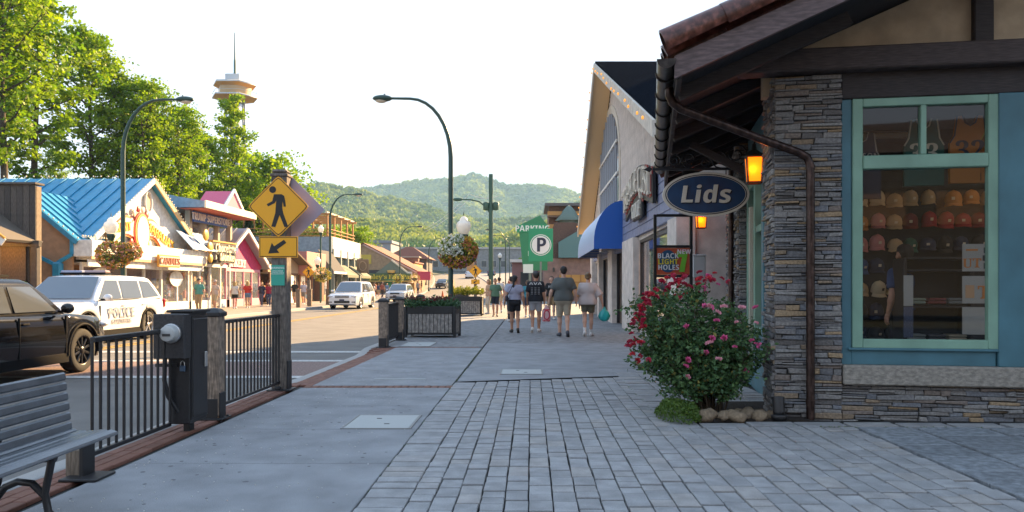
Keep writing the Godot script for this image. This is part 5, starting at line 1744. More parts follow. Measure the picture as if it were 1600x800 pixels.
func build_left_row() -> void:
	var white := M(C(0.84, 0.82, 0.78), 0.7, 0.0, "blotch", Vector3.ONE * 0.5)
	var peach := M(C(0.55, 0.34, 0.21), 0.8, 0.0, "blotch", Vector3.ONE * 0.4, 0.0, "fine", 1.0)
	var blue := M(C(0.035, 0.30, 0.52), 0.35, 0.0, "blotch", Vector3.ONE * 0.4)
	var gold := M(C(0.55, 0.25, 0.03), 0.5)
	var red := M(C(0.48, 0.03, 0.02), 0.5)
	var creamy := M(C(0.72, 0.64, 0.46), 0.6)
	# ---- weathered barn shop at the far left
	var grey := [M(C(0.12, 0.105, 0.095), 0.9, 0.0, "weather", V(4, 0.4, 4), 1.0), M(C(0.15, 0.13, 0.115), 0.9, 0.0, "weather", V(4, 0.4, 4), 1.0), M(C(0.10, 0.088, 0.08), 0.9, 0.0, "weather", V(4, 0.4, 4), 1.0)]
	var barn := thing("barn_shop", "weathered grey plank barn shop with a gabled porch at the left edge", "building", V(-19.4, 0, -30.0), 90.0)
	bx(barn, "core", grey[0], V(0.2, 2.55, -5.0), V(0.36, 5.1, 9.9))
	plank_wall(barn, "plank", -9.9, 0.05, 0.0, 5.3, Transform3D(Basis(V(0, 0, 1), V(0, 1, 0), V(-1, 0, 0)), V(0.0, 0, 0)), grey, 0.24)
	plank_wall(barn, "plank", 0.05, 0.38, 0.0, 5.25, Transform3D(Basis.IDENTITY, V(0, 0, 0.0)), [M(C(0.34, 0.26, 0.18), 0.9, 0.0, "weather", V(4, 0.4, 4), 0.8)], 0.24)
	bx(barn, "parapet_cap", grey[1], V(0.18, 5.36, -4.95), V(0.6, 0.08, 10.1), 0.01)
	bx(barn, "beam", grey[2], V(-0.12, 3.0, -0.9), V(0.2, 0.24, 2.4), 0.01)
	bx(barn, "corner_post", grey[2], V(-0.12, 1.44, 0.12), V(0.22, 2.88, 0.22), 0.01)
	var porch := thing("barn_porch", "gabled timber porch with gold edge and warm boarded ceiling at the left edge", "porch", V(-22.35, 0, -29.3), 0.0)
	var orange := M(C(0.34, 0.14, 0.05), 0.7, 0.0, "wood", V(1, 1, 5))
	for s in [-1.0, 1.0]:
		bars(porch, "roof_slope", M(C(0.1, 0.085, 0.07), 0.8), V(0, 5.35, 0), V(s * 3.0, 3.05, 0), 2.2, 0.12)
		bars(porch, "verge_board", white, V(0, 5.25, 1.13), V(s * 3.0, 2.95, 1.13), 0.06, 0.28)
		bars(porch, "gold_edge", gold, V(0, 5.42, 1.14), V(s * 3.05, 3.10, 1.14), 0.07, 0.08)
		bars(porch, "ceiling", orange, V(0, 5.2, 0), V(s * 2.9, 2.98, 0), 2.0, 0.05)
	bars(porch, "tie_beam", M(C(0.22, 0.14, 0.08), 0.8, 0.0, "wood", V(1, 1, 4)), V(-2.9, 3.15, 1.0), V(2.6, 3.15, 1.0), 0.2, 0.24)
	bx(porch, "post", grey[1], V(2.55, 1.5, 0.95), V(0.24, 3.0, 0.24), 0.01)
	bx(porch, "shop_wall", M(C(0.14, 0.10, 0.075), 0.8, 0.0, "wood", V(4, 0.6, 4)), V(0, 1.5, -0.6), V(5.4, 3.0, 0.1))
	bx(porch, "railing", grey[2], V(0.6, 1.35, 0.9), V(4.0, 0.12, 0.1), 0.01)
	var pl := thing("porch_lamp", "small warm lit lamp under the barn porch ceiling", "lamp", V(-20.3, 3.0, -28.9))
	bulbs_along(pl, Vector3.ZERO, V(0.01, 0, 0), 1, glow(Color(1.0, 0.7, 0.3), 3.0))
	var ol := OmniLight3D.new()
	ol.name = "lamp_light"
	ol.light_color = Color(1.0, 0.7, 0.3)
	ol.light_energy = 0.6
	ol.light_size = 0.08
	ol.shadow_enabled = true
	pl.add_child(ol)
	ol.position = V(0, -0.12, 0.05)
	var behind := thing("blue_gable_house", "pale house with blue metal roof edge behind the barn shop", "building", V(-32.0, 0, -36.0), 0.0)
	bx(behind, "wall", M(C(0.3, 0.3, 0.33), 0.8), V(0, 3.2, 0), V(9.0, 6.4, 2.6))
	for s in [-1.0, 1.0]: bars(behind, "roof_slope", blue, V(0, 9.3, 0), V(s * 6.0, 5.9, 0), 3.0, 0.14)
	var gp := MB.new()
	gp.prism(PackedVector2Array([Vector2(-4.5, 6.4), Vector2(4.5, 6.4), Vector2(0, 9.1)]), -1.3, 1.3)
	part(gp, "gable", M(C(0.3, 0.3, 0.33), 0.8), behind)
	# ---- candy shop with the blue metal roof
	var c := thing("candy_shop", "white candy shop with bright blue standing-seam metal roof and peach side wall", "building", V(-19.5, 0, -33.0), 90.0)
	var mb := MB.new()
	mb.prism(PackedVector2Array([Vector2(0, 0), Vector2(9.0, 0), Vector2(9.0, 3.5), Vector2(4.9, 3.5), Vector2(2.45, 5.5), Vector2(0, 3.45)]), 0.0, 0.2)
	var nw := part(mb, "side_wall", peach, c)
	nw.transform = Transform3D(Basis(V(0, 0, -1), V(0, 1, 0), V(1, 0, 0)), V(-0.1, 0, -0.2))
	bx(c, "plinth", M(C(0.5, 0.18, 0.3), 0.8), V(-0.16, 0.4, -0.95), V(0.1, 0.8, 1.5))
	mb = MB.new()
	mb.prism(PackedVector2Array([Vector2(0.3, 2.5), Vector2(11.2, 2.5), Vector2(11.2, 3.6), Vector2(6.0, 6.7), Vector2(0.8, 3.6), Vector2(0.3, 3.5)]), -0.25, -0.02)
	part(mb, "gable_wall", white, c)
	bx(c, "rear_walls", peach, V(5.6, 1.7, -6.0), V(11.0, 3.4, 7.6))
	seam_roof(c, blue, V(6.0, 6.80, 0.35), V(0, 0, -9.4), V(-5.4, -3.28, 0), 15)
	seam_roof(c, blue, V(6.0, 6.80, -9.05), V(0, 0, 9.4), V(5.4, -3.28, 0), 15)
	seam_roof(c, blue, V(-0.35, 5.62, -2.65), V(5.2, 0, 0), V(0, -2.35, 2.85), 9)
	seam_roof(c, blue, V(4.85, 5.62, -2.65), V(-5.2, 0, 0), V(0, -2.2, -2.7), 9)
	for e in [[V(6.0, 6.72, 0.38), V(0.7, 3.5, 0.38)], [V(6.0, 6.72, 0.38), V(11.3, 3.5, 0.38)]]:
		bars(c, "verge_board", white if e[1].x < 5 else M(C(0.62, 0.42, 0.2), 0.7), e[0], e[1], 0.08, 0.26)
		bulbs_along(c, e[0] + V(0, 0.18, 0.06), e[1] + V(0, 0.18, 0.06), 24, creamy)
	bulbs_along(c, V(6.0, 6.92, 0.3), V(6.0, 6.92, -8.8), 24, creamy)
	bars(c, "verge_board", blue, V(-0.38, 5.55, -2.65), V(-0.38, 3.2, 0.2), 0.08, 0.2)
	bulbs_along(c, V(-0.4, 5.72, -2.65), V(-0.4, 3.4, 0.25), 14, creamy)
	bulbs_along(c, V(-0.3, 3.5, 0.4), V(2.6, 3.5, 0.4), 14, creamy)
	# canopy along the front
	var can := bx(c, "canopy", white, V(5.5, 2.97, 0.4), V(11.6, 0.72, 0.8), 0.02)
	bx(can, "gold_strip", M(C(0.55, 0.33, 0.16), 0.6), V(0, -0.40, 0.36), V(11.6, 0.12, 0.06))
	bx(can, "lower_board", white, V(0, -0.62, 0.2), V(11.5, 0.30, 0.06))
	shopfront(c, 0.3, 11.0, 2.4, 6, white, C(0.42, 0.22, 0.1))
	for e in [[1.6, 1.5], [9.0, 1.3]]:
		var sgn := Node3D.new()
		sgn.name = "window_sign"
		c.add_child(sgn, true)
		mb = MB.new()
		mb.prism(ellipse(e[1] * 0.6, 0.42, 20), 0.0, 0.02)
		part(mb, "board", white, sgn)
		sgn.position = V(e[0], 1.75, 0.09)
	# stepped downpipe on the side wall
	for a in [[V(-0.3, 3.35, -0.05), V(-0.3, 2.7, -0.05)], [V(-0.3, 2.7, -0.05), V(-0.3, 2.35, -0.65)], [V(-0.3, 1.6, -0.65), V(-0.3, 0.0, -0.65)], [V(-0.3, 2.6, -1.45), V(-0.3, 2.25, -0.75)]]:
		bars(c, "downpipe", blue, a[0], a[1], 0.14, 0.14)
	bx(c, "pipe_hopper", blue, V(-0.32, 2.0, -0.65), V(0.3, 0.75, 0.4), 0.08)
	# ornate sign
	var s := thing("ornate_candy_sign", "ornate red, gold and white ribbon sign with an oval centre on the candy shop gable", "sign", c.to_global(V(5.0, 4.0, 0.12)), 90.0)
	mb = MB.new()
	mb.prism(ellipse(0.78, 1.0, 32), 0.06, 0.14)
	part(mb, "oval_border", red, s)
	mb = MB.new()
	mb.prism(ellipse(0.7, 0.92, 32), 0.12, 0.17)
	part(mb, "oval_gold", gold, s)
	mb = MB.new()
	mb.prism(ellipse(0.56, 0.80, 32), 0.14, 0.20)
	part(mb, "oval_face", white, s)
	for k in 14:
		var a := TAU * k / 14
		mb = MB.new()
		mb.ball(V(cos(a) * 0.98, sin(a) * 1.16, 0.06), V(0.17, 0.17, 0.06), 8, 5)
		part(mb, "scallop", red if k % 2 == 0 else creamy, s)
	for sd in [-1.0, 1.0]:
		var rib := Node3D.new()
		rib.name = "ribbon"
		s.add_child(rib, true)
		for lay in [[0.50, 0.0, gold], [0.44, 0.03, red], [0.38, 0.06, creamy]]:
			var top := PackedVector2Array()
			var bot := PackedVector2Array()
			for k in 13:
				var f := k / 12.0
				var x: float = sd * (0.7 + f * 2.3)
				var y: float = (0.25 - f * 1.05 + 0.28 * sin(f * PI * 1.5)) if sd > 0 else (0.1 - f * 0.35 + 0.25 * sin(f * PI * 1.4))
				top.append(Vector2(x, y + lay[0]))
				bot.append(Vector2(x, y - lay[0]))
			bot.reverse()
			top.append_array(bot)
			if Geometry2D.is_polygon_clockwise(top): top.reverse()
			mb = MB.new()
			mb.prism(top, lay[1], lay[1] + 0.05)
			part(mb, "layer", lay[2], rib)
		words(rib, "lettering", "MAHALIA'S" if sd > 0 else "AUNT", M(C(0.60, 0.33, 0.01), 0.5), V(sd * 1.85, -0.05 if sd > 0 else 0.12, 0.14), 0.42, 0, 0.06, false, 800, -18.0 if sd > 0 else 8.0)
	var cs := thing("candies_board", "white board with gold frame lettered CANDIES above the candy shop door", "sign", c.to_global(V(6.3, 2.62, 0.95)), 90.0)
	bx(cs, "frame", gold, Vector3.ZERO, V(2.3, 0.62, 0.1), 0.02)
	bx(cs, "face", M(C(0.7, 0.5, 0.42), 0.6), V(0, 0, 0.05), V(2.1, 0.46, 0.04))
	words(cs, "lettering", "CANDIES", M(C(0.30, 0.09, 0.04), 0.6), V(0, 0, 0.09), 0.34, 0, 0.04, true)
	var ring := thing("round_gable_ornament", "oval moulded ornament near the top of the candy shop gable", "ornament", c.to_global(V(6.0, 5.6, 0.05)), 90.0)
	var rp := PackedVector3Array()
	for k in 25: rp.append(V(cos(TAU * k / 24) * 0.34, sin(TAU * k / 24) * 0.55, 0.0))
	mb = MB.new()
	mb.tube(rp, 0.07, 8)
	part(mb, "ring", white, ring)
	mb = MB.new()
	mb.prism(ellipse(0.3, 0.5, 24), -0.03, 0.0)
	part(mb, "recess", M(C(0.5, 0.36, 0.22), 0.7), ring)
	# ---- two-storey souvenir shop
	var t := thing("souvenir_shop", "two-storey souvenir shop with wide pale eaves and a blue name board", "building", V(-19.5, 0, -43.4), 90.0)
	bx(t, "core", M(C(0.42, 0.33, 0.25), 0.8), V(3.2, 2.9, -5.2), V(6.4, 5.8, 7.0))
	bx(t, "floor_band", white, V(3.2, 3.15, 0.05), V(6.4, 0.4, 0.3), 0.02)
	shopfront(t, 0.2, 6.2, 2.7, 4, white, C(0.45, 0.25, 0.12), 0.0)
	for k in 4: bx(t, "upper_post", M(C(0.45, 0.35, 0.26), 0.7), V(0.3 + k * 1.95, 4.5, 0.0), V(0.3, 2.4, 0.3), 0.01)
	for k in 3:
		bx(t, "upper_pane", shop_glass, V(1.27 + k * 1.95, 4.5, -0.05), V(1.65, 2.2, 0.01))
	bx(t, "upper_room", M(C(0.4, 0.28, 0.2), 0.9, 0.0, "stain", Vector3.ONE), V(3.2, 4.5, -1.4), V(6.2, 2.4, 0.1))
	mb = MB.new()
	mb.t = Transform3D(Basis(V(0, 0, -1), V(0, 1, 0), V(1, 0, 0)), Vector3.ZERO)
	mb.prism(PackedVector2Array([Vector2(-1.3, 5.75), Vector2(9.0, 5.75), Vector2(9.0, 6.0), Vector2(4.5, 7.3), Vector2(0.2, 6.35), Vector2(-1.3, 6.1)]), -0.6, 7.2)
	part(mb, "roof", M(C(0.26, 0.34, 0.46), 0.5, 0.1, "blotch", Vector3.ONE * 0.4), t)
	bx(t, "eave_board", M(C(0.68, 0.60, 0.47), 0.7), V(3.3, 5.93, 1.34), V(7.9, 0.42, 0.1), 0.02)
	bx(t, "eave_soffit", M(C(0.45, 0.10, 0.06), 0.7), V(3.3, 5.70, 0.6), V(7.7, 0.05, 1.4))
	mb = MB.new()
	mb.prism(PackedVector2Array([Vector2(4.6, 6.1), Vector2(8.2, 6.1), Vector2(6.4, 7.5)]), -1.6, 0.2)
	part(mb, "dormer_gable", M(C(0.62, 0.12, 0.2), 0.7), t)
	for sd in [-1.0, 1.0]: bars(t, "dormer_verge", white, V(6.4, 7.58, 0.24), V(6.4 + sd * 2.0, 6.05, 0.24), 0.1, 0.2)
	bx(t, "railing", white, V(3.2, 3.75, 0.12), V(6.2, 0.08, 0.06))
	bx(t, "name_board", M(C(0.02, 0.06, 0.22), 0.5), V(2.5, 5.32, 0.35), V(4.8, 0.62, 0.1), 0.01)
	words(t, "lettering", "TRUMP SUPERSTORE", M(C(0.68, 0.6, 0.52), 0.5), V(2.5, 5.32, 0.42), 0.40, 0, 0.03, false, 800)
	mb = MB.new()
	mb.prism(PackedVector2Array([Vector2(-0.5, 3.0), Vector2(2.0, 3.0), Vector2(1.2, 3.9), Vector2(0.2, 3.9)]), 0.3, 0.36)
	var aw := thing("striped_awning", "small blue and white striped awning between candy shop and souvenir shop", "awning", V(-19.1, 0, -42.6), 90.0)
	for k in 9:
		mb = MB.new()
		var xa := -0.9 + k * 0.36
		mb.quad(V(xa, 3.35, 0.75), V(xa + 0.35, 3.35, 0.75), V(xa + 0.35, 4.4, -0.2), V(xa, 4.4, -0.2))
		part(mb, "stripe", M(C(0.03, 0.14, 0.34), 0.7) if k % 2 == 0 else white, aw)
	# lower shop sign band
	var cm := thing("chocolate_shop_sign", "dark wavy sign board with white letters Chocolate Monkey", "sign", V(-18.55, 3.30, -46.4), 90.0)
	mb = MB.new()
	mb.prism(PackedVector2Array([Vector2(-1.9, 0.1), Vector2(-0.9, -0.1), Vector2(-0.6, -0.55), Vector2(1.6, -0.55), Vector2(1.75, -0.1), Vector2(1.75, 0.62), Vector2(-1.9, 0.62)]), -0.1, 0.06)
	part(mb, "board", M(C(0.02, 0.018, 0.016), 0.5), cm)
	words(cm, "lettering", "Chocolate", creamy, V(0.0, 0.30, 0.1), 0.46, 0, 0.06, false, 900)
	words(cm, "lettering", "Monkey", creamy, V(0.35, -0.22, 0.1), 0.46, 0, 0.06, false, 900)
	bx(cm, "gold_strip", gold, V(0, 0.68, 0.0), V(3.7, 0.09, 0.2))
	for a in [[-2.75, 0.95, 0.34], [-2.15, 0.25, 0.36], [-2.1, -0.35, 0.26]]:
		mb = MB.new()
		mb.ball(V(a[0], a[1], 0.05), V(a[2], a[2], 0.1), 12, 8)
		part(mb, "gold_disc", M(C(0.5, 0.28, 0.03), 0.5), cm)
	bars(cm, "bracket", M(C(0.05, 0.05, 0.05), 0.5), V(0, 0.2, -0.1), V(0, 0.2, -0.95), 0.1, 0.1)
	# ---- pink bakery
	var p := thing("pink_bakery", "bright pink gabled bakery with white edged roof", "building", V(-19.5, 0, -49.0), 90.0)
	var pink := M(C(0.62, 0.03, 0.15), 0.6, 0.0, "blotch", Vector3.ONE * 0.5)
	mb = MB.new()
	mb.prism(PackedVector2Array([Vector2(-0.4, 2.5), Vector2(6.2, 2.5), Vector2(6.6, 2.7), Vector2(2.3, 5.1), Vector2(-0.4, 3.5)]), -0.3, 0.0)
	part(mb, "gable_wall", pink, p)
	bx(p, "core", pink, V(2.9, 1.6, -5.5), V(6.6, 3.2, 6.5))
	for e in [[V(2.3, 5.2, 0), V(-2.2, 2.75, 0)], [V(2.3, 5.2, 0), V(6.9, 2.6, 0)]]:
		mb = MB.new()
		seam_roof(p, M(C(0.30, 0.33, 0.40), 0.4, 0.2), e[0] + V(0, 0, 0.55), V(0, 0, -7.0), e[1] - e[0], 10)
		bars(p, "verge_board", white, e[0] + V(0, -0.1, 0.6), e[1] + V(0, -0.1, 0.6), 0.1, 0.24)
	shopfront(p, 0.0, 6.0, 2.5, 4, M(C(0.6, 0.25, 0.32), 0.6), C(0.3, 0.12, 0.08))
	words(p, "lettering", "BAKERY", white, V(1.7, 2.85, 0.1), 0.5, 0, 0.08, true)
	var em := Node3D.new()
	em.name = "round_emblem"
	p.add_child(em)
	em.position = V(1.3, 3.9, 0.05)
	for k in 8:
		mb = MB.new()
		var f0 := TAU * k / 8
		mb.prism(PackedVector2Array([Vector2.ZERO, Vector2(cos(f0), sin(f0)) * 0.55, Vector2(cos(f0 + 0.4), sin(f0 + 0.4)) * 0.55, Vector2(cos(f0 + 0.78), sin(f0 + 0.78)) * 0.55]), 0.0, 0.05)
		part(mb, "petal", M([C(0.1, 0.3, 0.1), C(0.5, 0.3, 0.05), C(0.3, 0.05, 0.3), C(0.05, 0.15, 0.4)][k % 4], 0.4), em)
	# ---- dark roofed lodge behind, and the brown gabled shelter
	var lo := thing("grey_roof_lodge", "low lodge with a broad dark grey roof behind the pink bakery", "building", V(-28.0, 0, -66.0), 90.0)
	bx(lo, "wall", M(C(0.25, 0.18, 0.13), 0.8), V(0, 2.0, 0), V(16.0, 4.0, 6.0))
	for sd in [-1.0, 1.0]: bars(lo, "roof_slope", M(C(0.075, 0.075, 0.085), 0.9, 0.0, "cells", Vector3.ONE * 0.5, 0.6), V(0, 6.4, 0), V(0, 3.9, sd * 5.0), 17.5, 0.16)
	var brick := M(C(0.30, 0.155, 0.10), 0.85, 0.0, "cells", Vector3.ONE * 0.6, 0.4)
	var br := thing("brown_shelter", "brown roofed brick fronted shop beyond the pink bakery", "building", V(-19.5, 0, -57.0), 90.0)
	shopfront(br, 0.2, 7.0, 2.4, 4, brick, C(0.15, 0.08, 0.05))
	bx(br, "core", brick, V(3.6, 1.6, -5.0), V(7.0, 3.2, 5.5))
	for e in [[V(1.6, 4.6, 0), V(-1.6, 3.0, 0)], [V(1.6, 4.6, 0), V(8.0, 2.9, 0)]]: bars(br, "roof_slope", M(C(0.20, 0.13, 0.08), 0.9, 0.0, "cells", Vector3.ONE * 0.6, 0.6), e[0] + V(0, 0, -3.0), e[1] + V(0, 0, -3.0), 8.0, 0.14)
	mb = MB.new()
	mb.prism(PackedVector2Array([Vector2(-0.4, 2.4), Vector2(7.0, 2.4), Vector2(7.0, 3.1), Vector2(1.6, 4.5), Vector2(-0.4, 3.5)]), -0.3, 0.1)
	part(mb, "gable", M(C(0.36, 0.25, 0.16), 0.85), br)
	bx(br, "white_door", white, V(5.2, 1.1, 0.1), V(0.9, 2.2, 0.06))
	# ---- pale red board shop
	var ps := thing("pale_red_shop", "shop with a pale red fascia board behind the crossing sign post", "building", V(-19.5, 0, -64.6), 90.0)
	bx(ps, "core", brick, V(4.4, 1.7, -4.5), V(9.0, 3.4, 6.0))
	bx(ps, "fascia", M(C(0.42, 0.18, 0.16), 0.7), V(2.4, 3.3, 0.4), V(6.0, 1.9, 0.8), 0.02)
	bx(ps, "pier", brick, V(4.6, 1.3, 0.4), V(0.7, 2.6, 0.7))
	shopfront(ps, 0.2, 9.0, 2.4, 5, M(C(0.4, 0.2, 0.1), 0.7), C(0.2, 0.1, 0.06))
	mb = MB.new()
	mb.quad(V(5.6, 2.65, 1.5), V(10.2, 2.65, 1.5), V(10.2, 4.7, 0.0), V(5.6, 4.7, 0.0))
	mb.quad(V(5.6, 2.6, 1.5), V(5.6, 4.65, 0.0), V(10.2, 4.65, 0.0), V(10.2, 2.6, 1.5))
	part(mb, "shingle_skirt", M(C(0.075, 0.075, 0.09), 0.9, 0.0, "cells", Vector3.ONE * 0.9, 0.8), ps)
	bx(ps, "eave_board", white, V(7.9, 2.6, 1.5), V(4.8, 0.22, 0.08))
	# ---- flat roofed building with the roof deck
	var fd := thing("roof_deck_building", "flat roofed grey and white building with a timber pergola deck on top", "building", V(-19.5, 0, -75.0), 90.0)
	var greyb := M(C(0.33, 0.40, 0.47), 0.7, 0.0, "blotch", Vector3.ONE * 0.4)
	bx(fd, "core", M(C(0.3, 0.26, 0.22), 0.8), V(6.0, 2.7, -5.2), V(11.9, 5.4, 9.8))
	bx(fd, "side_band", greyb, V(-0.15, 5.4, -5.0), V(0.4, 1.5, 10.2))
	bx(fd, "front_band", white, V(6.0, 5.2, -0.05), V(12.0, 1.9, 0.4), 0.02)
	for k in 4: bx(fd, "upper_window", M(C(0.03, 0.045, 0.05), 0.1), V(1.6 + k * 2.9, 3.6, -0.12), V(2.2, 1.1, 0.1))
	for k in 5: bx(fd, "pilaster", M(C(0.25, 0.3, 0.28), 0.7), V(0.15 + k * 2.92, 2.5, 0.02), V(0.3, 5.0, 0.4))
	shopfront(fd, 0.2, 11.8, 2.5, 6, M(C(0.05, 0.06, 0.05), 0.7), C(0.12, 0.08, 0.06), -0.1)
	words(fd, "number", "716", M(C(0.15, 0.2, 0.25), 0.6), V(-0.37, 5.4, -4.6), 0.5, -90.0, 0.04)
	for k in 2:
		mb = MB.new()
		var xa := 0.4 + k * 6.0
		mb.quad(V(xa, 2.45, 1.5), V(xa + 5.0, 2.45, 1.5), V(xa + 5.0, 3.5, 0.05), V(xa, 3.5, 0.05))
		mb.quad(V(xa, 2.2, 1.5), V(xa + 5.0, 2.2, 1.5), V(xa + 5.0, 2.45, 1.5), V(xa, 2.45, 1.5))
		mb.tri(V(xa, 2.45, 1.5), V(xa, 3.5, 0.05), V(xa, 2.45, 0.05))
		part(mb, "green_awning", M(C(0.10, 0.11, 0.07), 0.8), fd)
	var deck := thing("pergola", "orange timber pergola with railings and greenery on the flat roof", "pergola", V(-19.8, 5.95, -75.4), 90.0)
	var timber := M(C(0.42, 0.20, 0.07), 0.8)
	for x in 5:
		for z in [-0.3, -4.0, -8.5]: bx(deck, "post", timber, V(0.3 + x * 2.7, 1.25, z), V(0.16, 2.5, 0.16))
	for x in 5: bx(deck, "cross_beam", timber, V(0.3 + x * 2.7, 2.5, -4.4), V(0.14, 0.2, 9.0))
	for z in [-0.3, -4.0, -8.5]: bx(deck, "beam", M(C(0.5, 0.45, 0.38), 0.8), V(5.7, 2.66, z), V(11.6, 0.16, 0.16))
	for y in [0.35, 0.7, 1.05]:
		bx(deck, "rail", timber, V(5.7, y, -0.15), V(11.4, 0.07, 0.06))
		bx(deck, "rail", timber, V(0.15, y, -4.4), V(0.06, 0.07, 8.6))
	mb = MB.new()
	mb.use_c = true
	for k in 1400:
		mb.col = C(0.1, 0.16, 0.02).lerp(C(0.25, 0.26, 0.04), rng.randf())
		var q := V(rr(0.5, 4.5), rr(0.1, 1.1), rr(-7.0, -1.0))
		sprig(mb, q, V(rr(-1, 1), rr(-0.5, 1), rr(-1, 1)).normalized(), 0.3, 0.1)
	tag(single(mb, "deck_plants", leafy(0.5), "leafy potted greenery on the roof deck under the pergola", "plants", deck.position, 90.0), "", "", "", "stuff")
	# hanging brown sign at that building
	var hs := thing("hanging_board_sign", "brown hanging board with a carved ring beside the dark green awning", "sign", V(-18.2, 3.5, -83.0))
	bx(hs, "board", M(C(0.16, 0.11, 0.07), 0.7), Vector3.ZERO, V(1.3, 1.5, 0.12), 0.1)
	var rg := PackedVector3Array()
	for k in 25: rg.append(V(cos(TAU * k / 24) * 0.38, sin(TAU * k / 24) * 0.48, 0.07))
	mb = MB.new()
	mb.tube(rg, 0.05, 6)
	part(mb, "ring", M(C(0.3, 0.22, 0.14), 0.6), hs)
	bars(hs, "arm", M(C(0.03, 0.03, 0.03), 0.5), V(0.0, 0.8, 0), V(-1.4, 0.8, 0), 0.08, 0.08)
	# posts and a low rail on the far pavement
	for k in 7:
		var d: float = [45.5, 48.5, 51.0, 55.5, 58.5, 62.0, 66.0][k]
		var o := thing("kerb_post", "wooden kerb post %s along the far pavement" % ["nearest the police car", "second beyond the police car", "third, opposite the bakery", "fourth, past the bakery", "fifth, before the small crossing sign", "sixth, behind the white car", "seventh and farthest"][k], "post", V(-14.7, 0, -d), 0.0, "wooden posts on the far kerb")
		bx(o, "timber", M(C(0.30, 0.22, 0.16), 0.85, 0.0, "weather", V(4, 0.5, 4), 0.6), V(0, 0.55, 0), V(0.24, 1.1, 0.24), 0.02)
		bx(o, "cap", M(C(0.2, 0.16, 0.12), 0.8), V(0, 1.12, 0), V(0.28, 0.06, 0.28), 0.01)
	# white low display stand with a pink drape shape beside the police car
	var ds := thing("white_display_stand", "white low counter with a pink printed shape behind the police car", "counter", V(-16.3, 0, -30.5), 0.0)
	bx(ds, "body", white, V(0, 0.5, 0), V(1.5, 1.0, 0.9), 0.02)
	bx(ds, "top", white, V(0, 1.03, 0), V(1.62, 0.05, 1.0), 0.01)
	mb = MB.new()
	mb.prism(PackedVector2Array([Vector2(-0.25, 0.1), Vector2(0.05, 0.05), Vector2(0.15, 0.55), Vector2(0.45, 0.5), Vector2(0.5, 0.75), Vector2(0.3, 0.95), Vector2(-0.2, 0.95), Vector2(-0.42, 0.7), Vector2(-0.4, 0.4), Vector2(-0.25, 0.55)]), 0.452, 0.456)
	part(mb, "printed_shape", M(C(0.5, 0.2, 0.28), 0.7), ds)

# ---------------------------------------------------------------- further up the street
func block(called: String, label: String, at: Vector3, s: Vector3, m: Material, turn := 0.0) -> Node3D:
	var b := thing(called, label, "building", at, turn)
	bx(b, "wall", m, V(0, s.y / 2, 0), s)
	return b
func hip(b: Node3D, m: Material, s: Vector3, y: float, h: float, over := 0.5, ridge := 0.3) -> void:
	var x := s.x / 2 + over
	var z := s.z / 2 + over
	var r := s.x * ridge
	var mb := MB.new()
	var a := [V(-x, y, z), V(x, y, z), V(x, y, -z), V(-x, y, -z)]
	var p := V(-r, y + h, 0)
	var q := V(r, y + h, 0)
	mb.quad(a[0], a[1], q, p)
	mb.tri(a[1], a[2], q)
	mb.quad(a[2], a[3], p, q)
	mb.tri(a[3], a[0], p)
	mb.quad(a[3], a[2], a[1], a[0])
	part(mb, "roof", m, b)
func windows(b: Node3D, x0: float, x1: float, n: int, y: float, h: float, z: float, frame: Material) -> void:
	for k in n:
		var w := (x1 - x0) / n
		var o := bx(b, "window", frame, V(x0 + (k + 0.5) * w, y, z), V(w * 0.62, h, 0.12))
		bx(o, "pane", M(C(0.03, 0.04, 0.05), 0.1), V(0, 0, 0.06), V(w * 0.52, h - 0.16, 0.03))
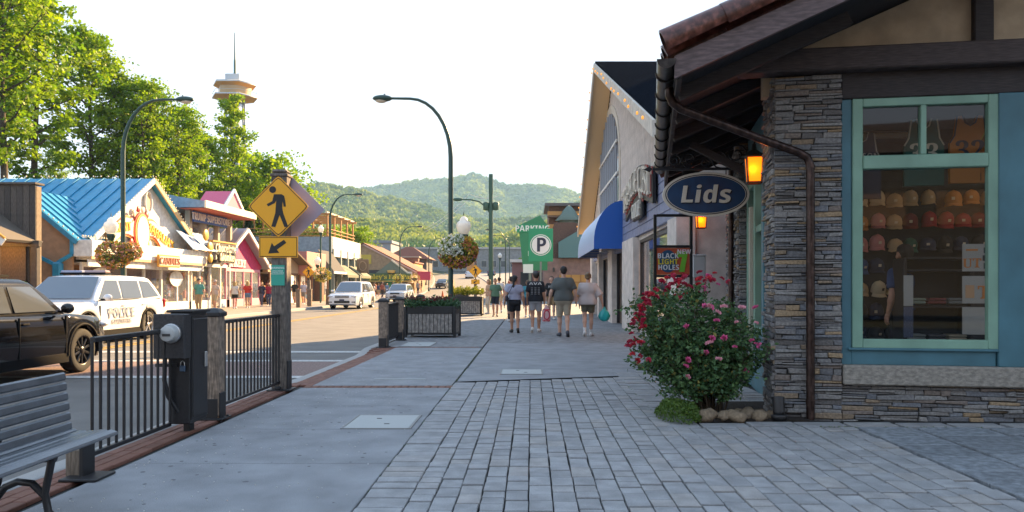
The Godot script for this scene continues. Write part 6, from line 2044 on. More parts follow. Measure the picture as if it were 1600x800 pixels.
func build_far_street() -> void:
	var white := M(C(0.68, 0.65, 0.6), 0.7)
	var tan_ := M(C(0.42, 0.29, 0.18), 0.85, 0.0, "blotch", Vector3.ONE * 0.3)
	var redr := M(C(0.33, 0.10, 0.055), 0.85, 0.0, "cells", Vector3.ONE * 0.35, 0.6)
	var stone := M(C(0.28, 0.24, 0.21), 0.9, 0.0, "cells", Vector3.ONE * 0.4, 1.0)
	# ---- tan gabled fun hall, left side
	var g := gy(108)
	var r := thing("tan_gable_hall", "tan gabled hall with green carved entrance sign at the bend", "building", V(-24.0, g, -110.0))
	var mb := MB.new()
	mb.prism(PackedVector2Array([Vector2(-7.5, 0), Vector2(6.6, 0), Vector2(7.2, 3.2), Vector2(0, 6.9), Vector2(-7.5, 3.2)]), -14.0, 0.0)
	part(mb, "wall", tan_, r)
	bars(r, "verge_board", M(C(0.6, 0.42, 0.4), 0.7), V(0, 7.05, 0.1), V(7.6, 3.1, 0.1), 0.2, 0.34)
	bars(r, "verge_board", M(C(0.35, 0.25, 0.2), 0.7), V(0, 7.05, 0.1), V(-7.8, 3.1, 0.1), 0.2, 0.34)
	bars(r, "roof_slope", redr, V(0, 7.2, -7.0), V(7.7, 3.2, -7.0), 14.6, 0.12)
	bars(r, "roof_slope", redr, V(0, 7.2, -7.0), V(-7.7, 3.2, -7.0), 14.6, 0.12)
	bx(r, "yellow_panel", M(C(0.5, 0.38, 0.06), 0.7), V(-0.2, 4.9, 0.06), V(2.6, 1.3, 0.1))
	bx(r, "blue_panel", M(C(0.25, 0.38, 0.34), 0.7), V(-1.3, 4.9, 0.1), V(0.8, 1.1, 0.1))
	bx(r, "dark_beam", M(C(0.05, 0.045, 0.05), 0.8), V(0.2, 3.1, 0.3), V(10.0, 0.5, 0.5))
	bx(r, "stone_front", stone, V(0.4, 1.3, 0.25), V(1.6, 3.2, 0.5))
	bx(r, "brick_front", M(C(0.35, 0.2, 0.13), 0.85), V(-2.4, 1.4, 0.14), V(3.8, 2.8, 0.25))
	bx(r, "white_pier", white, V(6.7, 1.8, 0.4), V(0.6, 2.6, 0.4))
	var e := thing("carved_entrance_sign", "green and gold carved gable sign over the tan hall entrance", "sign", V(-19.8, g, -109.0))
	var green := M(C(0.09, 0.13, 0.05), 0.7)
	mb = MB.new()
	mb.prism(PackedVector2Array([Vector2(-2.2, 2.9), Vector2(2.2, 2.9), Vector2(0.0, 4.6)]), -0.2, 0.2)
	part(mb, "gable", M(C(0.16, 0.19, 0.15), 0.8), e)
	bars(e, "verge", M(C(0.6, 0.55, 0.42), 0.7), V(0, 4.75, 0.25), V(2.5, 2.8, 0.25), 0.2, 0.22)
	bx(e, "sign_board", green, V(-0.2, 2.35, 0.3), V(6.0, 1.0, 0.3), 0.05)
	words(e, "lettering", "Ripley's Fun Park", M(C(0.65, 0.50, 0.05), 0.6), V(-0.2, 2.35, 0.5), 0.62, 0, 0.08, true)
	mb = MB.new()
	mb.lathe(PackedVector2Array([Vector2(0.5, 2.9), Vector2(0.6, 3.3), Vector2(0.2, 3.25), Vector2(0.0, 3.1)]), V(0, 0, 0.4), 7)
	part(mb, "crown", M(C(0.6, 0.34, 0.08), 0.5), e)
	bx(e, "canopy", M(C(0.5, 0.33, 0.08), 0.7), V(-0.2, 1.75, 0.4), V(6.4, 0.14, 1.0))
	bx(e, "green_booth", M(C(0.05, 0.2, 0.08), 0.7), V(-0.1, 1.0, 0.2), V(1.3, 2.0, 0.8))
	for k in 3: bx(e, "doorway", M(C(0.35, 0.18, 0.05), 0.8), V(-2.6 + k * 2.6, 0.75, 0.0), V(1.3, 1.5, 0.1))
	bx(e, "red_board", M(C(0.5, 0.04, 0.08), 0.6), V(4.6, 2.5, 0.0), V(1.8, 1.2, 0.2))
	# ---- buildings further back on the left
	var f := block("grey_flat_block", "long grey flat-topped building behind the tan hall", V(-31.0, gy(150), -150.0), V(9.0, 7.5, 10.0), M(C(0.26, 0.28, 0.30), 0.8))
	bx(f, "roof_edge", M(C(0.2, 0.23, 0.27), 0.7), V(0, 7.6, 0), V(9.5, 0.5, 10.5))
	mb = MB.new()
	mb.prism(PackedVector2Array([Vector2(-6.6, 7.0), Vector2(-4.4, 7.0), Vector2(-4.4, 7.6), Vector2(-6.6, 8.8)]), 2.0, 5.0)
	part(mb, "white_gable", white, f)
	f = block("red_hip_house", "grey house with a red hipped roof behind the tan hall", V(-22.5, gy(140), -142.0), V(7.4, 4.6, 8.0), M(C(0.20, 0.18, 0.18), 0.85, 0.0, "cells", Vector3.ONE * 0.4))
	hip(f, redr, V(7.4, 4.6, 8.0), 4.6, 2.4, 0.7, 0.08)
	var cols := [C(0.5, 0.05, 0.06), C(0.55, 0.35, 0.1), C(0.25, 0.12, 0.08), C(0.42, 0.3, 0.22), C(0.3, 0.08, 0.06), C(0.45, 0.4, 0.32), C(0.18, 0.2, 0.14)]
	var nm := ["red awning shop just past the tan hall", "ochre shop front behind the yellow hanging baskets", "dark brown shop past the ochre front", "beige shop farther along the left row", "deep red shop farther along the left row", "pale shop near the top of the left row", "olive shop at the top of the left row"]
	for k in 7:
		var d := 118.0 + k * 11.0
		f = block("row_shop", nm[k], V(-18.0 + gx(d) - 1.5, gy(d), -d), V(7.0, 3.4 + (k % 3) * 0.7, 9.5), M(cols[k], 0.85, 0.0, "blotch", Vector3.ONE * 0.3))
		windows(f, -3.2, 3.2, 4, 1.4, 1.6, 4.78, white)
		bx(f, "awning", M(cols[(k + 2) % 7] * 1.2, 0.8), V(3.6, 2.4, 0), V(1.6, 0.15, 8.5))
		bx(f, "roof_edge", M(cols[(k + 3) % 7] * 0.8, 0.8), V(0, 3.45 + (k % 3) * 0.7, 0), V(7.4, 0.2, 9.9))
		f.set_meta("group", "row of small shops up the left side")
	# ---- grey block across the end of the street with a tall banner
	f = block("end_block", "broad grey building closing the view at the top of the street", V(-20.0, gy(215), -222.0), V(40.0, 6.5, 14.0), M(C(0.24, 0.25, 0.26), 0.85, 0.0, "blotch", Vector3.ONE * 0.2))
	bx(f, "roof_edge", M(C(0.34, 0.34, 0.34), 0.7), V(0, 6.6, 0.2), V(40.6, 0.5, 14.4))
	windows(f, -19.0, 19.0, 14, 2.2, 1.8, 7.02, M(C(0.32, 0.32, 0.3), 0.8))
	var bn := thing("tall_banner", "tall banner, pale above and orange below, in front of the end building", "banner", V(-16.3, gy(205), -206.0))
	bx(bn, "upper", M(C(0.5, 0.6, 0.68), 0.7), V(0, 5.6, 0), V(2.0, 3.4, 0.1))
	bx(bn, "lower", M(C(0.5, 0.22, 0.07), 0.7), V(0, 2.2, 0), V(2.0, 3.4, 0.1))
	for s in [-1.0, 1.0]: bx(bn, "post", M(C(0.2, 0.2, 0.2), 0.6), V(s * 1.05, 3.6, 0), V(0.1, 7.4, 0.1))
	# ---- right side: mauve building with teal gable, brown lodge behind
	var mauve := M(C(0.30, 0.19, 0.17), 0.85, 0.0, "blotch", Vector3.ONE * 0.3)
	var mv := thing("mauve_shop", "mauve brick shop with a blue-green gable roof behind the parking signs", "building", V(7.4, 0, -74.0))
	bx(mv, "wall", mauve, V(0, 1.9, 0), V(12.6, 3.8, 12.0))
	mb = MB.new()
	mb.prism(PackedVector2Array([Vector2(-6.6, 3.8), Vector2(6.6, 3.8), Vector2(-3.6, 7.0), Vector2(-5.3, 7.0)]), -6.0, 5.9)
	part(mb, "brown_roof", M(C(0.22, 0.13, 0.105), 0.85, 0.0, "cells", Vector3.ONE * 0.4, 0.4), mv)
	mb = MB.new()
	mb.prism(PackedVector2Array([Vector2(-5.0, 3.85), Vector2(1.2, 3.85), Vector2(1.2, 4.5), Vector2(-2.6, 6.6), Vector2(-5.0, 5.2)]), 5.9, 6.6)
	part(mb, "teal_gable", M(C(0.10, 0.19, 0.20), 0.7), mv)
	bx(mv, "timber_window", M(C(0.45, 0.24, 0.07), 0.7), V(-2.6, 1.4, 6.04), V(4.6, 1.9, 0.1))
	for k in 6: bx(mv, "window_bar", M(C(0.3, 0.15, 0.05), 0.7), V(-4.7 + k * 0.84, 1.4, 6.12), V(0.1, 1.9, 0.06))
	for y in [1.0, 1.7]: bx(mv, "window_bar", M(C(0.3, 0.15, 0.05), 0.7), V(-2.6, y, 6.12), V(4.5, 0.08, 0.05))
	for x in [-5.4, -0.1]: bx(mv, "wall_lamp", M(C(0.05, 0.05, 0.05), 0.5), V(x, 2.8, 6.14), V(0.14, 0.4, 0.2), 0.04)
	var bl := thing("brown_lodge", "brown balconied lodge with small green turret behind the mauve shop", "building", V(9.2, gy(98) + 1.2, -100.0))
	var brown := M(C(0.16, 0.085, 0.055), 0.85, 0.0, "blotch", Vector3.ONE * 0.3)
	bx(bl, "wall", brown, V(0, 5.0, 0), V(14.0, 10.0, 10.0))
	bx(bl, "roof", M(C(0.12, 0.11, 0.11), 0.9), V(0, 10.1, 0), V(15.0, 0.35, 11.5))
	for y in [7.4, 9.0]:
		bx(bl, "balcony_rail", M(C(0.42, 0.22, 0.07), 0.8), V(0, y, 5.6), V(14.4, 0.5, 0.12))
		bx(bl, "balcony_floor", M(C(0.2, 0.12, 0.08), 0.8), V(0, y - 0.4, 5.3), V(14.4, 0.14, 1.0))
	windows(bl, -6.5, 6.5, 6, 8.2, 1.1, 5.05, M(C(0.3, 0.16, 0.08), 0.8))
	mb = MB.new()
	mb.lathe(PackedVector2Array([Vector2(1.1, 5.0), Vector2(1.1, 8.0), Vector2(1.7, 8.0), Vector2(0.9, 8.9), Vector2(0.85, 9.1), Vector2(0.35, 9.7), Vector2(0.0, 9.9)]), V(-4.6, 0, 6.5), 6)
	part(mb, "turret", M(C(0.10, 0.15, 0.13), 0.7), bl)
	mb = MB.new()
	mb.ball(V(-1.2, 6.2, 5.2), V(1.8, 1.8, 0.6), 16, 10)
	part(mb, "round_dome", M(C(0.13, 0.06, 0.045), 0.7), bl)
	# small dark brick shop left of the mauve one
	var sm := thing("small_brick_shop", "small mauve shop with one dark window below the parking sign", "building", V(0.4, 0, -80.0))
	bx(sm, "wall", M(C(0.26, 0.14, 0.13), 0.85), V(0, 1.9, 0), V(4.6, 3.8, 8.0))
	windows(sm, -1.8, 1.8, 2, 2.0, 1.5, 4.02, M(C(0.05, 0.05, 0.05), 0.7))
	bx(sm, "eave", white, V(0, 3.85, 0.1), V(5.0, 0.3, 8.4))
	# ---- parking signs
	var gr := M(C(0.02, 0.26, 0.12), 0.5)
	var wt := M(C(0.72, 0.72, 0.70), 0.5)
	var ink := M(C(0.02, 0.025, 0.05), 0.5)
	var ps := thing("round_parking_sign", "green square parking sign with a large P in a white circle", "sign", V(0.72, 0, -58.0))
	bx(ps, "board", gr, V(0, 4.45, 0), V(1.85, 2.5, 0.16), 0.02)
	for a in [[0.80, 0.085, wt], [0.74, 0.095, gr], [0.68, 0.105, wt]]:
		mb = MB.new()
		mb.prism(ellipse(a[0], a[0], 32), 0.08, a[1])
		part(mb, "ring", a[2], ps, V(0, 4.45, 0))
	words(ps, "lettering", "P", ink, V(0.02, 4.45, 0.12), 1.05, 0, 0.02)
	bx(ps, "pole", M(C(0.2, 0.22, 0.2), 0.5, 0.5), V(0, 1.6, 0), V(0.14, 3.2, 0.14))
	var pk := thing("parking_lot_sign", "tall slanted green sign lettered PARKING behind the round parking sign", "sign", V(0.1, 0, -61.5))
	mb = MB.new()
	mb.prism(PackedVector2Array([Vector2(-0.75, 2.6), Vector2(1.2, 2.6), Vector2(1.2, 6.2), Vector2(0.6, 7.0), Vector2(-0.9, 6.3), Vector2(-1.05, 5.6)]), -0.1, 0.1)
	part(mb, "board", M(C(0.03, 0.19, 0.09), 0.5), pk)
	bx(pk, "top_board", gr, V(0.0, 5.95, 0.08), V(2.5, 0.62, 0.14), 0.02)
	words(pk, "lettering", "PARKING", wt, V(0.0, 5.95, 0.17), 0.46, 0, 0.03)
	words(pk, "lettering", "PARK", wt, V(0.3, 3.95, 0.12), 0.4, 0, 0.03)
	bx(pk, "dash", wt, V(0.05, 4.7, 0.12), V(0.5, 0.12, 0.03))
	bx(pk, "white_panel", wt, V(-0.35, 2.75, 0.12), V(0.8, 0.7, 0.04))
	bx(pk, "pole", M(C(0.2, 0.22, 0.2), 0.5, 0.5), V(-0.2, 1.3, 0), V(0.2, 2.6, 0.2))
	# tall block behind the corner shop, out of the picture to the right, whose shade covers the near pavement
	var ht := block("hotel_block", "plain hotel block behind the corner shop, outside the picture", V(17.5, 0, -28.5), V(14.0, 13.2, 33.0), M(C(0.4, 0.36, 0.3), 0.85))
	windows(ht, -6.5, 6.5, 5, 8.5, 1.6, 16.52, white)
	bx(ht, "roof_edge", M(C(0.2, 0.15, 0.12), 0.8), V(0, 13.3, 0), V(14.4, 0.2, 33.4))
	# the building across the little square behind the camera, which the shop window mirrors
	var sq := block("square_building", "dark timber building across the square behind the camera", V(12.0, 0, 27.0), V(44.0, 7.5, 8.0), M(C(0.035, 0.038, 0.042), 0.85), 0.0)
	windows(sq, -20.0, 20.0, 12, 4.9, 1.5, -4.02, M(C(0.12, 0.09, 0.07), 0.8))
	hip(sq, M(C(0.06, 0.05, 0.05), 0.9), V(44.0, 7.5, 8.0), 7.5, 2.2)
	# overhead cables
	var cab := M(C(0.5, 0.48, 0.44), 0.5)
	var nc := -1
	for a in [[V(-15.6, 9.6, -112), V(-9.5, 15.5, -118)], [V(-15.6, 9.2, -112), V(-9.5, 14.8, -118)], [V(-9.5, 15.5, -118), V(-5.0, 15.2, -118)]]:
		nc += 1
		mb = MB.new()
		var pts := PackedVector3Array()
		for k in 9:
			var f2 := k / 8.0
			pts.append(a[0].lerp(a[1], f2) - V(0, 0.5 * sin(PI * f2), 0))
		mb.tube(pts, 0.035, 5)
		single(mb, "overhead_cable", cab, ["upper pale cable slung across the street", "lower pale cable slung across the street", "level pale cable running to the tall pole"][nc], "cable")

# ---------------------------------------------------------------- lamps
func cobra(label: String, x: float, d: float, h: float, arm: float, dir: float, extras := true) -> Node3D:
	# arched street lamp; dir is +1 when the arm reaches to the right
	var o := thing("street_lamp", label, "street lamp", V(x, gy(d), -d), 0.0, "green arched street lamps")
	var m := M(C(0.018, 0.055, 0.045), 0.4)
	var pts := PackedVector3Array([V(0, 0, 0), V(0, h * 0.35, 0), V(0, h - arm * 0.95, 0)])
	for k in 8:
		var a := PI / 2 * (k + 1) / 8.0
		pts.append(V(dir * (1.0 - cos(a)) * arm * 0.66, h - arm * 0.95 + sin(a) * arm * 0.95, 0))
	pts.append(V(dir * arm * 0.98, h + 0.01, 0))
	var rad := PackedFloat32Array()
	for k in pts.size(): rad.append(lerp(0.085, 0.035, float(k) / pts.size()))
	var mb := MB.new()
	mb.tube(pts, rad, 10)
	part(mb, "pole", m, o)
	mb = MB.new()
	mb.lathe(PackedVector2Array([Vector2(0.16, 0), Vector2(0.16, 0.25), Vector2(0.10, 0.4), Vector2(0.09, 0.6)]), Vector3.ZERO, 12)
	part(mb, "base", m, o)
	mb = MB.new()
	mb.ball(V(dir * (arm + 0.22), h + 0.01, 0), V(0.33, 0.11, 0.17), 12, 8)
	var hd := part(mb, "lamp_head", m, o)
	mb = MB.new()
	mb.ball(V(dir * (arm + 0.26), h - 0.06, 0), V(0.2, 0.08, 0.13), 10, 6)
	part(mb, "lens", M(C(0.55, 0.5, 0.42), 0.3), hd)
	bx(hd, "sensor", m, V(dir * (arm + 0.15), h + 0.13, 0), V(0.06, 0.06, 0.06), 0.015)
	for y in [h * 0.64, h * 0.6]:
		mb = MB.new()
		mb.tube(PackedVector3Array([V(0, y, 0), V(0, y + 0.06, 0)]), 0.085, 10)
		part(mb, "band_clamp", m, o)
	return o
func globe(o: Node3D, at: Vector3, dir: float) -> void:
	# acorn lamp on a short arm
	var m := M(C(0.018, 0.055, 0.045), 0.4)
	var mb := MB.new()
	mb.tube(PackedVector3Array([V(0, at.y - 0.75, 0), V(at.x * 0.5, at.y - 0.72, 0), V(at.x * 0.9, at.y - 0.6, 0), V(at.x, at.y - 0.42, 0)]), 0.035, 8)
	part(mb, "globe_arm", m, o)
	mb = MB.new()
	mb.lathe(PackedVector2Array([Vector2(0.05, -0.5), Vector2(0.07, -0.3), Vector2(0.15, -0.08), Vector2(0.17, -0.02), Vector2(0.0, -0.02)]), at, 12)
	part(mb, "globe_fitter", m, o)
	mb = MB.new()
	mb.lathe(PackedVector2Array([Vector2(0.14, 0.0), Vector2(0.2, 0.1), Vector2(0.235, 0.22), Vector2(0.235, 0.31), Vector2(0.2, 0.38), Vector2(0.13, 0.43), Vector2(0.12, 0.49), Vector2(0.07, 0.55), Vector2(0.0, 0.58)]), at, 14)
	var gmat := M(C(0.85, 0.84, 0.80), 0.35).duplicate() as StandardMaterial3D
	gmat.backlight_enabled = true
	gmat.backlight = Color(0.8, 0.8, 0.78)
	part(mb, "lamp_globe", gmat, o)
	mb = MB.new()
	mb.tube(PackedVector3Array([at + V(0, 0.6, 0), at + V(0, 0.74, 0)]), PackedFloat32Array([0.02, 0.004]), 6)
	part(mb, "finial", m, o)
func basket(label: String, at: Vector3, r: float, style: int, count: int) -> void:
	var o := thing("hanging_basket", label, "flower basket", at, 0.0, "hanging flower baskets on the lamps")
	var mb := MB.new()
	mb.lathe(PackedVector2Array([Vector2(0.05, -0.62), Vector2(0.4, -0.42), Vector2(0.62, -0.1), Vector2(0.66, 0.0), Vector2(0.0, 0.02)]), Vector3.ZERO, 14)
	var bk := part(mb, "bowl", M(C(0.10, 0.075, 0.04), 0.9), o)
	bk.scale = Vector3.ONE * r
	var lv := MB.new()
	lv.use_c = true
	var fl := MB.new()
	fl.use_c = true
	for k in count:
		var u := V(rr(-1, 1), rr(-1, 1), rr(-1, 1))
		if u.length() > 1.0: continue
		u = u.normalized() * pow(u.length(), 0.4)
		var p := V(u.x, u.y * 0.82, u.z) * r
		var dir := (u + V(rr(-0.8, 0.8), rr(-0.8, 0.8), rr(-0.8, 0.8))).normalized()
		lv.col = C(0.07, 0.17, 0.02).lerp(C(0.28, 0.34, 0.03), rng.randf())
		sprig(lv, p, dir, rr(0.06, 0.11), rr(0.02, 0.035))
		if rng.randf() < 0.4 and u.length() > 0.75:
			var w := rng.randf()
			if style == 0: fl.col = C(0.85, 0.84, 0.80) if u.x < 0.3 and u.y > -0.3 else (C(0.75, 0.5, 0.08) if w < 0.5 else C(0.7, 0.25, 0.12))
			elif style == 1: fl.col = C(0.7, 0.35, 0.08) if w < 0.5 else C(0.6, 0.3, 0.25)
			else: fl.col = C(0.65, 0.5, 0.05) if w < 0.7 else C(0.6, 0.55, 0.5)
			if style == 0 and u.y < -0.35 and w > 0.6: fl.col = C(0.65, 0.25, 0.3)
			for q in 4: sprig(fl, p + dir * 0.03, (dir + V(rr(-1, 1), rr(-1, 1), rr(-1, 1))).normalized(), 0.075, 0.038)
	part(lv, "foliage", leafy(0.55), o)
	part(fl, "blossoms", leafy(0.4), o)
func build_lamps() -> void:
	var a := cobra("nearest green arched street lamp on the near pavement behind the planter", -2.62, 25.0, 7.45, 2.0, -1.0)
	globe(a, V(0.42, 3.05, 0), 1.0)
	basket("large basket of white, yellow and orange flowers on the nearest lamp", V(-2.38, 2.48, -24.9), 0.62, 0, 4200)
	var b := cobra("arched street lamp on the far pavement in front of the candy shop", -14.35, 27.0, 7.9, 1.95, 1.0)
	globe(b, V(-0.42, 3.2, 0), -1.0)
	basket("orange flower basket on the lamp before the candy shop", V(-14.62, 2.45, -26.9), 0.55, 1, 2200)
	basket("green trailing basket on the right of the lamp before the candy shop", V(-14.05, 2.55, -26.9), 0.36, 1, 1100)
	var c := cobra("arched street lamp on the far pavement above the white car", -14.4, 55.0, 7.9, 1.8, 1.0)
	globe(c, V(-0.9, 2.9, 0), -1.0)
	basket("yellow and green flower basket on the lamp left of the white car", V(-14.9, 2.15, -54.8), 0.62, 2, 1300)
	var d := cobra("arched street lamp farther up the far pavement before the tan hall", -14.7, 86.0, 8.0, 2.0, 1.0)
	basket("green basket on the lamp before the tan hall", V(-14.9, 2.2, -85.8), 0.62, 2, 700)
	cobra("small distant arched lamp on the far pavement right of the tan hall", -15.6, 117.0, 8.0, 2.2, 1.0)
	basket("ochre flower basket right of the tan hall", V(-15.2, 2.4, -100.0), 0.7, 1, 600)
	basket("farther ochre flower basket on the left row", V(-15.8, 3.0, -118.0), 0.7, 1, 500)
	cobra("distant arched lamp on the near pavement beside the parking sign", -3.6, 108.0, 9.0, 2.3, -1.0)
	cobra("farthest arched lamp on the near pavement", -4.1, 145.0, 9.0, 2.6, -1.0)
	# tall utility pole with lamp arm
	var m := M(C(0.03, 0.085, 0.06), 0.5)
	var o := thing("utility_pole", "tall green utility pole with transformer and a street lamp arm", "pole", V(-3.15, 0, -60.0))
	var mb := MB.new()
	mb.tube(PackedVector3Array([V(0, 0, 0), V(0, 9.0, 0)]), PackedFloat32Array([0.2, 0.15]), 10)
	part(mb, "pole", m, o)
	bx(o, "antenna_box", m, V(0, 9.3, 0), V(0.32, 1.6, 0.3), 0.04)
	for s in [-1.0, 1.0]:
		mb = MB.new()
		mb.lathe(PackedVector2Array([Vector2(0.0, -0.35), Vector2(0.22, -0.3), Vector2(0.24, 0.25), Vector2(0.0, 0.35)]), V(s * 0.38, 7.6, 0), 10)
		part(mb, "transformer", m, o)
	mb = MB.new()
	mb.tube(PackedVector3Array([V(0, 6.9, 0), V(-0.35, 7.5, 0), V(-0.9, 7.95, 0), V(-1.6, 8.1, 0), V(-2.3, 8.12, 0)]), 0.06, 8)
	part(mb, "lamp_arm", m, o)
	mb = MB.new()
	mb.ball(V(-2.6, 8.12, 0), V(0.42, 0.14, 0.2), 12, 8)
	part(mb, "lamp_head", m, o)
	var pg := thing("globe_lamp", "small white globe lamp on a post near the far parking sign", "street lamp", V(-3.6, 0.3, -88.0))
	mb = MB.new()
	mb.tube(PackedVector3Array([V(0, 0, 0), V(0, 3.9, 0)]), 0.07, 8)
	part(mb, "post", m, pg)
	globe(pg, V(0.02, 4.3, 0), 1.0)
	pg = thing("globe_lamp", "white globe lamp on the far pavement above the yellow basket", "street lamp", V(-17.0, 0, -62.0))
	mb = MB.new()
	mb.tube(PackedVector3Array([V(0, 0, 0), V(0, 5.3, 0)]), 0.07, 8)
	part(mb, "post", m, pg)
	globe(pg, V(0.02, 5.7, 0), 1.0)

# ---------------------------------------------------------------- trees, tower, hills
func tree_shape(sd: int, H: float, spread: float, leaves: int, low: float, leaf: float) -> Array:
	# [wood mesh, leaf mesh] of one broadleaf tree of height H
	var g := RandomNumberGenerator.new()
	g.seed = sd
	var wood := MB.new()
	var pts := PackedVector3Array()
	var rad := PackedFloat32Array()
	for k in 12:
		var f := k / 11.0
		pts.append(V(sin(f * 4.0 + sd) * 0.35 * f, H * 0.93 * f, cos(f * 3.0 + sd) * 0.35 * f))
		rad.append(lerp(H * 0.014, 0.03, f))
	wood.tube(pts, rad, 8)
	var clumps := []
	var limbs := 30
	for k in limbs:
		var f := lerp(low, 0.97, pow((k + 0.5) / limbs, 0.9))
		var p := pts[int(f * 11)].lerp(pts[min(11, int(f * 11) + 1)], fmod(f * 11, 1.0))
		var a := k * 2.4 + g.randf() * 0.8
		var prof := sin(PI * pow((f - low) / (1.02 - low), 0.8)) * 0.75 + 0.25
		var len := spread * prof * g.randf_range(0.65, 1.15)
		var d := V(cos(a), g.randf_range(0.25, 0.75), sin(a)).normalized()
		var q := PackedVector3Array()
		for m in 5:
			var e := m / 4.0
			q.append(p + d * len * e + V(0, len * 0.18 * e * e, 0) + V(g.randf_range(-1, 1), g.randf_range(-1, 1), g.randf_range(-1, 1)) * 0.12 * e * len * 0.3)
		wood.tube(q, PackedFloat32Array([0.10, 0.08, 0.06, 0.04, 0.02]), 5, false)
		for m in range(2, 5):
			for s in 2:
				var o := q[m] + V(g.randf_range(-1, 1), g.randf_range(-0.3, 0.8), g.randf_range(-1, 1)) * len * 0.22
				wood.tube(PackedVector3Array([q[m], o]), 0.02, 4, false)
				clumps.append([o, g.randf_range(0.6, 1.25) * spread * 0.27])
	var lv := MB.new()
	lv.use_c = true
	var per := leaves / clumps.size()
	for c in clumps:
		var tone := g.randf()
		for k in per:
			var u := V(g.randf_range(-1, 1), g.randf_range(-1, 1), g.randf_range(-1, 1))
			if u.length() > 1.0: u = u.normalized() * g.randf_range(0.6, 1.0)
			var p: Vector3 = c[0] + u * c[1] * V(1.0, 0.62, 1.0)
			lv.col = C(0.06, 0.18, 0.008).lerp(C(0.30, 0.42, 0.012), clamp(tone * 0.7 + g.randf() * 0.4, 0, 1))
			var d := V(g.randf_range(-1, 1), g.randf_range(-0.9, 0.5), g.randf_range(-1, 1)).normalized()
			var s := d.cross(V(g.randf_range(-1, 1), 0.6, g.randf_range(-1, 1))).normalized()
			var l := leaf * g.randf_range(0.7, 1.2)
			lv.tri(p, p + d * l * 0.55 + s * l * 0.36, p + d * l)
			lv.tri(p, p + d * l, p + d * l * 0.55 - s * l * 0.36)
	return [wood.mesh(), lv.mesh()]
func hill_y(x: float, d: float) -> float:
	var h := -0.3 + gy(min(d, 320.0))
	if x < -25.0: h += min(14.0, (-25.0 - x) * 0.28) * smoothstep(15.0, 50.0, d)
	return h
func build_trees() -> void:
	var kinds := [tree_shape(11, 22.0, 3.6, 8800, 0.33, 0.33), tree_shape(23, 22.0, 3.1, 8200, 0.24, 0.33), tree_shape(37, 22.0, 2.7, 7800, 0.14, 0.32), tree_shape(52, 12.0, 4.2, 9500, 0.14, 0.32)]
	var bark := M(C(0.11, 0.085, 0.065), 0.95, 0.0, "weather", V(2, 0.4, 2), 1.5)
	var lm := leafy(1.0)
	var list := [
		[-34.2, 50.0, 0, 0.98, "tallest broadleaf tree cut by the left edge of the picture"],
		[-35.0, 54.0, 1, 0.98, "tall broadleaf tree with bare lower trunk near the left edge"],
		[-38.0, 52.5, 0, 1.02, "tall broadleaf tree half outside the left edge"],
		[-34.4, 60.0, 0, 0.93, "tall tree with open branches behind the blue roof"],
		[-33.6, 63.0, 1, 0.80, "slimmer tree right beside the open branched one"],
		[-31.6, 62.0, 0, 0.80, "rounded tree directly behind the arched lamp head"],
		[-31.9, 64.5, 1, 0.76, "tree between the arched lamp head and the souvenir shop"],
		[-31.0, 67.0, 0, 0.76, "full green tree right of the arched lamp"],
		[-31.9, 71.0, 1, 0.72, "yellow-green tree above the souvenir shop eaves"],
		[-31.5, 74.0, 0, 0.71, "yellow-green tree left of the tower's foot"],
		[-30.2, 77.0, 2, 0.94, "slim upright tree in front of the tower shaft"],
		[-32.5, 80.0, 2, 0.58, "slim tree just left of the tower shaft"],
		[-29.2, 84.0, 3, 1.25, "lower spreading tree beside the crossing sign diamond"],
		[-31.8, 86.0, 3, 0.95, "small tree between tower shaft and crossing sign"],
		[-27.0, 118.0, 3, 0.80, "rounded tree behind the pergola deck"],
		[-31.0, 122.0, 3, 0.72, "small round tree farther left behind the pergola deck"],
		[-46.0, 74.0, 1, 0.50, "distant low tree behind the second trunk"],
		[-40.0, 84.0, 1, 0.42, "distant tree low behind the blue roof"],
		[-36.0, 92.0, 1, 0.45, "distant tree low behind the souvenir shop"],
		[0.0, 92.0, 3, 0.45, "small dark tree below the parking signs"]]
	for a in list:
		var t := thing("broadleaf_tree", a[4], "tree", V(a[0], hill_y(a[0], a[1]), -a[1]), rr(0, 360), "trees on the slope behind the shops" if a[0] < -5 else "street trees")
		t.scale = V(1, 1, 1) * a[3]
		part(kinds[a[2]][0], "trunk", bark, t)
		part(kinds[a[2]][1], "crown", lm, t)
	# shrubs under the trees
	for k in 16:
		var x := -27.0 - rr(0, 6.0)
		var d := 46.0 + k * 3.2
		var t := thing("slope_shrub", "leafy shrub on the slope, %s behind the shop row" % ["first", "second", "third", "fourth", "fifth", "sixth", "seventh", "eighth", "ninth", "tenth", "eleventh", "twelfth", "thirteenth", "fourteenth", "fifteenth", "last"][k], "shrub", V(x, hill_y(x, d) - 0.6, -d), rr(0, 360), "shrubs on the slope")
		t.scale = V(1.1, 1, 1.1) * rr(0.32, 0.48)
		part(kinds[3][0], "stems", bark, t)
		part(kinds[3][1], "crown", lm, t)
	# conifer beside the lodge
	var con := thing("conifer", "dark small conifer left of the crossing sign diamond", "tree", V(-28.0, hill_y(-28, 76), -76.0))
	var w := MB.new()
	w.tube(PackedVector3Array([V(0, 0, 0), V(0, 7.4, 0)]), PackedFloat32Array([0.16, 0.02]), 7)
	part(w, "trunk", bark, con)
	var lv := MB.new()
	lv.use_c = true
	for k in 5200:
		var f := pow(rng.randf(), 0.7)
		var a := rr(0, TAU)
		var r := (1.0 - f) * 2.1 * sqrt(rng.randf()) + 0.05
		lv.col = C(0.02, 0.05, 0.018).lerp(C(0.05, 0.09, 0.025), rng.randf())
		sprig(lv, V(cos(a) * r, 0.8 + f * 6.9 - r * 0.25, sin(a) * r), V(cos(a), -0.25, sin(a)).normalized(), 0.3, 0.06)
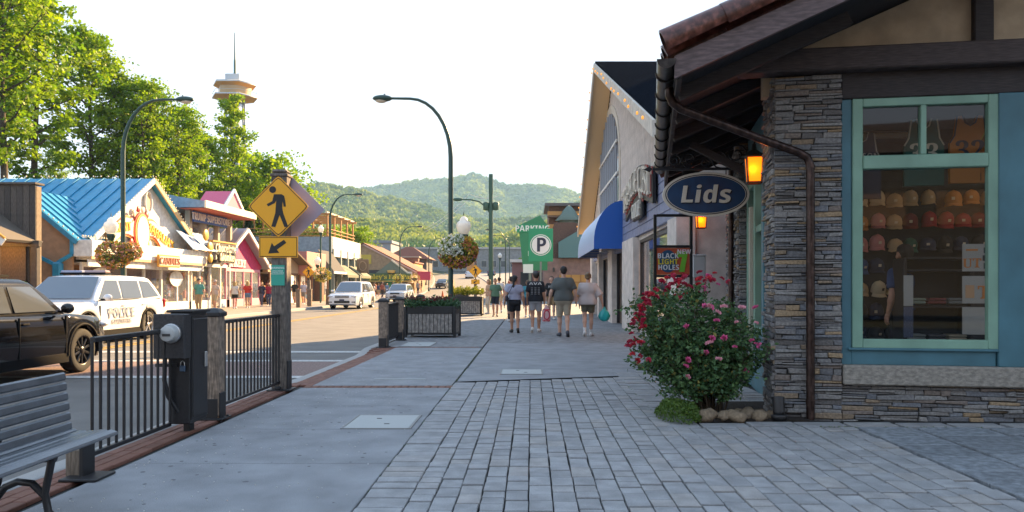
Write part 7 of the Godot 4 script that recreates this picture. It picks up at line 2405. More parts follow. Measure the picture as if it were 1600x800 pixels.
	part(lv, "crown", leafy(0.4), con)
	tower()
func tower() -> void:
	var o := thing("observation_tower", "tall observation tower with two hexagonal decks and a mast", "tower", V(-92.6, 13.5, -240.0))
	var steel := M(C(0.30, 0.33, 0.36), 0.5, 0.3)
	var under := M(C(0.60, 0.27, 0.03), 0.6)
	for k in 6:
		var a := TAU * k / 6
		var mb := MB.new()
		mb.tube(PackedVector3Array([V(cos(a) * 3.6, -4, sin(a) * 3.6), V(cos(a) * 3.0, 49, sin(a) * 3.0)]), 0.28, 6)
		part(mb, "leg", steel, o)
	for k in 13:
		for q in 6:
			var a := TAU * q / 6
			var b := TAU * (q + 1) / 6
			var y := -2.0 + k * 4.0
			bars(o, "brace", steel, V(cos(a) * 3.3, y, sin(a) * 3.3), V(cos(b) * 3.3, y + 4.0, sin(b) * 3.3), 0.14, 0.14)
	var mb := MB.new()
	mb.tube(PackedVector3Array([V(0, -4, 0), V(0, 52, 0)]), 1.5, 10)
	part(mb, "lift_shaft", M(C(0.32, 0.36, 0.40), 0.6), o)
	var hexd := func(y0: float, r0: float, r1: float, h: float, called: String) -> void:
		var m2 := MB.new()
		m2.lathe(PackedVector2Array([Vector2(r0, y0), Vector2(r1, y0 + 1.0)]), Vector3.ZERO, 6)
		part(m2, called + "_underside", under, o)
		m2 = MB.new()
		m2.lathe(PackedVector2Array([Vector2(r1, y0 + 1.0), Vector2(r1, y0 + 1.0 + h), Vector2(0.0, y0 + 1.3 + h)]), Vector3.ZERO, 6)
		part(m2, called + "_edge", M(C(0.5, 0.5, 0.48), 0.6), o)
	hexd.call(45.5, 3.6, 7.2, 0.4, "lower_deck")
	hexd.call(49.4, 4.8, 6.8, 0.5, "upper_deck")
	mb = MB.new()
	mb.lathe(PackedVector2Array([Vector2(5.2, 46.9), Vector2(5.2, 49.6)]), Vector3.ZERO, 6)
	part(mb, "glazing", M(C(0.45, 0.28, 0.12), 0.3), o)
	for q in 6:
		var a := TAU * q / 6
		var b := TAU * (q + 1) / 6
		bars(o, "rail", M(C(0.4, 0.4, 0.4), 0.5), V(cos(a) * 7.1, 48.0, sin(a) * 7.1), V(cos(b) * 7.1, 48.0, sin(b) * 7.1), 0.1, 0.1)
	bx(o, "plant_room", M(C(0.5, 0.52, 0.55), 0.7), V(0, 52.3, 0), V(4.4, 2.8, 4.4), 0.1)
	mb = MB.new()
	mb.tube(PackedVector3Array([V(0, 53, 0), V(0, 58.5, 0), V(0, 58.6, 0), V(0, 67.0, 0)]), PackedFloat32Array([0.42, 0.38, 0.26, 0.16]), 8)
	part(mb, "mast", M(C(0.035, 0.10, 0.09), 0.5), o)
func crest_at(tab: Array, p: float) -> float:
	for k in tab.size() - 1:
		if p <= tab[k + 1][0] or k == tab.size() - 2:
			var f: float = clamp((p - tab[k][0]) / (tab[k + 1][0] - tab[k][0]), 0, 1)
			f = f * f * (3 - 2 * f)
			return lerp(float(tab[k][1]), float(tab[k + 1][1]), f)
	return 0.0
var hn := FastNoiseLite.new()
func hill_pt(tab: Array, D: float, L: float, p: float, v: float) -> Vector3:
	# crest heights are given in metres along bearings (tangent of the angle from the street axis)
	var dist := D - v * L
	var x := p * dist
	var h := crest_at(tab, p) * pow(1.0 - v, 1.25)
	h += hn.get_noise_2d(x * 0.6, dist * 0.35) * 0.16 * D * 0.12 * sin(PI * min(1.0, v * 1.1 + 0.02))
	return V(x, h - 6.0 * v - (14.0 if D > 2000.0 else 0.0), -dist)
func build_hills() -> void:
	hn.seed = 5
	hn.frequency = 0.0045
	hn.fractal_octaves = 4
	var crown := MB.new()
	crown.use_c = false
	var g := RandomNumberGenerator.new()
	g.seed = 99
	for k in 46:
		var u := V(g.randf_range(-1, 1), g.randf_range(-0.6, 1), g.randf_range(-1, 1)).normalized()
		var p := u * V(0.5, 0.55, 0.5) + V(0, 0.5, 0)
		var d := (u + V(g.randf_range(-1, 1), g.randf_range(-1, 1), g.randf_range(-1, 1)) * 0.7).normalized()
		var s := d.cross(V(g.randf_range(-1, 1), 0.6, g.randf_range(-1, 1))).normalized()
		crown.tri(p - d * 0.22, p + s * 0.2, p + d * 0.24)
		crown.tri(p - d * 0.22, p + d * 0.24, p - s * 0.2)
	crown.ball(V(0, 0.45, 0), V(0.4, 0.42, 0.4), 6, 4)
	var cm := crown.mesh()
	var soil := M(C(0.05, 0.085, 0.022), 0.95, 0.0, "stain", Vector3.ONE * 0.02)
	var lf := leafy(0.5)
	var sets := [
		["far_ridge", 2400.0, 900.0, [[-0.6, 150], [-0.44, 180], [-0.31, 272], [-0.24, 296], [-0.19, 312], [-0.14, 330], [-0.108, 334], [-0.075, 349], [-0.05, 328], [-0.025, 312], [0.017, 316], [0.042, 302], [0.062, 284], [0.14, 236], [0.4, 180], [0.9, 160]], 9000, 17.0],
		["middle_hill", 1300.0, 620.0, [[-0.9, 130], [-0.5, 150], [-0.31, 160], [-0.27, 163], [-0.24, 157], [-0.19, 141], [-0.14, 128], [-0.108, 112], [-0.058, 101], [0.0, 106], [0.042, 122], [0.066, 133], [0.14, 160], [0.5, 150], [0.9, 120]], 11000, 11.0],
		["near_hill", 620.0, 320.0, [[-0.9, 40], [-0.5, 52], [-0.35, 56], [-0.29, 50], [-0.225, 46], [-0.158, 42], [-0.09, 30], [-0.04, 33], [0.0, 42], [0.07, 53], [0.14, 57], [0.5, 56], [0.9, 40]], 11000, 7.5]]
	for s in sets:
		var tab: Array = s[3]
		var rows := []
		for i in 31:
			var row := PackedVector3Array()
			for j in 141:
				row.append(hill_pt(tab, s[1], s[2], lerp(-0.9, 0.9, j / 140.0), 1.0 - i / 30.0))
			rows.append(row)
		var back := PackedVector3Array()
		for j in 141:
			var q: Vector3 = rows[30][j]
			back.append(V(q.x * 1.15, -10.0, q.z * 1.15))
		rows.append(back)
		var mb := MB.new()
		mb.grid(rows)
		struct(mb, s[0], soil)
		var mm := MultiMesh.new()
		mm.transform_format = MultiMesh.TRANSFORM_3D
		mm.use_colors = true
		mm.mesh = cm
		mm.instance_count = s[4]
		for k in s[4]:
			var p := g.randf_range(-0.42, 0.16)
			var v := pow(g.randf(), 1.2) * 0.75
			if k < s[4] / 6: v = g.randf() * 0.02
			var at := hill_pt(tab, s[1], s[2], p, v)
			var z: float = s[5] * g.randf_range(0.7, 1.3)
			mm.set_instance_transform(k, Transform3D(Basis(Vector3.UP, g.randf() * TAU).scaled(V(z, z * g.randf_range(0.8, 1.25), z)), at - V(0, z * 0.25, 0)))
			var tone: float = clamp(0.5 + hn.get_noise_2d(at.x * 1.5, at.z * 1.5) * 1.4 + g.randf_range(-0.3, 0.3), 0, 1)
			mm.set_instance_color(k, C(0.055, 0.125, 0.022).lerp(C(0.29, 0.34, 0.035), tone))
		var o := MultiMeshInstance3D.new()
		o.multimesh = mm
		o.material_override = lf
		o.name = numbered("forest")
		add_child(o)
		tag(o, {"far_ridge": "hazy forest covering the farthest mountain ridge", "middle_hill": "green forest on the middle hill", "near_hill": "brighter forest on the nearest hill"}[s[0]], "forest", "", "stuff")

# ---------------------------------------------------------------- vehicles
func lut(t: Array, s: float) -> float:
	for k in t.size() - 1:
		if s <= t[k + 1][0]:
			var f: float = clamp((s - t[k][0]) / (t[k + 1][0] - t[k][0]), 0, 1)
			return lerp(float(t[k][1]), float(t[k + 1][1]), f * f * (3 - 2 * f))
	return t[-1][1]
func paint(c: Color) -> StandardMaterial3D:
	var m := M(c, 0.5).duplicate() as StandardMaterial3D
	m.metallic_specular = 0.05
	m.clearcoat_enabled = true
	m.clearcoat = 1.0
	m.clearcoat_roughness = 0.04
	return m
func wheel(r: float, w: float, spokes: int, rim_m: Material, tyre_m: Material, parent: Node, at: Vector3, side: float) -> void:
	var o := Node3D.new()
	o.name = "wheel"
	parent.add_child(o, true)
	o.position = at
	var turn := Basis(Vector3.BACK, -side * PI / 2)
	var mb := MB.new()
	mb.t = Transform3D(turn, Vector3.ZERO)
	mb.lathe(PackedVector2Array([Vector2(r * 0.66, w * 0.42), Vector2(r * 0.70, w * 0.5), Vector2(r * 0.93, w * 0.5), Vector2(r, w * 0.36), Vector2(r, -w * 0.36), Vector2(r * 0.93, -w * 0.5), Vector2(r * 0.6, -w * 0.5)]), Vector3.ZERO, 28)
	part(mb, "tyre", tyre_m, o)
	mb = MB.new()
	mb.t = Transform3D(turn, Vector3.ZERO)
	mb.lathe(PackedVector2Array([Vector2(r * 0.69, w * 0.46), Vector2(r * 0.65, w * 0.48), Vector2(r * 0.62, w * 0.40), Vector2(r * 0.60, 0.0)]), Vector3.ZERO, 28)
	part(mb, "rim", rim_m, o)
	mb = MB.new()
	mb.t = Transform3D(turn, Vector3.ZERO)
	mb.lathe(PackedVector2Array([Vector2(r * 0.6, 0.02), Vector2(0.0, 0.02)]), Vector3.ZERO, 20)
	part(mb, "brake_disc", M(C(0.02, 0.02, 0.02), 0.6), o)
	for k in spokes:
		mb = MB.new()
		mb.t = Transform3D(turn * Basis(Vector3.UP, TAU * k / spokes), Vector3.ZERO)
		mb.box(V(r * 0.34, w * 0.36, 0), V(r * 0.6, w * 0.12, r * 0.115), 0.008)
		part(mb, "spoke", rim_m, o)
	mb = MB.new()
	mb.t = Transform3D(turn, Vector3.ZERO)
	mb.lathe(PackedVector2Array([Vector2(r * 0.17, w * 0.3), Vector2(r * 0.16, w * 0.45), Vector2(0.0, w * 0.46)]), Vector3.ZERO, 14)
	part(mb, "hub_cap", rim_m, o)
func suv(called: String, label: String, at: Vector3, turn: float, L: float, W: float, H: float, body: Material, trim: Material, rim_m: Material, o := {}) -> Node3D:
	# front looks towards -z
	var car := thing(called, label, "car", at, turn, "cars on the road")
	var R: float = o.get("wheel", 0.37)
	var zf := -L / 2 + L * 0.195
	var zr := L / 2 - L * 0.215
	var belt: float = o.get("belt", 1.06)
	var hood: float = o.get("hood", 1.02)
	var top := [[0.0, 0.74], [0.015, hood - 0.14], [0.07, hood - 0.05], [0.24, hood + 0.01], [0.30, belt], [0.85, belt + 0.05], [0.97, belt + 0.03], [1.0, belt - 0.08]]
	var wid := [[0.0, 0.80], [0.03, 0.90], [0.10, 0.985], [0.2, 1.0], [0.85, 1.0], [0.95, 0.97], [1.0, 0.90]]
	var bot := [[0.0, 0.34], [0.05, 0.24], [0.2, 0.22], [0.8, 0.23], [0.94, 0.28], [1.0, 0.42]]
	var rows := []
	var N := 96
	for i in N + 1:
		var s := float(i) / N
		var z := -L / 2 + s * L
		var b := lut(bot, s)
		for zw in [zf, zr]:
			var dz: float = abs(z - zw)
			if dz < R + 0.055: b = max(b, R + sqrt(pow(R + 0.055, 2) - dz * dz))
		var t := lut(top, s)
		var w := lut(wid, s) * W / 2
		var row := PackedVector3Array()
		var prof := [[0.0, 0.94], [0.12, 0.978], [0.4, 0.998], [0.55, 1.0], [0.62, 0.988], [0.85, 0.972], [0.95, 0.945], [1.0, 0.88]]
		for p in prof: row.append(V(w * p[1], lerp(b, t, p[0]), z))
		row.append(V(w * 0.5, t + 0.022, z))
		row.append(V(0, t + 0.03, z))
		row.append(V(-w * 0.5, t + 0.022, z))
		prof.reverse()
		for p in prof: row.append(V(-w * p[1], lerp(b, t, p[0]), z))
		rows.append(row)
	var mb := MB.new()
	mb.grid(rows)
	for e in [0, N]:
		var r: PackedVector3Array = rows[e]
		for k in range(1, r.size() - 1):
			if e == 0: mb.tri(r[0], r[k + 1], r[k])
			else: mb.tri(r[0], r[k], r[k + 1])
	part(mb, "body", body, car)
	# underbody and wheel wells
	bx(car, "underbody", M(C(0.008, 0.008, 0.008), 0.8), V(0, 0.46, 0), V(W * 0.86, 0.46, L * 0.9), 0.05)
	# greenhouse
	var z0: float = -L / 2 + L * o.get("cowl", 0.27)
	var z1: float = -L / 2 + L * o.get("roof0", 0.43)
	var z2: float = -L / 2 + L * o.get("roof1", 0.88)
	var z3: float = -L / 2 + L * o.get("tail", 0.975)
	var wb := W / 2 * 0.90
	var wr := W / 2 * 0.70
	var ys := [[z0, belt + 0.0], [z0 + (z1 - z0) * 0.5, lerp(belt, H, 0.56)], [z1 - 0.05, H - 0.05], [z1 + 0.15, H - 0.012], [(z1 + z2) / 2, H], [z2 - 0.2, H - 0.025], [z2, H - 0.06], [lerp(z2, z3, 0.5), lerp(H, belt, 0.42)], [z3, belt + 0.03]]
	rows = []
	var wy := func(y: float) -> float: return lerp(wb, wr, clamp((y - belt) / (H - belt), 0, 1))
	for q in ys:
		var yt: float = q[1]
		var row := PackedVector3Array()
		var yl: float = max(belt - 0.06, min(yt - 0.04, H - 0.10))
		for f in [0.0, 0.5, 1.0]: row.append(V(wy.call(lerp(belt - 0.06, yl, f)), lerp(belt - 0.06, yl, f), q[0]))
		var we: float = wy.call(yl)
		row.append(V(we * 0.95, yt - 0.012, q[0]))
		row.append(V(we * 0.6, yt + 0.008, q[0]))
		row.append(V(0, yt + 0.014, q[0]))
		row.append(V(-we * 0.6, yt + 0.008, q[0]))
		row.append(V(-we * 0.95, yt - 0.012, q[0]))
		for f in [1.0, 0.5, 0.0]: row.append(V(-wy.call(lerp(belt - 0.06, yl, f)), lerp(belt - 0.06, yl, f), q[0]))
		rows.append(row)
	mb = MB.new()
	mb.grid(rows)
	part(mb, "cabin", body, car)
	# glazing: dark tinted panes standing just proud of the cabin shell
	var gl := M(C(0.16, 0.18, 0.20), 0.03, 0.55).duplicate() as StandardMaterial3D
	gl.metallic_specular = 0.9
	var yb := belt + 0.05
	var yt2 := H - 0.135
	var slope := (z1 - z0) / (H - belt)
	var rear := (z3 - z2) / (H - belt)
	var zA := z0 + slope * (yb - belt) + 0.20
	var zAt := z0 + slope * (yt2 - belt) + 0.13
	var zD := z3 - rear * (yb - belt) - 0.16
	var zDt := z3 - rear * (yt2 - belt) - 0.16
	var zB := lerp(zA, zD, 0.36)
	var zC := lerp(zA, zD, 0.70)
	for sd in [-1.0, 1.0]:
		for win in [[[zA, yb], [zB - 0.04, yb], [zB - 0.04, yt2], [zAt, yt2]], [[zB + 0.04, yb], [zC - 0.04, yb], [zC - 0.04, yt2], [zB + 0.04, yt2]], [[zC + 0.05, yb], [zD, yb + 0.04], [zDt, yt2 - 0.03], [zC + 0.05, yt2]]]:
			var q := []
			for p in win: q.append(V(sd * (wy.call(p[1]) + 0.008), p[1], p[0]))
			mb = MB.new()
			if sd > 0: mb.quad(q[3], q[2], q[1], q[0])
			else: mb.quad(q[0], q[1], q[2], q[3])
			part(mb, "side_window", gl, car)
		# window line trim, sill trim, arch trim, mirror, handles
		bars(car, "belt_trim", o.get("chrome", trim), V(sd * (wb + 0.012), yb - 0.03, zA - 0.05), V(sd * (wb + 0.012), yb - 0.03, zD + 0.05), 0.014, 0.022)
		bars(car, "sill_trim", trim, V(sd * (W / 2 * 0.965), 0.29, zf + R + 0.05), V(sd * (W / 2 * 0.965), 0.29, zr - R - 0.05), 0.05, 0.15)
		for zw in [zf, zr]:
			var arc := PackedVector3Array()
			for k in 17:
				var a := PI * (k / 16.0) * 1.08 - PI * 0.04
				arc.append(V(sd * W / 2 * 0.985, R + sin(a) * (R + 0.075), zw + cos(a) * (R + 0.075)))
			mb = MB.new()
			mb.tube(arc, 0.028, 6)
			part(mb, "arch_trim", trim, car)
			wheel(R, 0.24, o.get("spokes", 5), rim_m, M(C(0.010, 0.010, 0.011), 0.85), car, V(sd * (W / 2 - 0.135), R, zw), sd)
		mb = MB.new()
		mb.ball(V(sd * (W / 2 + 0.10), yb + 0.04, zA + 0.02), V(0.11, 0.085, 0.07), 10, 7)
		var mr := part(mb, "mirror", o.get("mirror", body), car)
		bx(mr, "stalk", trim, V(sd * (W / 2 + 0.0), yb - 0.01, zA), V(0.14, 0.04, 0.05), 0.01)
		for zz in [zB - 0.14, zC - 0.14]: bx(car, "door_handle", o.get("chrome", body), V(sd * (W / 2 * 0.985 + 0.012), belt - 0.13, zz), V(0.03, 0.03, 0.17), 0.008)
		for zz in ([zA - 0.12, zC + 0.02] if o.get("lettered", false) else [zA - 0.12, zB + 0.0, zC + 0.02]): bx(car, "door_gap", M(C(0.004, 0.004, 0.004), 0.9), V(sd * W / 2 * 0.985, 0.68, zz), V(0.036, 0.62, 0.008))
		# lamps
		mb = MB.new()
		mb.ball(V(sd * W * 0.37, hood - 0.20, -L / 2 + 0.13), V(0.21, 0.075, 0.16), 12, 8)
		part(mb, "headlight", M(C(0.55, 0.56, 0.58), 0.08, 0.3), car)
		bx(car, "tail_light", M(C(0.25, 0.01, 0.01), 0.15), V(sd * W * 0.41, belt - 0.12, L / 2 - 0.06), V(0.24, 0.26, 0.16), 0.04)
		bx(car, "fog_light", M(C(0.02, 0.02, 0.02), 0.3), V(sd * W * 0.36, 0.46, -L / 2 + 0.05), V(0.26, 0.12, 0.12), 0.04)
		if o.get("rails", true): bars(car, "roof_rail", o.get("chrome", trim), V(sd * wr * 0.9, H + 0.03, z1 + 0.3), V(sd * wr * 0.9, H + 0.01, z2 - 0.2), 0.03, 0.04)
	# windscreen and rear window
	mb = MB.new()
	var rs := []
	for f in [0.06, 0.35, 0.65, 0.93]:
		var y: float = lerp(belt, H - 0.03, f)
		var z: float = z0 + slope * (y - belt)
		var row := PackedVector3Array()
		for x in [1.0, 0.5, 0.0, -0.5, -1.0]: row.append(V(x * (wy.call(y) - 0.075), y + 0.03, z - 0.028 - 0.02 * (1.0 - abs(x))))
		rs.append(row)
	mb.grid(rs)
	part(mb, "windscreen", gl, car)
	mb = MB.new()
	var a0: float = wy.call(belt + 0.1) - 0.1
	var a1: float = wy.call(H - 0.1) - 0.06
	mb.quad(V(-a0, belt + 0.10, z3 - rear * 0.07 + 0.02), V(a0, belt + 0.10, z3 - rear * 0.07 + 0.02), V(a1, H - 0.12, z2 + rear * 0.10 + 0.045), V(-a1, H - 0.12, z2 + rear * 0.10 + 0.045))
	part(mb, "rear_window", gl, car)
	# front end
	bx(car, "grille", M(C(0.015, 0.016, 0.018), 0.3), V(0, hood - 0.22, -L / 2 + 0.01), V(W * 0.46, 0.15, 0.07), 0.03)
	for k in 2: bx(car, "grille_bar", o.get("chrome", trim), V(0, hood - 0.19 - k * 0.06, -L / 2 - 0.03), V(W * 0.44, 0.016, 0.02), 0.004)
	bx(car, "lower_grille", M(C(0.012, 0.012, 0.012), 0.5), V(0, 0.47, -L / 2 + 0.0), V(W * 0.5, 0.15, 0.08), 0.03)
	bx(car, "front_skirt", trim, V(0, 0.32, -L / 2 + 0.09), V(W * 0.8, 0.12, 0.14), 0.04)
	bx(car, "number_plate", M(C(0.05, 0.05, 0.08), 0.5), V(0, 0.575, -L / 2 - 0.01), V(0.31, 0.13, 0.05), 0.005)
	return car
func build_cars() -> void:
	var black := M(C(0.007, 0.007, 0.008), 0.7).duplicate() as StandardMaterial3D
	black.metallic_specular = 0.2
	var silver := M(C(0.55, 0.55, 0.56), 0.25, 0.9)
	var chrome := M(C(0.6, 0.6, 0.62), 0.15, 1.0)
	var g := -0.125
	# black crossover in the near lane
	suv("black_car", "glossy black crossover with black wheels at the left edge", V(-8.62, g, -11.75), 0.0, 4.75, 1.88, 1.60, paint(C(0.006, 0.006, 0.007)), black, M(C(0.03, 0.03, 0.033), 0.3, 0.6), {"wheel": 0.375, "spokes": 10, "chrome": black, "belt": 1.02, "hood": 0.99})
	# police utility vehicle
	var white := paint(C(0.66, 0.67, 0.70))
	var p := suv("police_car", "white police utility car with roof light bar and lettering on its doors", V(-11.75, g, -20.2), 180.0, 5.05, 2.0, 1.76, white, black, M(C(0.42, 0.42, 0.44), 0.3, 0.8), {"wheel": 0.385, "spokes": 5, "lettered": true, "rails": false, "belt": 1.10, "hood": 1.06})
	bx(p, "light_bar_base", black, V(0, 1.80, 0.05), V(1.2, 0.05, 0.3), 0.015)
	for s in [-1.0, 1.0]: bx(p, "light_bar_lens", M(C(0.42, 0.30, 0.30), 0.15) if s < 0 else M(C(0.30, 0.32, 0.42), 0.15), V(s * 0.31, 1.85, 0.05), V(0.56, 0.075, 0.26), 0.025)
	var ink := M(C(0.22, 0.24, 0.30), 0.6)
	words(p, "lettering", "POLICE", ink, V(-1.012, 0.78, -0.05), 0.27, -90.0, 0.008, false, 900)
	words(p, "lettering", "GATLINBURG", ink, V(-1.010, 0.56, -0.05), 0.11, -90.0, 0.008)
	bx(p, "push_bar", black, V(0, 0.7, -2.6), V(0.9, 0.5, 0.06), 0.02)
	# oncoming cars
	suv("white_car", "white crossover with chrome grille coming down the road", V(-11.9, g, -51.2), 178.0, 5.17, 1.99, 1.78, paint(C(0.70, 0.70, 0.70)), M(C(0.25, 0.25, 0.26), 0.5), silver, {"chrome": chrome})
	suv("silver_car", "pale silver crossover behind the white one, dark roof rails", V(-12.3, g + gy(70), -72.0), 178.0, 4.7, 1.9, 1.68, paint(C(0.46, 0.50, 0.54)), black, silver, {"chrome": black})
	suv("dark_car", "dark grey car farther up the road behind the nearest lamp", V(-15.0, g + gy(130), -130.0), 176.0, 4.6, 1.82, 1.55, paint(C(0.05, 0.06, 0.07)), black, silver, {"rails": false})
	suv("distant_white_car", "white car at the top of the rising road", V(-13.7, g + gy(170), -172.0), 0.0, 4.7, 1.9, 1.68, paint(C(0.66, 0.66, 0.66)), black, silver, {})
	suv("distant_blue_car", "small dark blue car beside the distant white car", V(-9.6, g + gy(186), -186.0), 0.0, 4.5, 1.82, 1.5, paint(C(0.04, 0.06, 0.14)), black, silver, {"rails": false})
	# traffic cone beside the far kerb
	var cone := thing("traffic_cone", "orange traffic cone by the far kerb beside the dark car", "cone", V(-11.3, g + gy(98), -98.0))
	var mb := MB.new()
	mb.lathe(PackedVector2Array([Vector2(0.2, 0.03), Vector2(0.05, 0.75), Vector2(0.0, 0.76)]), Vector3.ZERO, 12)
	part(mb, "cone", M(C(0.6, 0.10, 0.02), 0.6), cone)
	bx(cone, "base", M(C(0.02, 0.02, 0.02), 0.7), V(0, 0.02, 0), V(0.5, 0.04, 0.5), 0.01)

# ---------------------------------------------------------------- people
# bone: [a, b, ra, rb, flat end]; the field is the smooth union of tapered capsules, meshed as surface nets
func net(mb: MB, bones: Array, cell: float, k: float, ymin := -99.0, ymax := 99.0) -> void:
	var lo := V(1e9, 1e9, 1e9)
	var hi := -lo
	for b in bones:
		var r: float = max(b[2], b[3]) + cell * 2.5
		for p in [b[0], b[1]]:
			lo = lo.min(p - V(r, r, r))
			hi = hi.max(p + V(r, r, r))
	var nx := int((hi.x - lo.x) / cell) + 2
	var ny := int((hi.y - lo.y) / cell) + 2
	var nz := int((hi.z - lo.z) / cell) + 2
	var f := PackedFloat32Array()
	f.resize(nx * ny * nz)
	f.fill(1.0)
	for b in bones:
		var a: Vector3 = b[0]
		var e: Vector3 = b[1]
		var ra: float = b[2]
		var rb: float = b[3]
		var flat: bool = b.size() > 4 and b[4]
		var d := e - a
		var dl := d.length()
		var dn: Vector3 = d / max(dl, 1e-6)
		var dd: float = max(d.length_squared(), 1e-9)
		var r: float = max(ra, rb) + max(k, cell) + cell * 1.5
		var i0 := ((a.min(e) - V(r, r, r) - lo) / cell).floor()
		var i1 := ((a.max(e) + V(r, r, r) - lo) / cell).ceil()
		for z in range(max(0, int(i0.z)), min(nz, int(i1.z) + 1)):
			for y in range(max(0, int(i0.y)), min(ny, int(i1.y) + 1)):
				var idx := (z * ny + y) * nx
				for x in range(max(0, int(i0.x)), min(nx, int(i1.x) + 1)):
					var p := lo + V(x, y, z) * cell
					var ap := p - a
					var t: float = clamp(ap.dot(d) / dd, 0.0, 1.0)
					var s: float = (ap - d * t).length() - lerp(ra, rb, t)
					if flat: s = max(s, ap.dot(dn) - dl)
					var o := f[idx + x]
					var h: float = max(k - abs(o - s), 0.0) / k
					f[idx + x] = min(o, s) - h * h * k * 0.25
	if ymin > -90.0 or ymax < 90.0:
		for z in nz:
			for y in ny:
				var c: float = max(ymin - (lo.y + y * cell), lo.y + y * cell - ymax)
				if c > -cell * 2.0:
					for x in nx:
						var q := (z * ny + y) * nx + x
						f[q] = max(f[q], c)
	var ids := {}
	var vs := PackedVector3Array()
	var sy := nx
	var sz := nx * ny
	for z in nz - 1:
		for y in ny - 1:
			var row := z * sz + y * sy
			for x in nx - 1:
				var q := row + x
				var v0 := f[q]
				var m := 1 if v0 < 0 else 0
				var v1 := f[q + 1]
				var v2 := f[q + sy]
				var v3 := f[q + sy + 1]
				var v4 := f[q + sz]
				var v5 := f[q + sz + 1]
				var v6 := f[q + sz + sy]
				var v7 := f[q + sz + sy + 1]
				m += (1 if v1 < 0 else 0) + (1 if v2 < 0 else 0) + (1 if v3 < 0 else 0) + (1 if v4 < 0 else 0) + (1 if v5 < 0 else 0) + (1 if v6 < 0 else 0) + (1 if v7 < 0 else 0)
				if m == 0 or m == 8: continue
				var sum := Vector3.ZERO
				var n := 0
				var vv := [v0, v1, v2, v3, v4, v5, v6, v7]
				for e in [[0, 1], [2, 3], [4, 5], [6, 7], [0, 2], [1, 3], [4, 6], [5, 7], [0, 4], [1, 5], [2, 6], [3, 7]]:
					var fa: float = vv[e[0]]
					var fb: float = vv[e[1]]
					if (fa < 0) != (fb < 0):
						var t := fa / (fa - fb)
						var pa := V(e[0] & 1, (e[0] >> 1) & 1, e[0] >> 2)
						var pb := V(e[1] & 1, (e[1] >> 1) & 1, e[1] >> 2)
						sum += pa.lerp(pb, t)
						n += 1
				ids[q] = vs.size()
				vs.append(lo + (V(x, y, z) + sum / n) * cell)
	var tris := PackedInt32Array()
	for q in ids:
		for ax in 3:
			var st: int = [1, sy, sz][ax]
			var s1: int = [sy, sz, 1][ax]
			var s2: int = [sz, 1, sy][ax]
			var a := f[q]
			var b := f[q + st]
			if (a < 0) == (b < 0): continue
			if not (ids.has(q - s1) and ids.has(q - s2) and ids.has(q - s1 - s2)): continue
			var i0: int = ids[q]
			var i1: int = ids[q - s1]
			var i2: int = ids[q - s1 - s2]
			var i3: int = ids[q - s2]
			if a < 0: tris.append_array([i0, i1, i2, i0, i2, i3])
			else: tris.append_array([i0, i2, i1, i0, i3, i2])
	var ns := PackedVector3Array()
	ns.resize(vs.size())
	for i in range(0, tris.size(), 3):
		var nn := (vs[tris[i + 1]] - vs[tris[i]]).cross(vs[tris[i + 2]] - vs[tris[i]])
		for j in 3: ns[tris[i + j]] += nn
	var base := mb.v.size()
	for i in vs.size(): mb.vert(vs[i], ns[i])
	for i in range(0, tris.size(), 3): mb.ix.append_array([base + tris[i], base + tris[i + 2], base + tris[i + 1]])
var hand_mb: MB
var head_mb: MB
func add_mb(dst: MB, src: MB, t: Transform3D) -> void:
	var base := dst.v.size()
	dst.t = t
	for i in src.v.size(): dst.vert(src.v[i], src.n[i])
	dst.t = Transform3D.IDENTITY
	var flip := t.basis.determinant() < 0
	for i in range(0, src.ix.size(), 3):
		if flip: dst.ix.append_array([base + src.ix[i], base + src.ix[i + 2], base + src.ix[i + 1]])
		else: dst.ix.append_array([base + src.ix[i], base + src.ix[i + 1], base + src.ix[i + 2]])
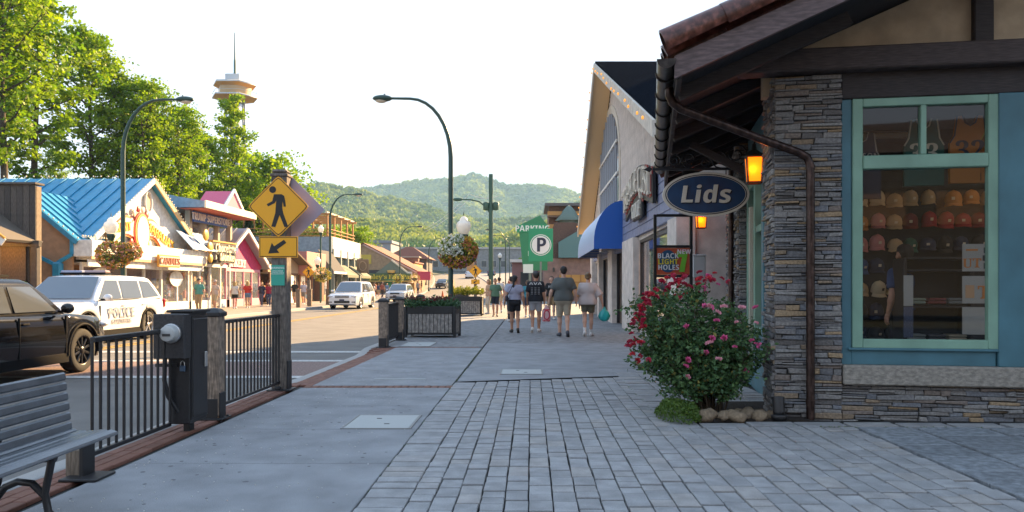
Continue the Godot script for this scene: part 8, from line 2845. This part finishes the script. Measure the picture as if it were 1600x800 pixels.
func make_proto() -> void:
	# relaxed right hand hanging down from the wrist, palm towards -x, thumb towards -z
	var hb := [[V(0, 0.01, 0), V(0, -0.03, 0), 0.024, 0.026], [V(0, -0.03, -0.022), V(0, -0.085, -0.028), 0.017, 0.015], [V(0, -0.03, 0.0), V(0, -0.088, 0.0), 0.018, 0.016], [V(0, -0.03, 0.02), V(0, -0.082, 0.024), 0.016, 0.014]]
	for k in 4:
		var z: float = [-0.031, -0.010, 0.011, 0.030][k]
		var l: float = [0.070, 0.080, 0.074, 0.056][k]
		var p0 := V(0.002, -0.082, z)
		var p1 := p0 + V(-0.008, -l * 0.5, z * 0.1)
		var p2 := p1 + V(-0.018, -l * 0.45, z * 0.02)
		hb.append([p0, p1, 0.0095, 0.0085])
		hb.append([p1, p2, 0.0085, 0.0068])
	hb.append([V(-0.004, -0.028, -0.026), V(-0.016, -0.062, -0.052), 0.0125, 0.010])
	hb.append([V(-0.016, -0.062, -0.052), V(-0.026, -0.09, -0.056), 0.010, 0.008])
	hand_mb = MB.new()
	net(hand_mb, hb, 0.0042, 0.006)
	# head looking to -z, origin at its middle
	head_mb = MB.new()
	net(head_mb, [[V(0, 0.035, 0.022), V(0, 0.03, -0.012), 0.086, 0.083], [V(0, -0.01, -0.03), V(0, -0.055, -0.04), 0.062, 0.048], [V(-0.02, -0.075, -0.06), V(0.02, -0.075, -0.06), 0.028, 0.028],
		[V(0, 0.012, -0.088), V(0, -0.022, -0.108), 0.010, 0.014], [V(-0.032, 0.03, -0.082), V(0.032, 0.03, -0.082), 0.016, 0.016], [V(-0.02, -0.052, -0.088), V(0.02, -0.052, -0.088), 0.011, 0.011],
		[V(-0.045, -0.015, -0.062), V(0.045, -0.015, -0.062), 0.03, 0.03], [V(0.078, 0.012, 0.005), V(0.088, -0.025, 0.0), 0.014, 0.012], [V(-0.078, 0.012, 0.005), V(-0.088, -0.025, 0.0), 0.014, 0.012],
		[V(0, -0.05, 0.01), V(0, -0.12, 0.022), 0.056, 0.054]], 0.0065, 0.022)
# d: height, stride (-1..1, + puts the left leg forward), arms (forward swing of left, right), shirt, bottom, hair kind and colours
func person(label: String, at: Vector3, turn: float, d: Dictionary) -> Node3D:
	var o := thing("person", label, "person", at, turn, "")
	var cell: float = d.get("cell", 0.016)
	var s: float = d.get("h", 1.72) / 1.75
	var fat: float = d.get("fat", 1.0)
	var st: float = d.get("stride", 0.5)
	var skin := M(d.get("skin", C(0.46, 0.25, 0.17)), 0.6)
	var legs := []
	var feet := []
	for q in 2:
		var sd := -1.0 if q == 0 else 1.0        # left leg first (facing -z, left is -x)
		var f := st * (1.0 if q == 0 else -1.0)   # + forward
		var hipj := V(sd * 0.09, 0.91, 0)
		var foot := V(sd * 0.085, 0.085, -0.26 * f)
		if f < 0: foot.y += 0.10 * -f
		var knee := (hipj + foot) / 2 + V(sd * 0.005, 0.02, -0.05 - (0.05 if f < 0 else 0.0))
		legs.append([hipj, knee, foot])
		var toe := foot + (V(sd * 0.03, -0.045, -0.155) if f > -0.2 else V(sd * 0.02, -0.12, -0.10))
		feet.append([foot, toe, f])
	var arms := []
	var sw: Array = d.get("arms", [-0.3, 0.3])
	var out: Array = d.get("out", [0.06, 0.06])
	for q in 2:
		var sd := -1.0 if q == 0 else 1.0
		var sh := V(sd * 0.178 * (0.93 + 0.07 * fat), 1.405, 0.01)
		var el := sh + V(sd * out[q], -0.275, -0.16 * sw[q] + 0.03)
		var bend: float = d.get("bend", [0.35, 0.35])[q]
		var wr := el + V(sd * out[q] * 0.35, -0.24 * cos(bend * 0.9), -0.24 * sin(bend * 0.9) - 0.06 * sw[q])
		arms.append([sh, el, wr])
	# body
	var mb := MB.new()
	mb.t = Transform3D(Basis.from_scale(V(s, s, s)), Vector3.ZERO)
	var tor := [[V(-0.075 * fat, 0.94, 0.015), V(0.075 * fat, 0.94, 0.015), 0.115 * fat, 0.115 * fat], [V(-0.06 * fat, 1.10, 0), V(0.06 * fat, 1.10, 0), 0.105 * fat, 0.105 * fat], [V(-0.09 * fat, 1.29, 0.01), V(0.09 * fat, 1.29, 0.01), 0.112 * fat, 0.112 * fat], [V(-0.14, 1.41, 0.012), V(0.14, 1.41, 0.012), 0.058, 0.058], [V(0, 0.98, 0), V(0, 1.34, 0.01), 0.11 * fat, 0.12 * fat]]
	var bones := tor.duplicate()
	bones.append([V(0, 1.42, 0.015), V(0, 1.55, -0.005), 0.058, 0.053])
	for l in legs:
		bones.append([l[0], l[1], 0.083 * fat, 0.055])
		bones.append([l[1], l[1].lerp(l[2], 0.35) + V(0, 0, 0.018), 0.052, 0.055])
		bones.append([l[1].lerp(l[2], 0.35) + V(0, 0, 0.018), l[2], 0.053, 0.036])
	for a in arms:
		bones.append([a[0], a[1], 0.05 * (0.6 + 0.4 * fat), 0.040])
		bones.append([a[1], a[1].lerp(a[2], 0.3), 0.040, 0.041])
		bones.append([a[1].lerp(a[2], 0.3), a[2], 0.041, 0.027])
	for f in feet: bones.append([f[0], f[1], 0.038, 0.030])
	net(mb, bones, cell, 0.03)
	var body := MB.new()
	add_mb(body, mb, Transform3D.IDENTITY)
	for q in 2:
		var sd := -1.0 if q == 0 else 1.0
		var dir: Vector3 = (arms[q][2] - arms[q][1]).normalized()
		var y := -dir
		var x := V(1, 0, 0)
		var z := x.cross(y).normalized()
		x = y.cross(z).normalized()
		add_mb(body, hand_mb, Transform3D(Basis(x * sd * s, y * s, z * s), (arms[q][2] as Vector3) * s))
	var look: float = d.get("look", 0.0)
	var hb := Basis(Vector3.UP, look) * Basis(Vector3.RIGHT, d.get("nod", 0.0))
	var hc := V(0, 1.635, -0.012)
	add_mb(body, head_mb, Transform3D(hb.scaled(V(s, s, s)), hc * s))
	part(body, "body", skin, o)
	var put := func(bn: Array, called: String, m: Material, y0 := -99.0, y1 := 99.0, c := 0.0, sm := 0.03) -> void:
		var t := MB.new()
		t.t = Transform3D(Basis.from_scale(V(s, s, s)), Vector3.ZERO)
		net(t, bn, cell if c == 0.0 else c, sm, y0, y1)
		if t.v.size(): part(t, called, m, o)
	# shirt
	var hem: float = d.get("hem", 0.93)
	var loose: float = d.get("loose", 0.022)
	var sb := []
	for t in tor: sb.append([t[0], t[1], t[2] + loose * (0.6 if t[2] < 0.07 else 1.0), t[3] + loose * (0.6 if t[3] < 0.07 else 1.0)])
	sb.append([V(-0.07 * fat, 1.0, 0.01), V(0.07 * fat, 1.0, 0.01), 0.115 * fat + loose, 0.115 * fat + loose])
	var sl: float = d.get("sleeve", 0.72)
	if sl > 0.0:
		for a in arms:
			var e: Vector3 = a[0].lerp(a[1], min(sl, 1.0))
			sb.append([a[0], e, 0.056 * (0.6 + 0.4 * fat) + loose * 0.6, 0.052 * (0.6 + 0.4 * fat) + loose, true])
	put.call(sb, "shirt", M(d.shirt, 0.9, 0.0, "fine", Vector3.ONE * 2.0), hem, 1.485)
	# shorts, trousers or skirt
	var pb := [[V(-0.075 * fat, 0.94, 0.015), V(0.075 * fat, 0.94, 0.015), 0.127 * fat, 0.127 * fat]]
	var cut: float = d.get("cut", 0.85)
	for l in legs:
		var e: Vector3 = l[0].lerp(l[1], min(cut, 1.0))
		pb.append([l[0] + V(0, 0.03, 0), e, 0.098 * fat, lerp(0.098 * fat, 0.082, min(cut, 1.0)), cut <= 1.0])
		if cut > 1.0: pb.append([l[1], l[2], 0.074, 0.058, true])
	put.call(pb, d.get("bottom_name", "shorts"), M(d.bottom, 0.9, 0.0, "fine", Vector3.ONE * 2.0), -9.0, hem + 0.07)
	# shoes
	for f in feet:
		var a: Vector3 = f[0]
		var b: Vector3 = f[1]
		put.call([[a + V(0, -0.01, 0.02), a + V(0, -0.035, 0.035), 0.045, 0.044], [a + V(0, -0.03, 0.03), b + V(0, 0.004, 0), 0.044, 0.042], [b + V(0, 0.003, 0), b + V(0, 0.001, -0.03), 0.04, 0.036]], "shoe", M(d.get("shoe", C(0.6, 0.6, 0.6)), 0.7), -99.0, 99.0, cell * 0.8, 0.015)
	if d.get("sock", false):
		for l in legs: put.call([[l[2].lerp(l[1], 0.22), l[2], 0.049, 0.042, true]], "sock", M(C(0.6, 0.6, 0.6), 0.9), -99.0, 99.0, cell * 0.8, 0.01)
	# hair
	var hm := M(d.get("hair", C(0.03, 0.02, 0.015)), 0.65, 0.0, "weather", V(6, 1, 6))
	var R := func(p: Vector3) -> Vector3: return hc + hb * p
	var hair := [[R.call(V(0, 0.05, 0.032)), R.call(V(0, 0.06, -0.005)), 0.088, 0.080], [R.call(V(0, 0.0, 0.05)), R.call(V(0, 0.04, 0.04)), 0.072, 0.085]]
	var kind: String = d.get("style", "short")
	if kind == "long": hair += [[R.call(V(-0.03, 0.0, 0.06)), R.call(V(-0.04, -0.24, 0.085)), 0.062, 0.035], [R.call(V(0.03, 0.0, 0.06)), R.call(V(0.04, -0.24, 0.085)), 0.062, 0.035], [R.call(V(0.07, 0.0, 0.0)), R.call(V(0.085, -0.18, 0.02)), 0.03, 0.025], [R.call(V(-0.07, 0.0, 0.0)), R.call(V(-0.085, -0.18, 0.02)), 0.03, 0.025]]
	if kind == "braid": hair += [[R.call(V(0, -0.02, 0.09)), R.call(V(0.01, -0.2, 0.12)), 0.04, 0.03], [R.call(V(0.01, -0.2, 0.12)), R.call(V(0.03, -0.42, 0.12)), 0.03, 0.018]]
	if kind == "bun": hair += [[R.call(V(0, 0.07, 0.10)), R.call(V(0, 0.08, 0.11)), 0.042, 0.042]]
	put.call(hair, "hair", hm, -99.0, 99.0, cell * 0.75, 0.02)
	if d.has("cap"):
		put.call([[R.call(V(0, 0.062, 0.03)), R.call(V(0, 0.068, -0.01)), 0.092, 0.086]], "cap", M(d.cap, 0.85), (hc.y + 0.045), 99.0, cell * 0.75, 0.02)
		var bt := MB.new()
		bt.t = Transform3D(Basis.from_scale(V(s, s, s)), Vector3.ZERO)
		var fw: float = d.get("cap_dir", 1.0)
		bt.ball(R.call(V(0, 0.05, -0.12 * fw)), V(0.075, 0.012, 0.07), 10, 5)
		part(bt, "cap_brim", M(d.cap, 0.85), o)
	if d.get("face", false):
		for sd in [-1.0, 1.0]:
			var e := MB.new()
			e.t = Transform3D(Basis.from_scale(V(s, s, s)), Vector3.ZERO)
			e.ball(R.call(V(sd * 0.032, 0.008, -0.094)), V(0.012, 0.008, 0.008), 8, 5)
			part(e, "eye", M(C(0.03, 0.02, 0.02), 0.3), o)
		var mo := MB.new()
		mo.t = Transform3D(Basis.from_scale(V(s, s, s)), Vector3.ZERO)
		mo.ball(R.call(V(0, -0.053, -0.097)), V(0.022, 0.006, 0.006), 8, 5)
		part(mo, "mouth", M(C(0.35, 0.12, 0.10), 0.6), o)
	o.set_meta("hand_l", (arms[0][2] + (arms[0][2] - arms[0][1]).normalized() * 0.11) * s)
	o.set_meta("hand_r", (arms[1][2] + (arms[1][2] - arms[1][1]).normalized() * 0.11) * s)
	return o
func build_people() -> void:
	make_proto()
	var tanned := C(0.42, 0.22, 0.14)
	var fair := C(0.50, 0.30, 0.22)
	var khaki := C(0.42, 0.36, 0.27)
	# four walkers in the middle, seen from behind
	person("woman in lavender tee and black shorts with a long dark braid, walking away", V(-0.47, 0, -22.1), 4.0, {"h": 1.64, "stride": 0.5, "shirt": C(0.36, 0.36, 0.46), "bottom": C(0.012, 0.012, 0.016), "hem": 1.02, "sleeve": 0.55, "cut": 0.62, "hair": C(0.015, 0.012, 0.012), "style": "braid", "shoe": C(0.03, 0.028, 0.025), "skin": tanned, "arms": [0.2, -0.2], "out": [0.10, 0.07], "look": -0.5, "fat": 0.95})
	var b := person("man in black printed tee, light grey shorts and cap, walking away", V(0.13, 0, -22.3), -3.0, {"h": 1.76, "stride": -0.55, "shirt": C(0.014, 0.016, 0.022), "bottom": C(0.40, 0.40, 0.42), "hem": 0.90, "sleeve": 0.85, "cut": 0.72, "hair": C(0.05, 0.03, 0.02), "shoe": C(0.62, 0.60, 0.57), "skin": tanned, "arms": [0.15, 0.1], "out": [0.05, 0.05], "cap": C(0.06, 0.06, 0.065), "cap_dir": -0.9, "look": 0.3, "sock": false, "loose": 0.03})
	var wt := M(C(0.5, 0.5, 0.5), 0.8)
	words(b, "shirt_print", "AVA", wt, V(0, 1.42, 0.175), 0.07, 0, 0.012, false, 900, 0.0, 2.0)
	for k in 3:
		for q in 5: bx(b, "shirt_print_line", M(C(0.16, 0.16, 0.17), 0.8), V(-0.1 + k * 0.1, 1.30 - q * 0.045, 0.172), V(0.06, 0.022, 0.012))
	person("man in grey-green tee and khaki shorts, tallest of the four walkers", V(0.86, 0, -20.4), 2.0, {"h": 1.86, "stride": 0.6, "shirt": C(0.105, 0.115, 0.11), "bottom": khaki, "hem": 0.90, "sleeve": 0.8, "cut": 1.0, "hair": C(0.02, 0.015, 0.012), "shoe": C(0.05, 0.055, 0.07), "skin": fair, "fat": 1.16, "arms": [0.1, -0.15], "out": [0.13, 0.10], "sock": false, "loose": 0.03})
	var w := person("woman in loose pale pink tee and olive shorts with hair pinned up, walking away", V(1.52, 0, -20.6), -4.0, {"h": 1.70, "stride": -0.6, "shirt": C(0.56, 0.48, 0.46), "bottom": C(0.14, 0.13, 0.09), "hem": 0.88, "sleeve": 1.0, "cut": 0.62, "hair": C(0.28, 0.18, 0.10), "style": "bun", "shoe": C(0.62, 0.62, 0.62), "skin": fair, "fat": 1.12, "arms": [0.15, -0.1], "out": [0.04, 0.16], "loose": 0.045, "sock": true})
	# bags they carry
	var hp: Vector3 = b.to_global(b.get_meta("hand_r"))
	var bag := thing("shopping_bag", "white plastic shopping bag with red ring print in the capped man's hand", "bag", hp + V(0.05, -0.04, 0), 12.0)
	var mb := MB.new()
	mb.t = Transform3D(Basis(V(1, 0, 0), V(0, 1, 0), V(0, 0, 1)), Vector3.ZERO)
	var rows := []
	for e in [[0.04, 0.02, 0.02], [-0.05, 0.07, 0.035], [-0.12, 0.125, 0.05], [-0.30, 0.135, 0.06], [-0.44, 0.125, 0.05], [-0.46, 0.08, 0.03]]:
		var r := PackedVector3Array()
		for k in 14:
			var a := TAU * k / 14
			r.append(V(cos(a) * e[1] + 0.008 * sin(k * 5.0 + e[0] * 30.0), e[0], sin(a) * e[2] + 0.006 * cos(k * 3.0)))
		rows.append(r)
	mb.grid(rows, true)
	part(mb, "film", M(C(0.62, 0.42, 0.45), 0.35), bag)
	var ring := PackedVector3Array()
	for k in 21: ring.append(V(cos(TAU * k / 20) * 0.085, -0.25 + sin(TAU * k / 20) * 0.13, 0.058 + 0.006 * cos(TAU * k / 20 * 2.0)))
	mb = MB.new()
	mb.tube(ring, 0.016, 6)
	part(mb, "ring_print", M(C(0.5, 0.03, 0.07), 0.5), bag)
	for y in [-0.1, -0.41]: bx(bag, "band_print", M(C(0.5, 0.03, 0.07), 0.5), V(0, y, 0.045), V(0.2, 0.03, 0.02), 0.005)
	hp = w.to_global(w.get_meta("hand_r"))
	bag = thing("plastic_bag", "turquoise plastic bag in the pink tee woman's right hand", "bag", hp + V(0.03, -0.03, 0), 0.0)
	mb = MB.new()
	rows = []
	for e in [[0.05, 0.015, 0.015], [-0.02, 0.05, 0.035], [-0.10, 0.12, 0.06], [-0.20, 0.145, 0.08], [-0.29, 0.12, 0.07], [-0.34, 0.05, 0.03], [-0.345, 0.0, 0.0]]:
		var r := PackedVector3Array()
		for k in 16:
			var a := TAU * k / 16
			var f := 1.0 + 0.16 * sin(k * 2.3 + e[0] * 22.0)
			r.append(V(cos(a) * e[1] * f, e[0], sin(a) * e[2] * f))
		rows.append(r)
	mb.grid(rows, true)
	part(mb, "film", M(C(0.015, 0.33, 0.34), 0.3), bag)
	# shoulder bag of the woman with the braid
	bag = thing("shoulder_bag", "small dark shoulder bag worn by the woman with the braid", "bag", V(-0.70, 1.0, -22.0))
	mb = MB.new()
	mb.box(V(0, 0, 0), V(0.08, 0.18, 0.22), 0.03)
	part(mb, "pouch", M(C(0.02, 0.02, 0.035), 0.6), bag)
	mb = MB.new()
	mb.tube(PackedVector3Array([V(0.02, 0.08, 0.08), V(0.12, 0.25, 0.20), V(0.16, 0.36, 0.14), V(0.17, 0.385, 0.02), V(0.1, 0.25, -0.16), V(0.02, 0.08, -0.1)]), 0.01, 5)
	part(mb, "strap", M(C(0.02, 0.02, 0.03), 0.6), bag)
	# people further on
	person("man in green tee and navy shorts walking towards the camera beside the yellow bush", V(-1.58, 0, -33.9), 178.0, {"h": 1.68, "stride": 0.4, "shirt": C(0.10, 0.20, 0.13), "bottom": C(0.015, 0.02, 0.035), "hair": C(0.03, 0.02, 0.015), "face": true, "cell": 0.02, "skin": tanned, "shoe": C(0.05, 0.05, 0.06), "cut": 0.85, "bend": [1.4, 0.4], "out": [0.1, 0.05]})
	person("blonde woman in a long pale sunlit dress beyond the yellow bush", V(-2.05, 0, -37.0), 120.0, {"h": 1.66, "stride": 0.2, "shirt": C(0.5, 0.32, 0.2), "bottom": C(0.62, 0.55, 0.46), "bottom_name": "skirt", "cut": 1.6, "hair": C(0.42, 0.25, 0.10), "style": "long", "cell": 0.022, "skin": fair, "bend": [1.2, 1.2]})
	person("man in white shirt half hidden behind the green tee man", V(-1.6, 0, -38.5), 10.0, {"h": 1.78, "stride": 0.4, "shirt": C(0.6, 0.6, 0.6), "bottom": C(0.5, 0.42, 0.3), "hair": C(0.02, 0.015, 0.012), "cell": 0.024})
	person("person in pale blue shirt half hidden behind the braided woman", V(-0.75, 0, -29.0), 0.0, {"h": 1.7, "stride": 0.3, "shirt": C(0.42, 0.46, 0.55), "bottom": C(0.05, 0.05, 0.06), "hair": C(0.04, 0.025, 0.02), "cell": 0.024, "cut": 1.5, "bottom_name": "trousers"})
	var bt := person("man in black tee facing the camera between the two middle walkers", V(0.82, 0, -31.0), 180.0, {"h": 1.74, "stride": 0.3, "shirt": C(0.015, 0.015, 0.018), "bottom": C(0.3, 0.2, 0.1), "hair": C(0.14, 0.08, 0.04), "face": true, "cell": 0.022, "skin": fair})
	words(bt, "shirt_print", "NYC", M(C(0.5, 0.5, 0.5), 0.8), V(0, 1.32, -0.16), 0.1, 180.0, 0.01)
	person("person in teal top far behind the capped man", V(-0.15, 0, -33.0), 0.0, {"h": 1.6, "stride": 0.3, "shirt": C(0.05, 0.25, 0.32), "bottom": C(0.05, 0.06, 0.1), "hair": C(0.2, 0.14, 0.1), "cell": 0.026})
	# far pavement
	var far := {"cell": 0.024, "face": true}
	var list := [
		["man in teal tee and tan trousers standing before the chocolate shop", -17.3, 40.0, 175.0, {"h": 1.72, "shirt": C(0.10, 0.32, 0.27), "bottom": C(0.40, 0.27, 0.14), "cut": 1.6, "bottom_name": "trousers", "hair": C(0.05, 0.03, 0.02), "cap": C(0.05, 0.05, 0.05), "stride": 0.12}],
		["man in pale shirt, khaki shorts and cap walking by the chocolate shop", -17.2, 41.8, 160.0, {"h": 1.66, "shirt": C(0.55, 0.44, 0.38), "bottom": C(0.5, 0.4, 0.26), "cap": C(0.4, 0.32, 0.3), "stride": 0.35}],
		["blonde woman in white top and black shorts before the pink bakery", -17.6, 45.6, 10.0, {"h": 1.62, "shirt": C(0.66, 0.62, 0.58), "bottom": C(0.02, 0.02, 0.02), "cut": 0.55, "sleeve": 0.3, "hair": C(0.55, 0.38, 0.16), "style": "long", "stride": 0.3}],
		["blonde woman in red top and denim shorts past the pink bakery", -17.2, 46.6, 8.0, {"h": 1.64, "shirt": C(0.5, 0.04, 0.03), "bottom": C(0.12, 0.2, 0.34), "cut": 0.5, "hair": C(0.55, 0.38, 0.16), "style": "long", "stride": 0.3, "hem": 1.0}],
		["woman in dark top left of the crossing sign post", -17.9, 51.0, 170.0, {"h": 1.6, "shirt": C(0.04, 0.04, 0.07), "bottom": C(0.1, 0.1, 0.15), "cut": 1.5, "bottom_name": "trousers", "hair": C(0.3, 0.18, 0.08), "style": "long"}],
		["woman in crimson top beside the dark top woman", -17.6, 51.5, 190.0, {"h": 1.58, "shirt": C(0.4, 0.03, 0.06), "bottom": C(0.08, 0.1, 0.16), "cut": 1.5, "bottom_name": "trousers", "hair": C(0.2, 0.1, 0.05), "style": "long"}],
		["person in black printed tee right of the crossing sign post", -17.4, 56.5, 170.0, {"h": 1.74, "shirt": C(0.02, 0.02, 0.02), "bottom": C(0.45, 0.35, 0.22)}],
		["person in pale jeans beside the pale red shop", -17.7, 60.5, 100.0, {"h": 1.7, "shirt": C(0.5, 0.45, 0.3), "bottom": C(0.3, 0.38, 0.45), "cut": 1.6, "bottom_name": "trousers", "stride": 0.5}],
		["person in pale shirt behind the far crossing sign", -16.9, 57.0, 180.0, {"h": 1.7, "shirt": C(0.55, 0.52, 0.58), "bottom": C(0.3, 0.25, 0.2)}]]
	for a in list:
		var d: Dictionary = a[4]
		d.merge(far)
		person(a[0], V(a[1], 0, -a[2]), a[3], d)
	# crowd at the bend: a few figures built once and repeated
	var proto := []
	var looks := [["white top", C(0.6, 0.58, 0.56), C(0.06, 0.1, 0.2)], ["navy top", C(0.03, 0.05, 0.12), C(0.4, 0.33, 0.24)], ["denim blue top", C(0.12, 0.2, 0.36), C(0.1, 0.15, 0.26)], ["dark top", C(0.03, 0.03, 0.03), C(0.3, 0.25, 0.2)], ["red-brown top", C(0.35, 0.1, 0.07), C(0.05, 0.05, 0.07)], ["grey top", C(0.3, 0.3, 0.32), C(0.1, 0.1, 0.12)]]
	for k in looks.size():
		proto.append([looks[k][1], looks[k][2], k])
	var spots := [[-17.2, 84.0], [-16.6, 85.5], [-16.2, 83.5], [-17.9, 88.0], [-15.6, 86.5], [-16.9, 90.0], [-15.4, 91.0], [-18.3, 92.0], [-16.4, 94.0], [-15.9, 97.0], [-14.9, 101.0], [-17.2, 99.0], [-15.6, 106.0], [-16.0, 112.0], [-2.4, 66.0], [-1.8, 72.0], [-2.6, 84.0], [-1.2, 90.0], [-3.0, 98.0], [-2.2, 104.0], [-3.4, 118.0], [-2.6, 126.0]]
	var made := {}
	var pos := ["at the front left of the crowd by the tan hall", "second in the crowd by the tan hall", "nearest the road in the crowd front", "at the left rear of the crowd front", "beside the silver car in the crowd", "in the middle of the crowd by the tan hall", "on the kerb side mid crowd", "far left in the crowd before the tan hall", "rear middle of the crowd", "rear kerb side of the crowd", "alone on the kerb past the crowd", "at the tan hall's entrance", "past the tan hall on the far kerb", "farthest on the far pavement", "beyond the parking sign on the near pavement", "past the parking sign, second", "third beyond the parking sign", "fourth beyond the parking sign", "fifth on the near pavement up the hill", "sixth on the near pavement up the hill", "seventh, near the top of the near pavement", "last at the top of the near pavement"]
	for k in spots.size():
		var q := (k * 5 + k / 3) % 6
		var at := V(spots[k][0], gy(spots[k][1]), -spots[k][1])
		var lb: String = "person in %s %s" % [looks[q][0], pos[k]]
		if not made.has(q):
			made[q] = person(lb, at, rr(0, 360), {"cell": 0.034, "h": 1.6 + 0.05 * q, "shirt": looks[q][1], "bottom": looks[q][2], "cut": 1.6 if q % 2 == 0 else 0.8, "bottom_name": "trousers" if q % 2 == 0 else "shorts", "style": "long" if q % 3 == 0 else "short", "hair": [C(0.03, 0.02, 0.015), C(0.2, 0.12, 0.06)][q % 2], "stride": 0.35})
			made[q].set_meta("group", "people far up the street")
		else:
			copy(made[q], at, rr(0, 360), lb, "person")
	# shopper inside the corner shop
	person("shopper in a blue top and dark cap inside the corner shop", V(4.55, 0.17, -9.35), 10.0, {"h": 1.66, "shirt": C(0.02, 0.07, 0.2), "bottom": C(0.02, 0.02, 0.03), "cut": 1.6, "bottom_name": "trousers", "hair": C(0.01, 0.01, 0.01), "cap": C(0.015, 0.016, 0.02), "stride": 0.1})
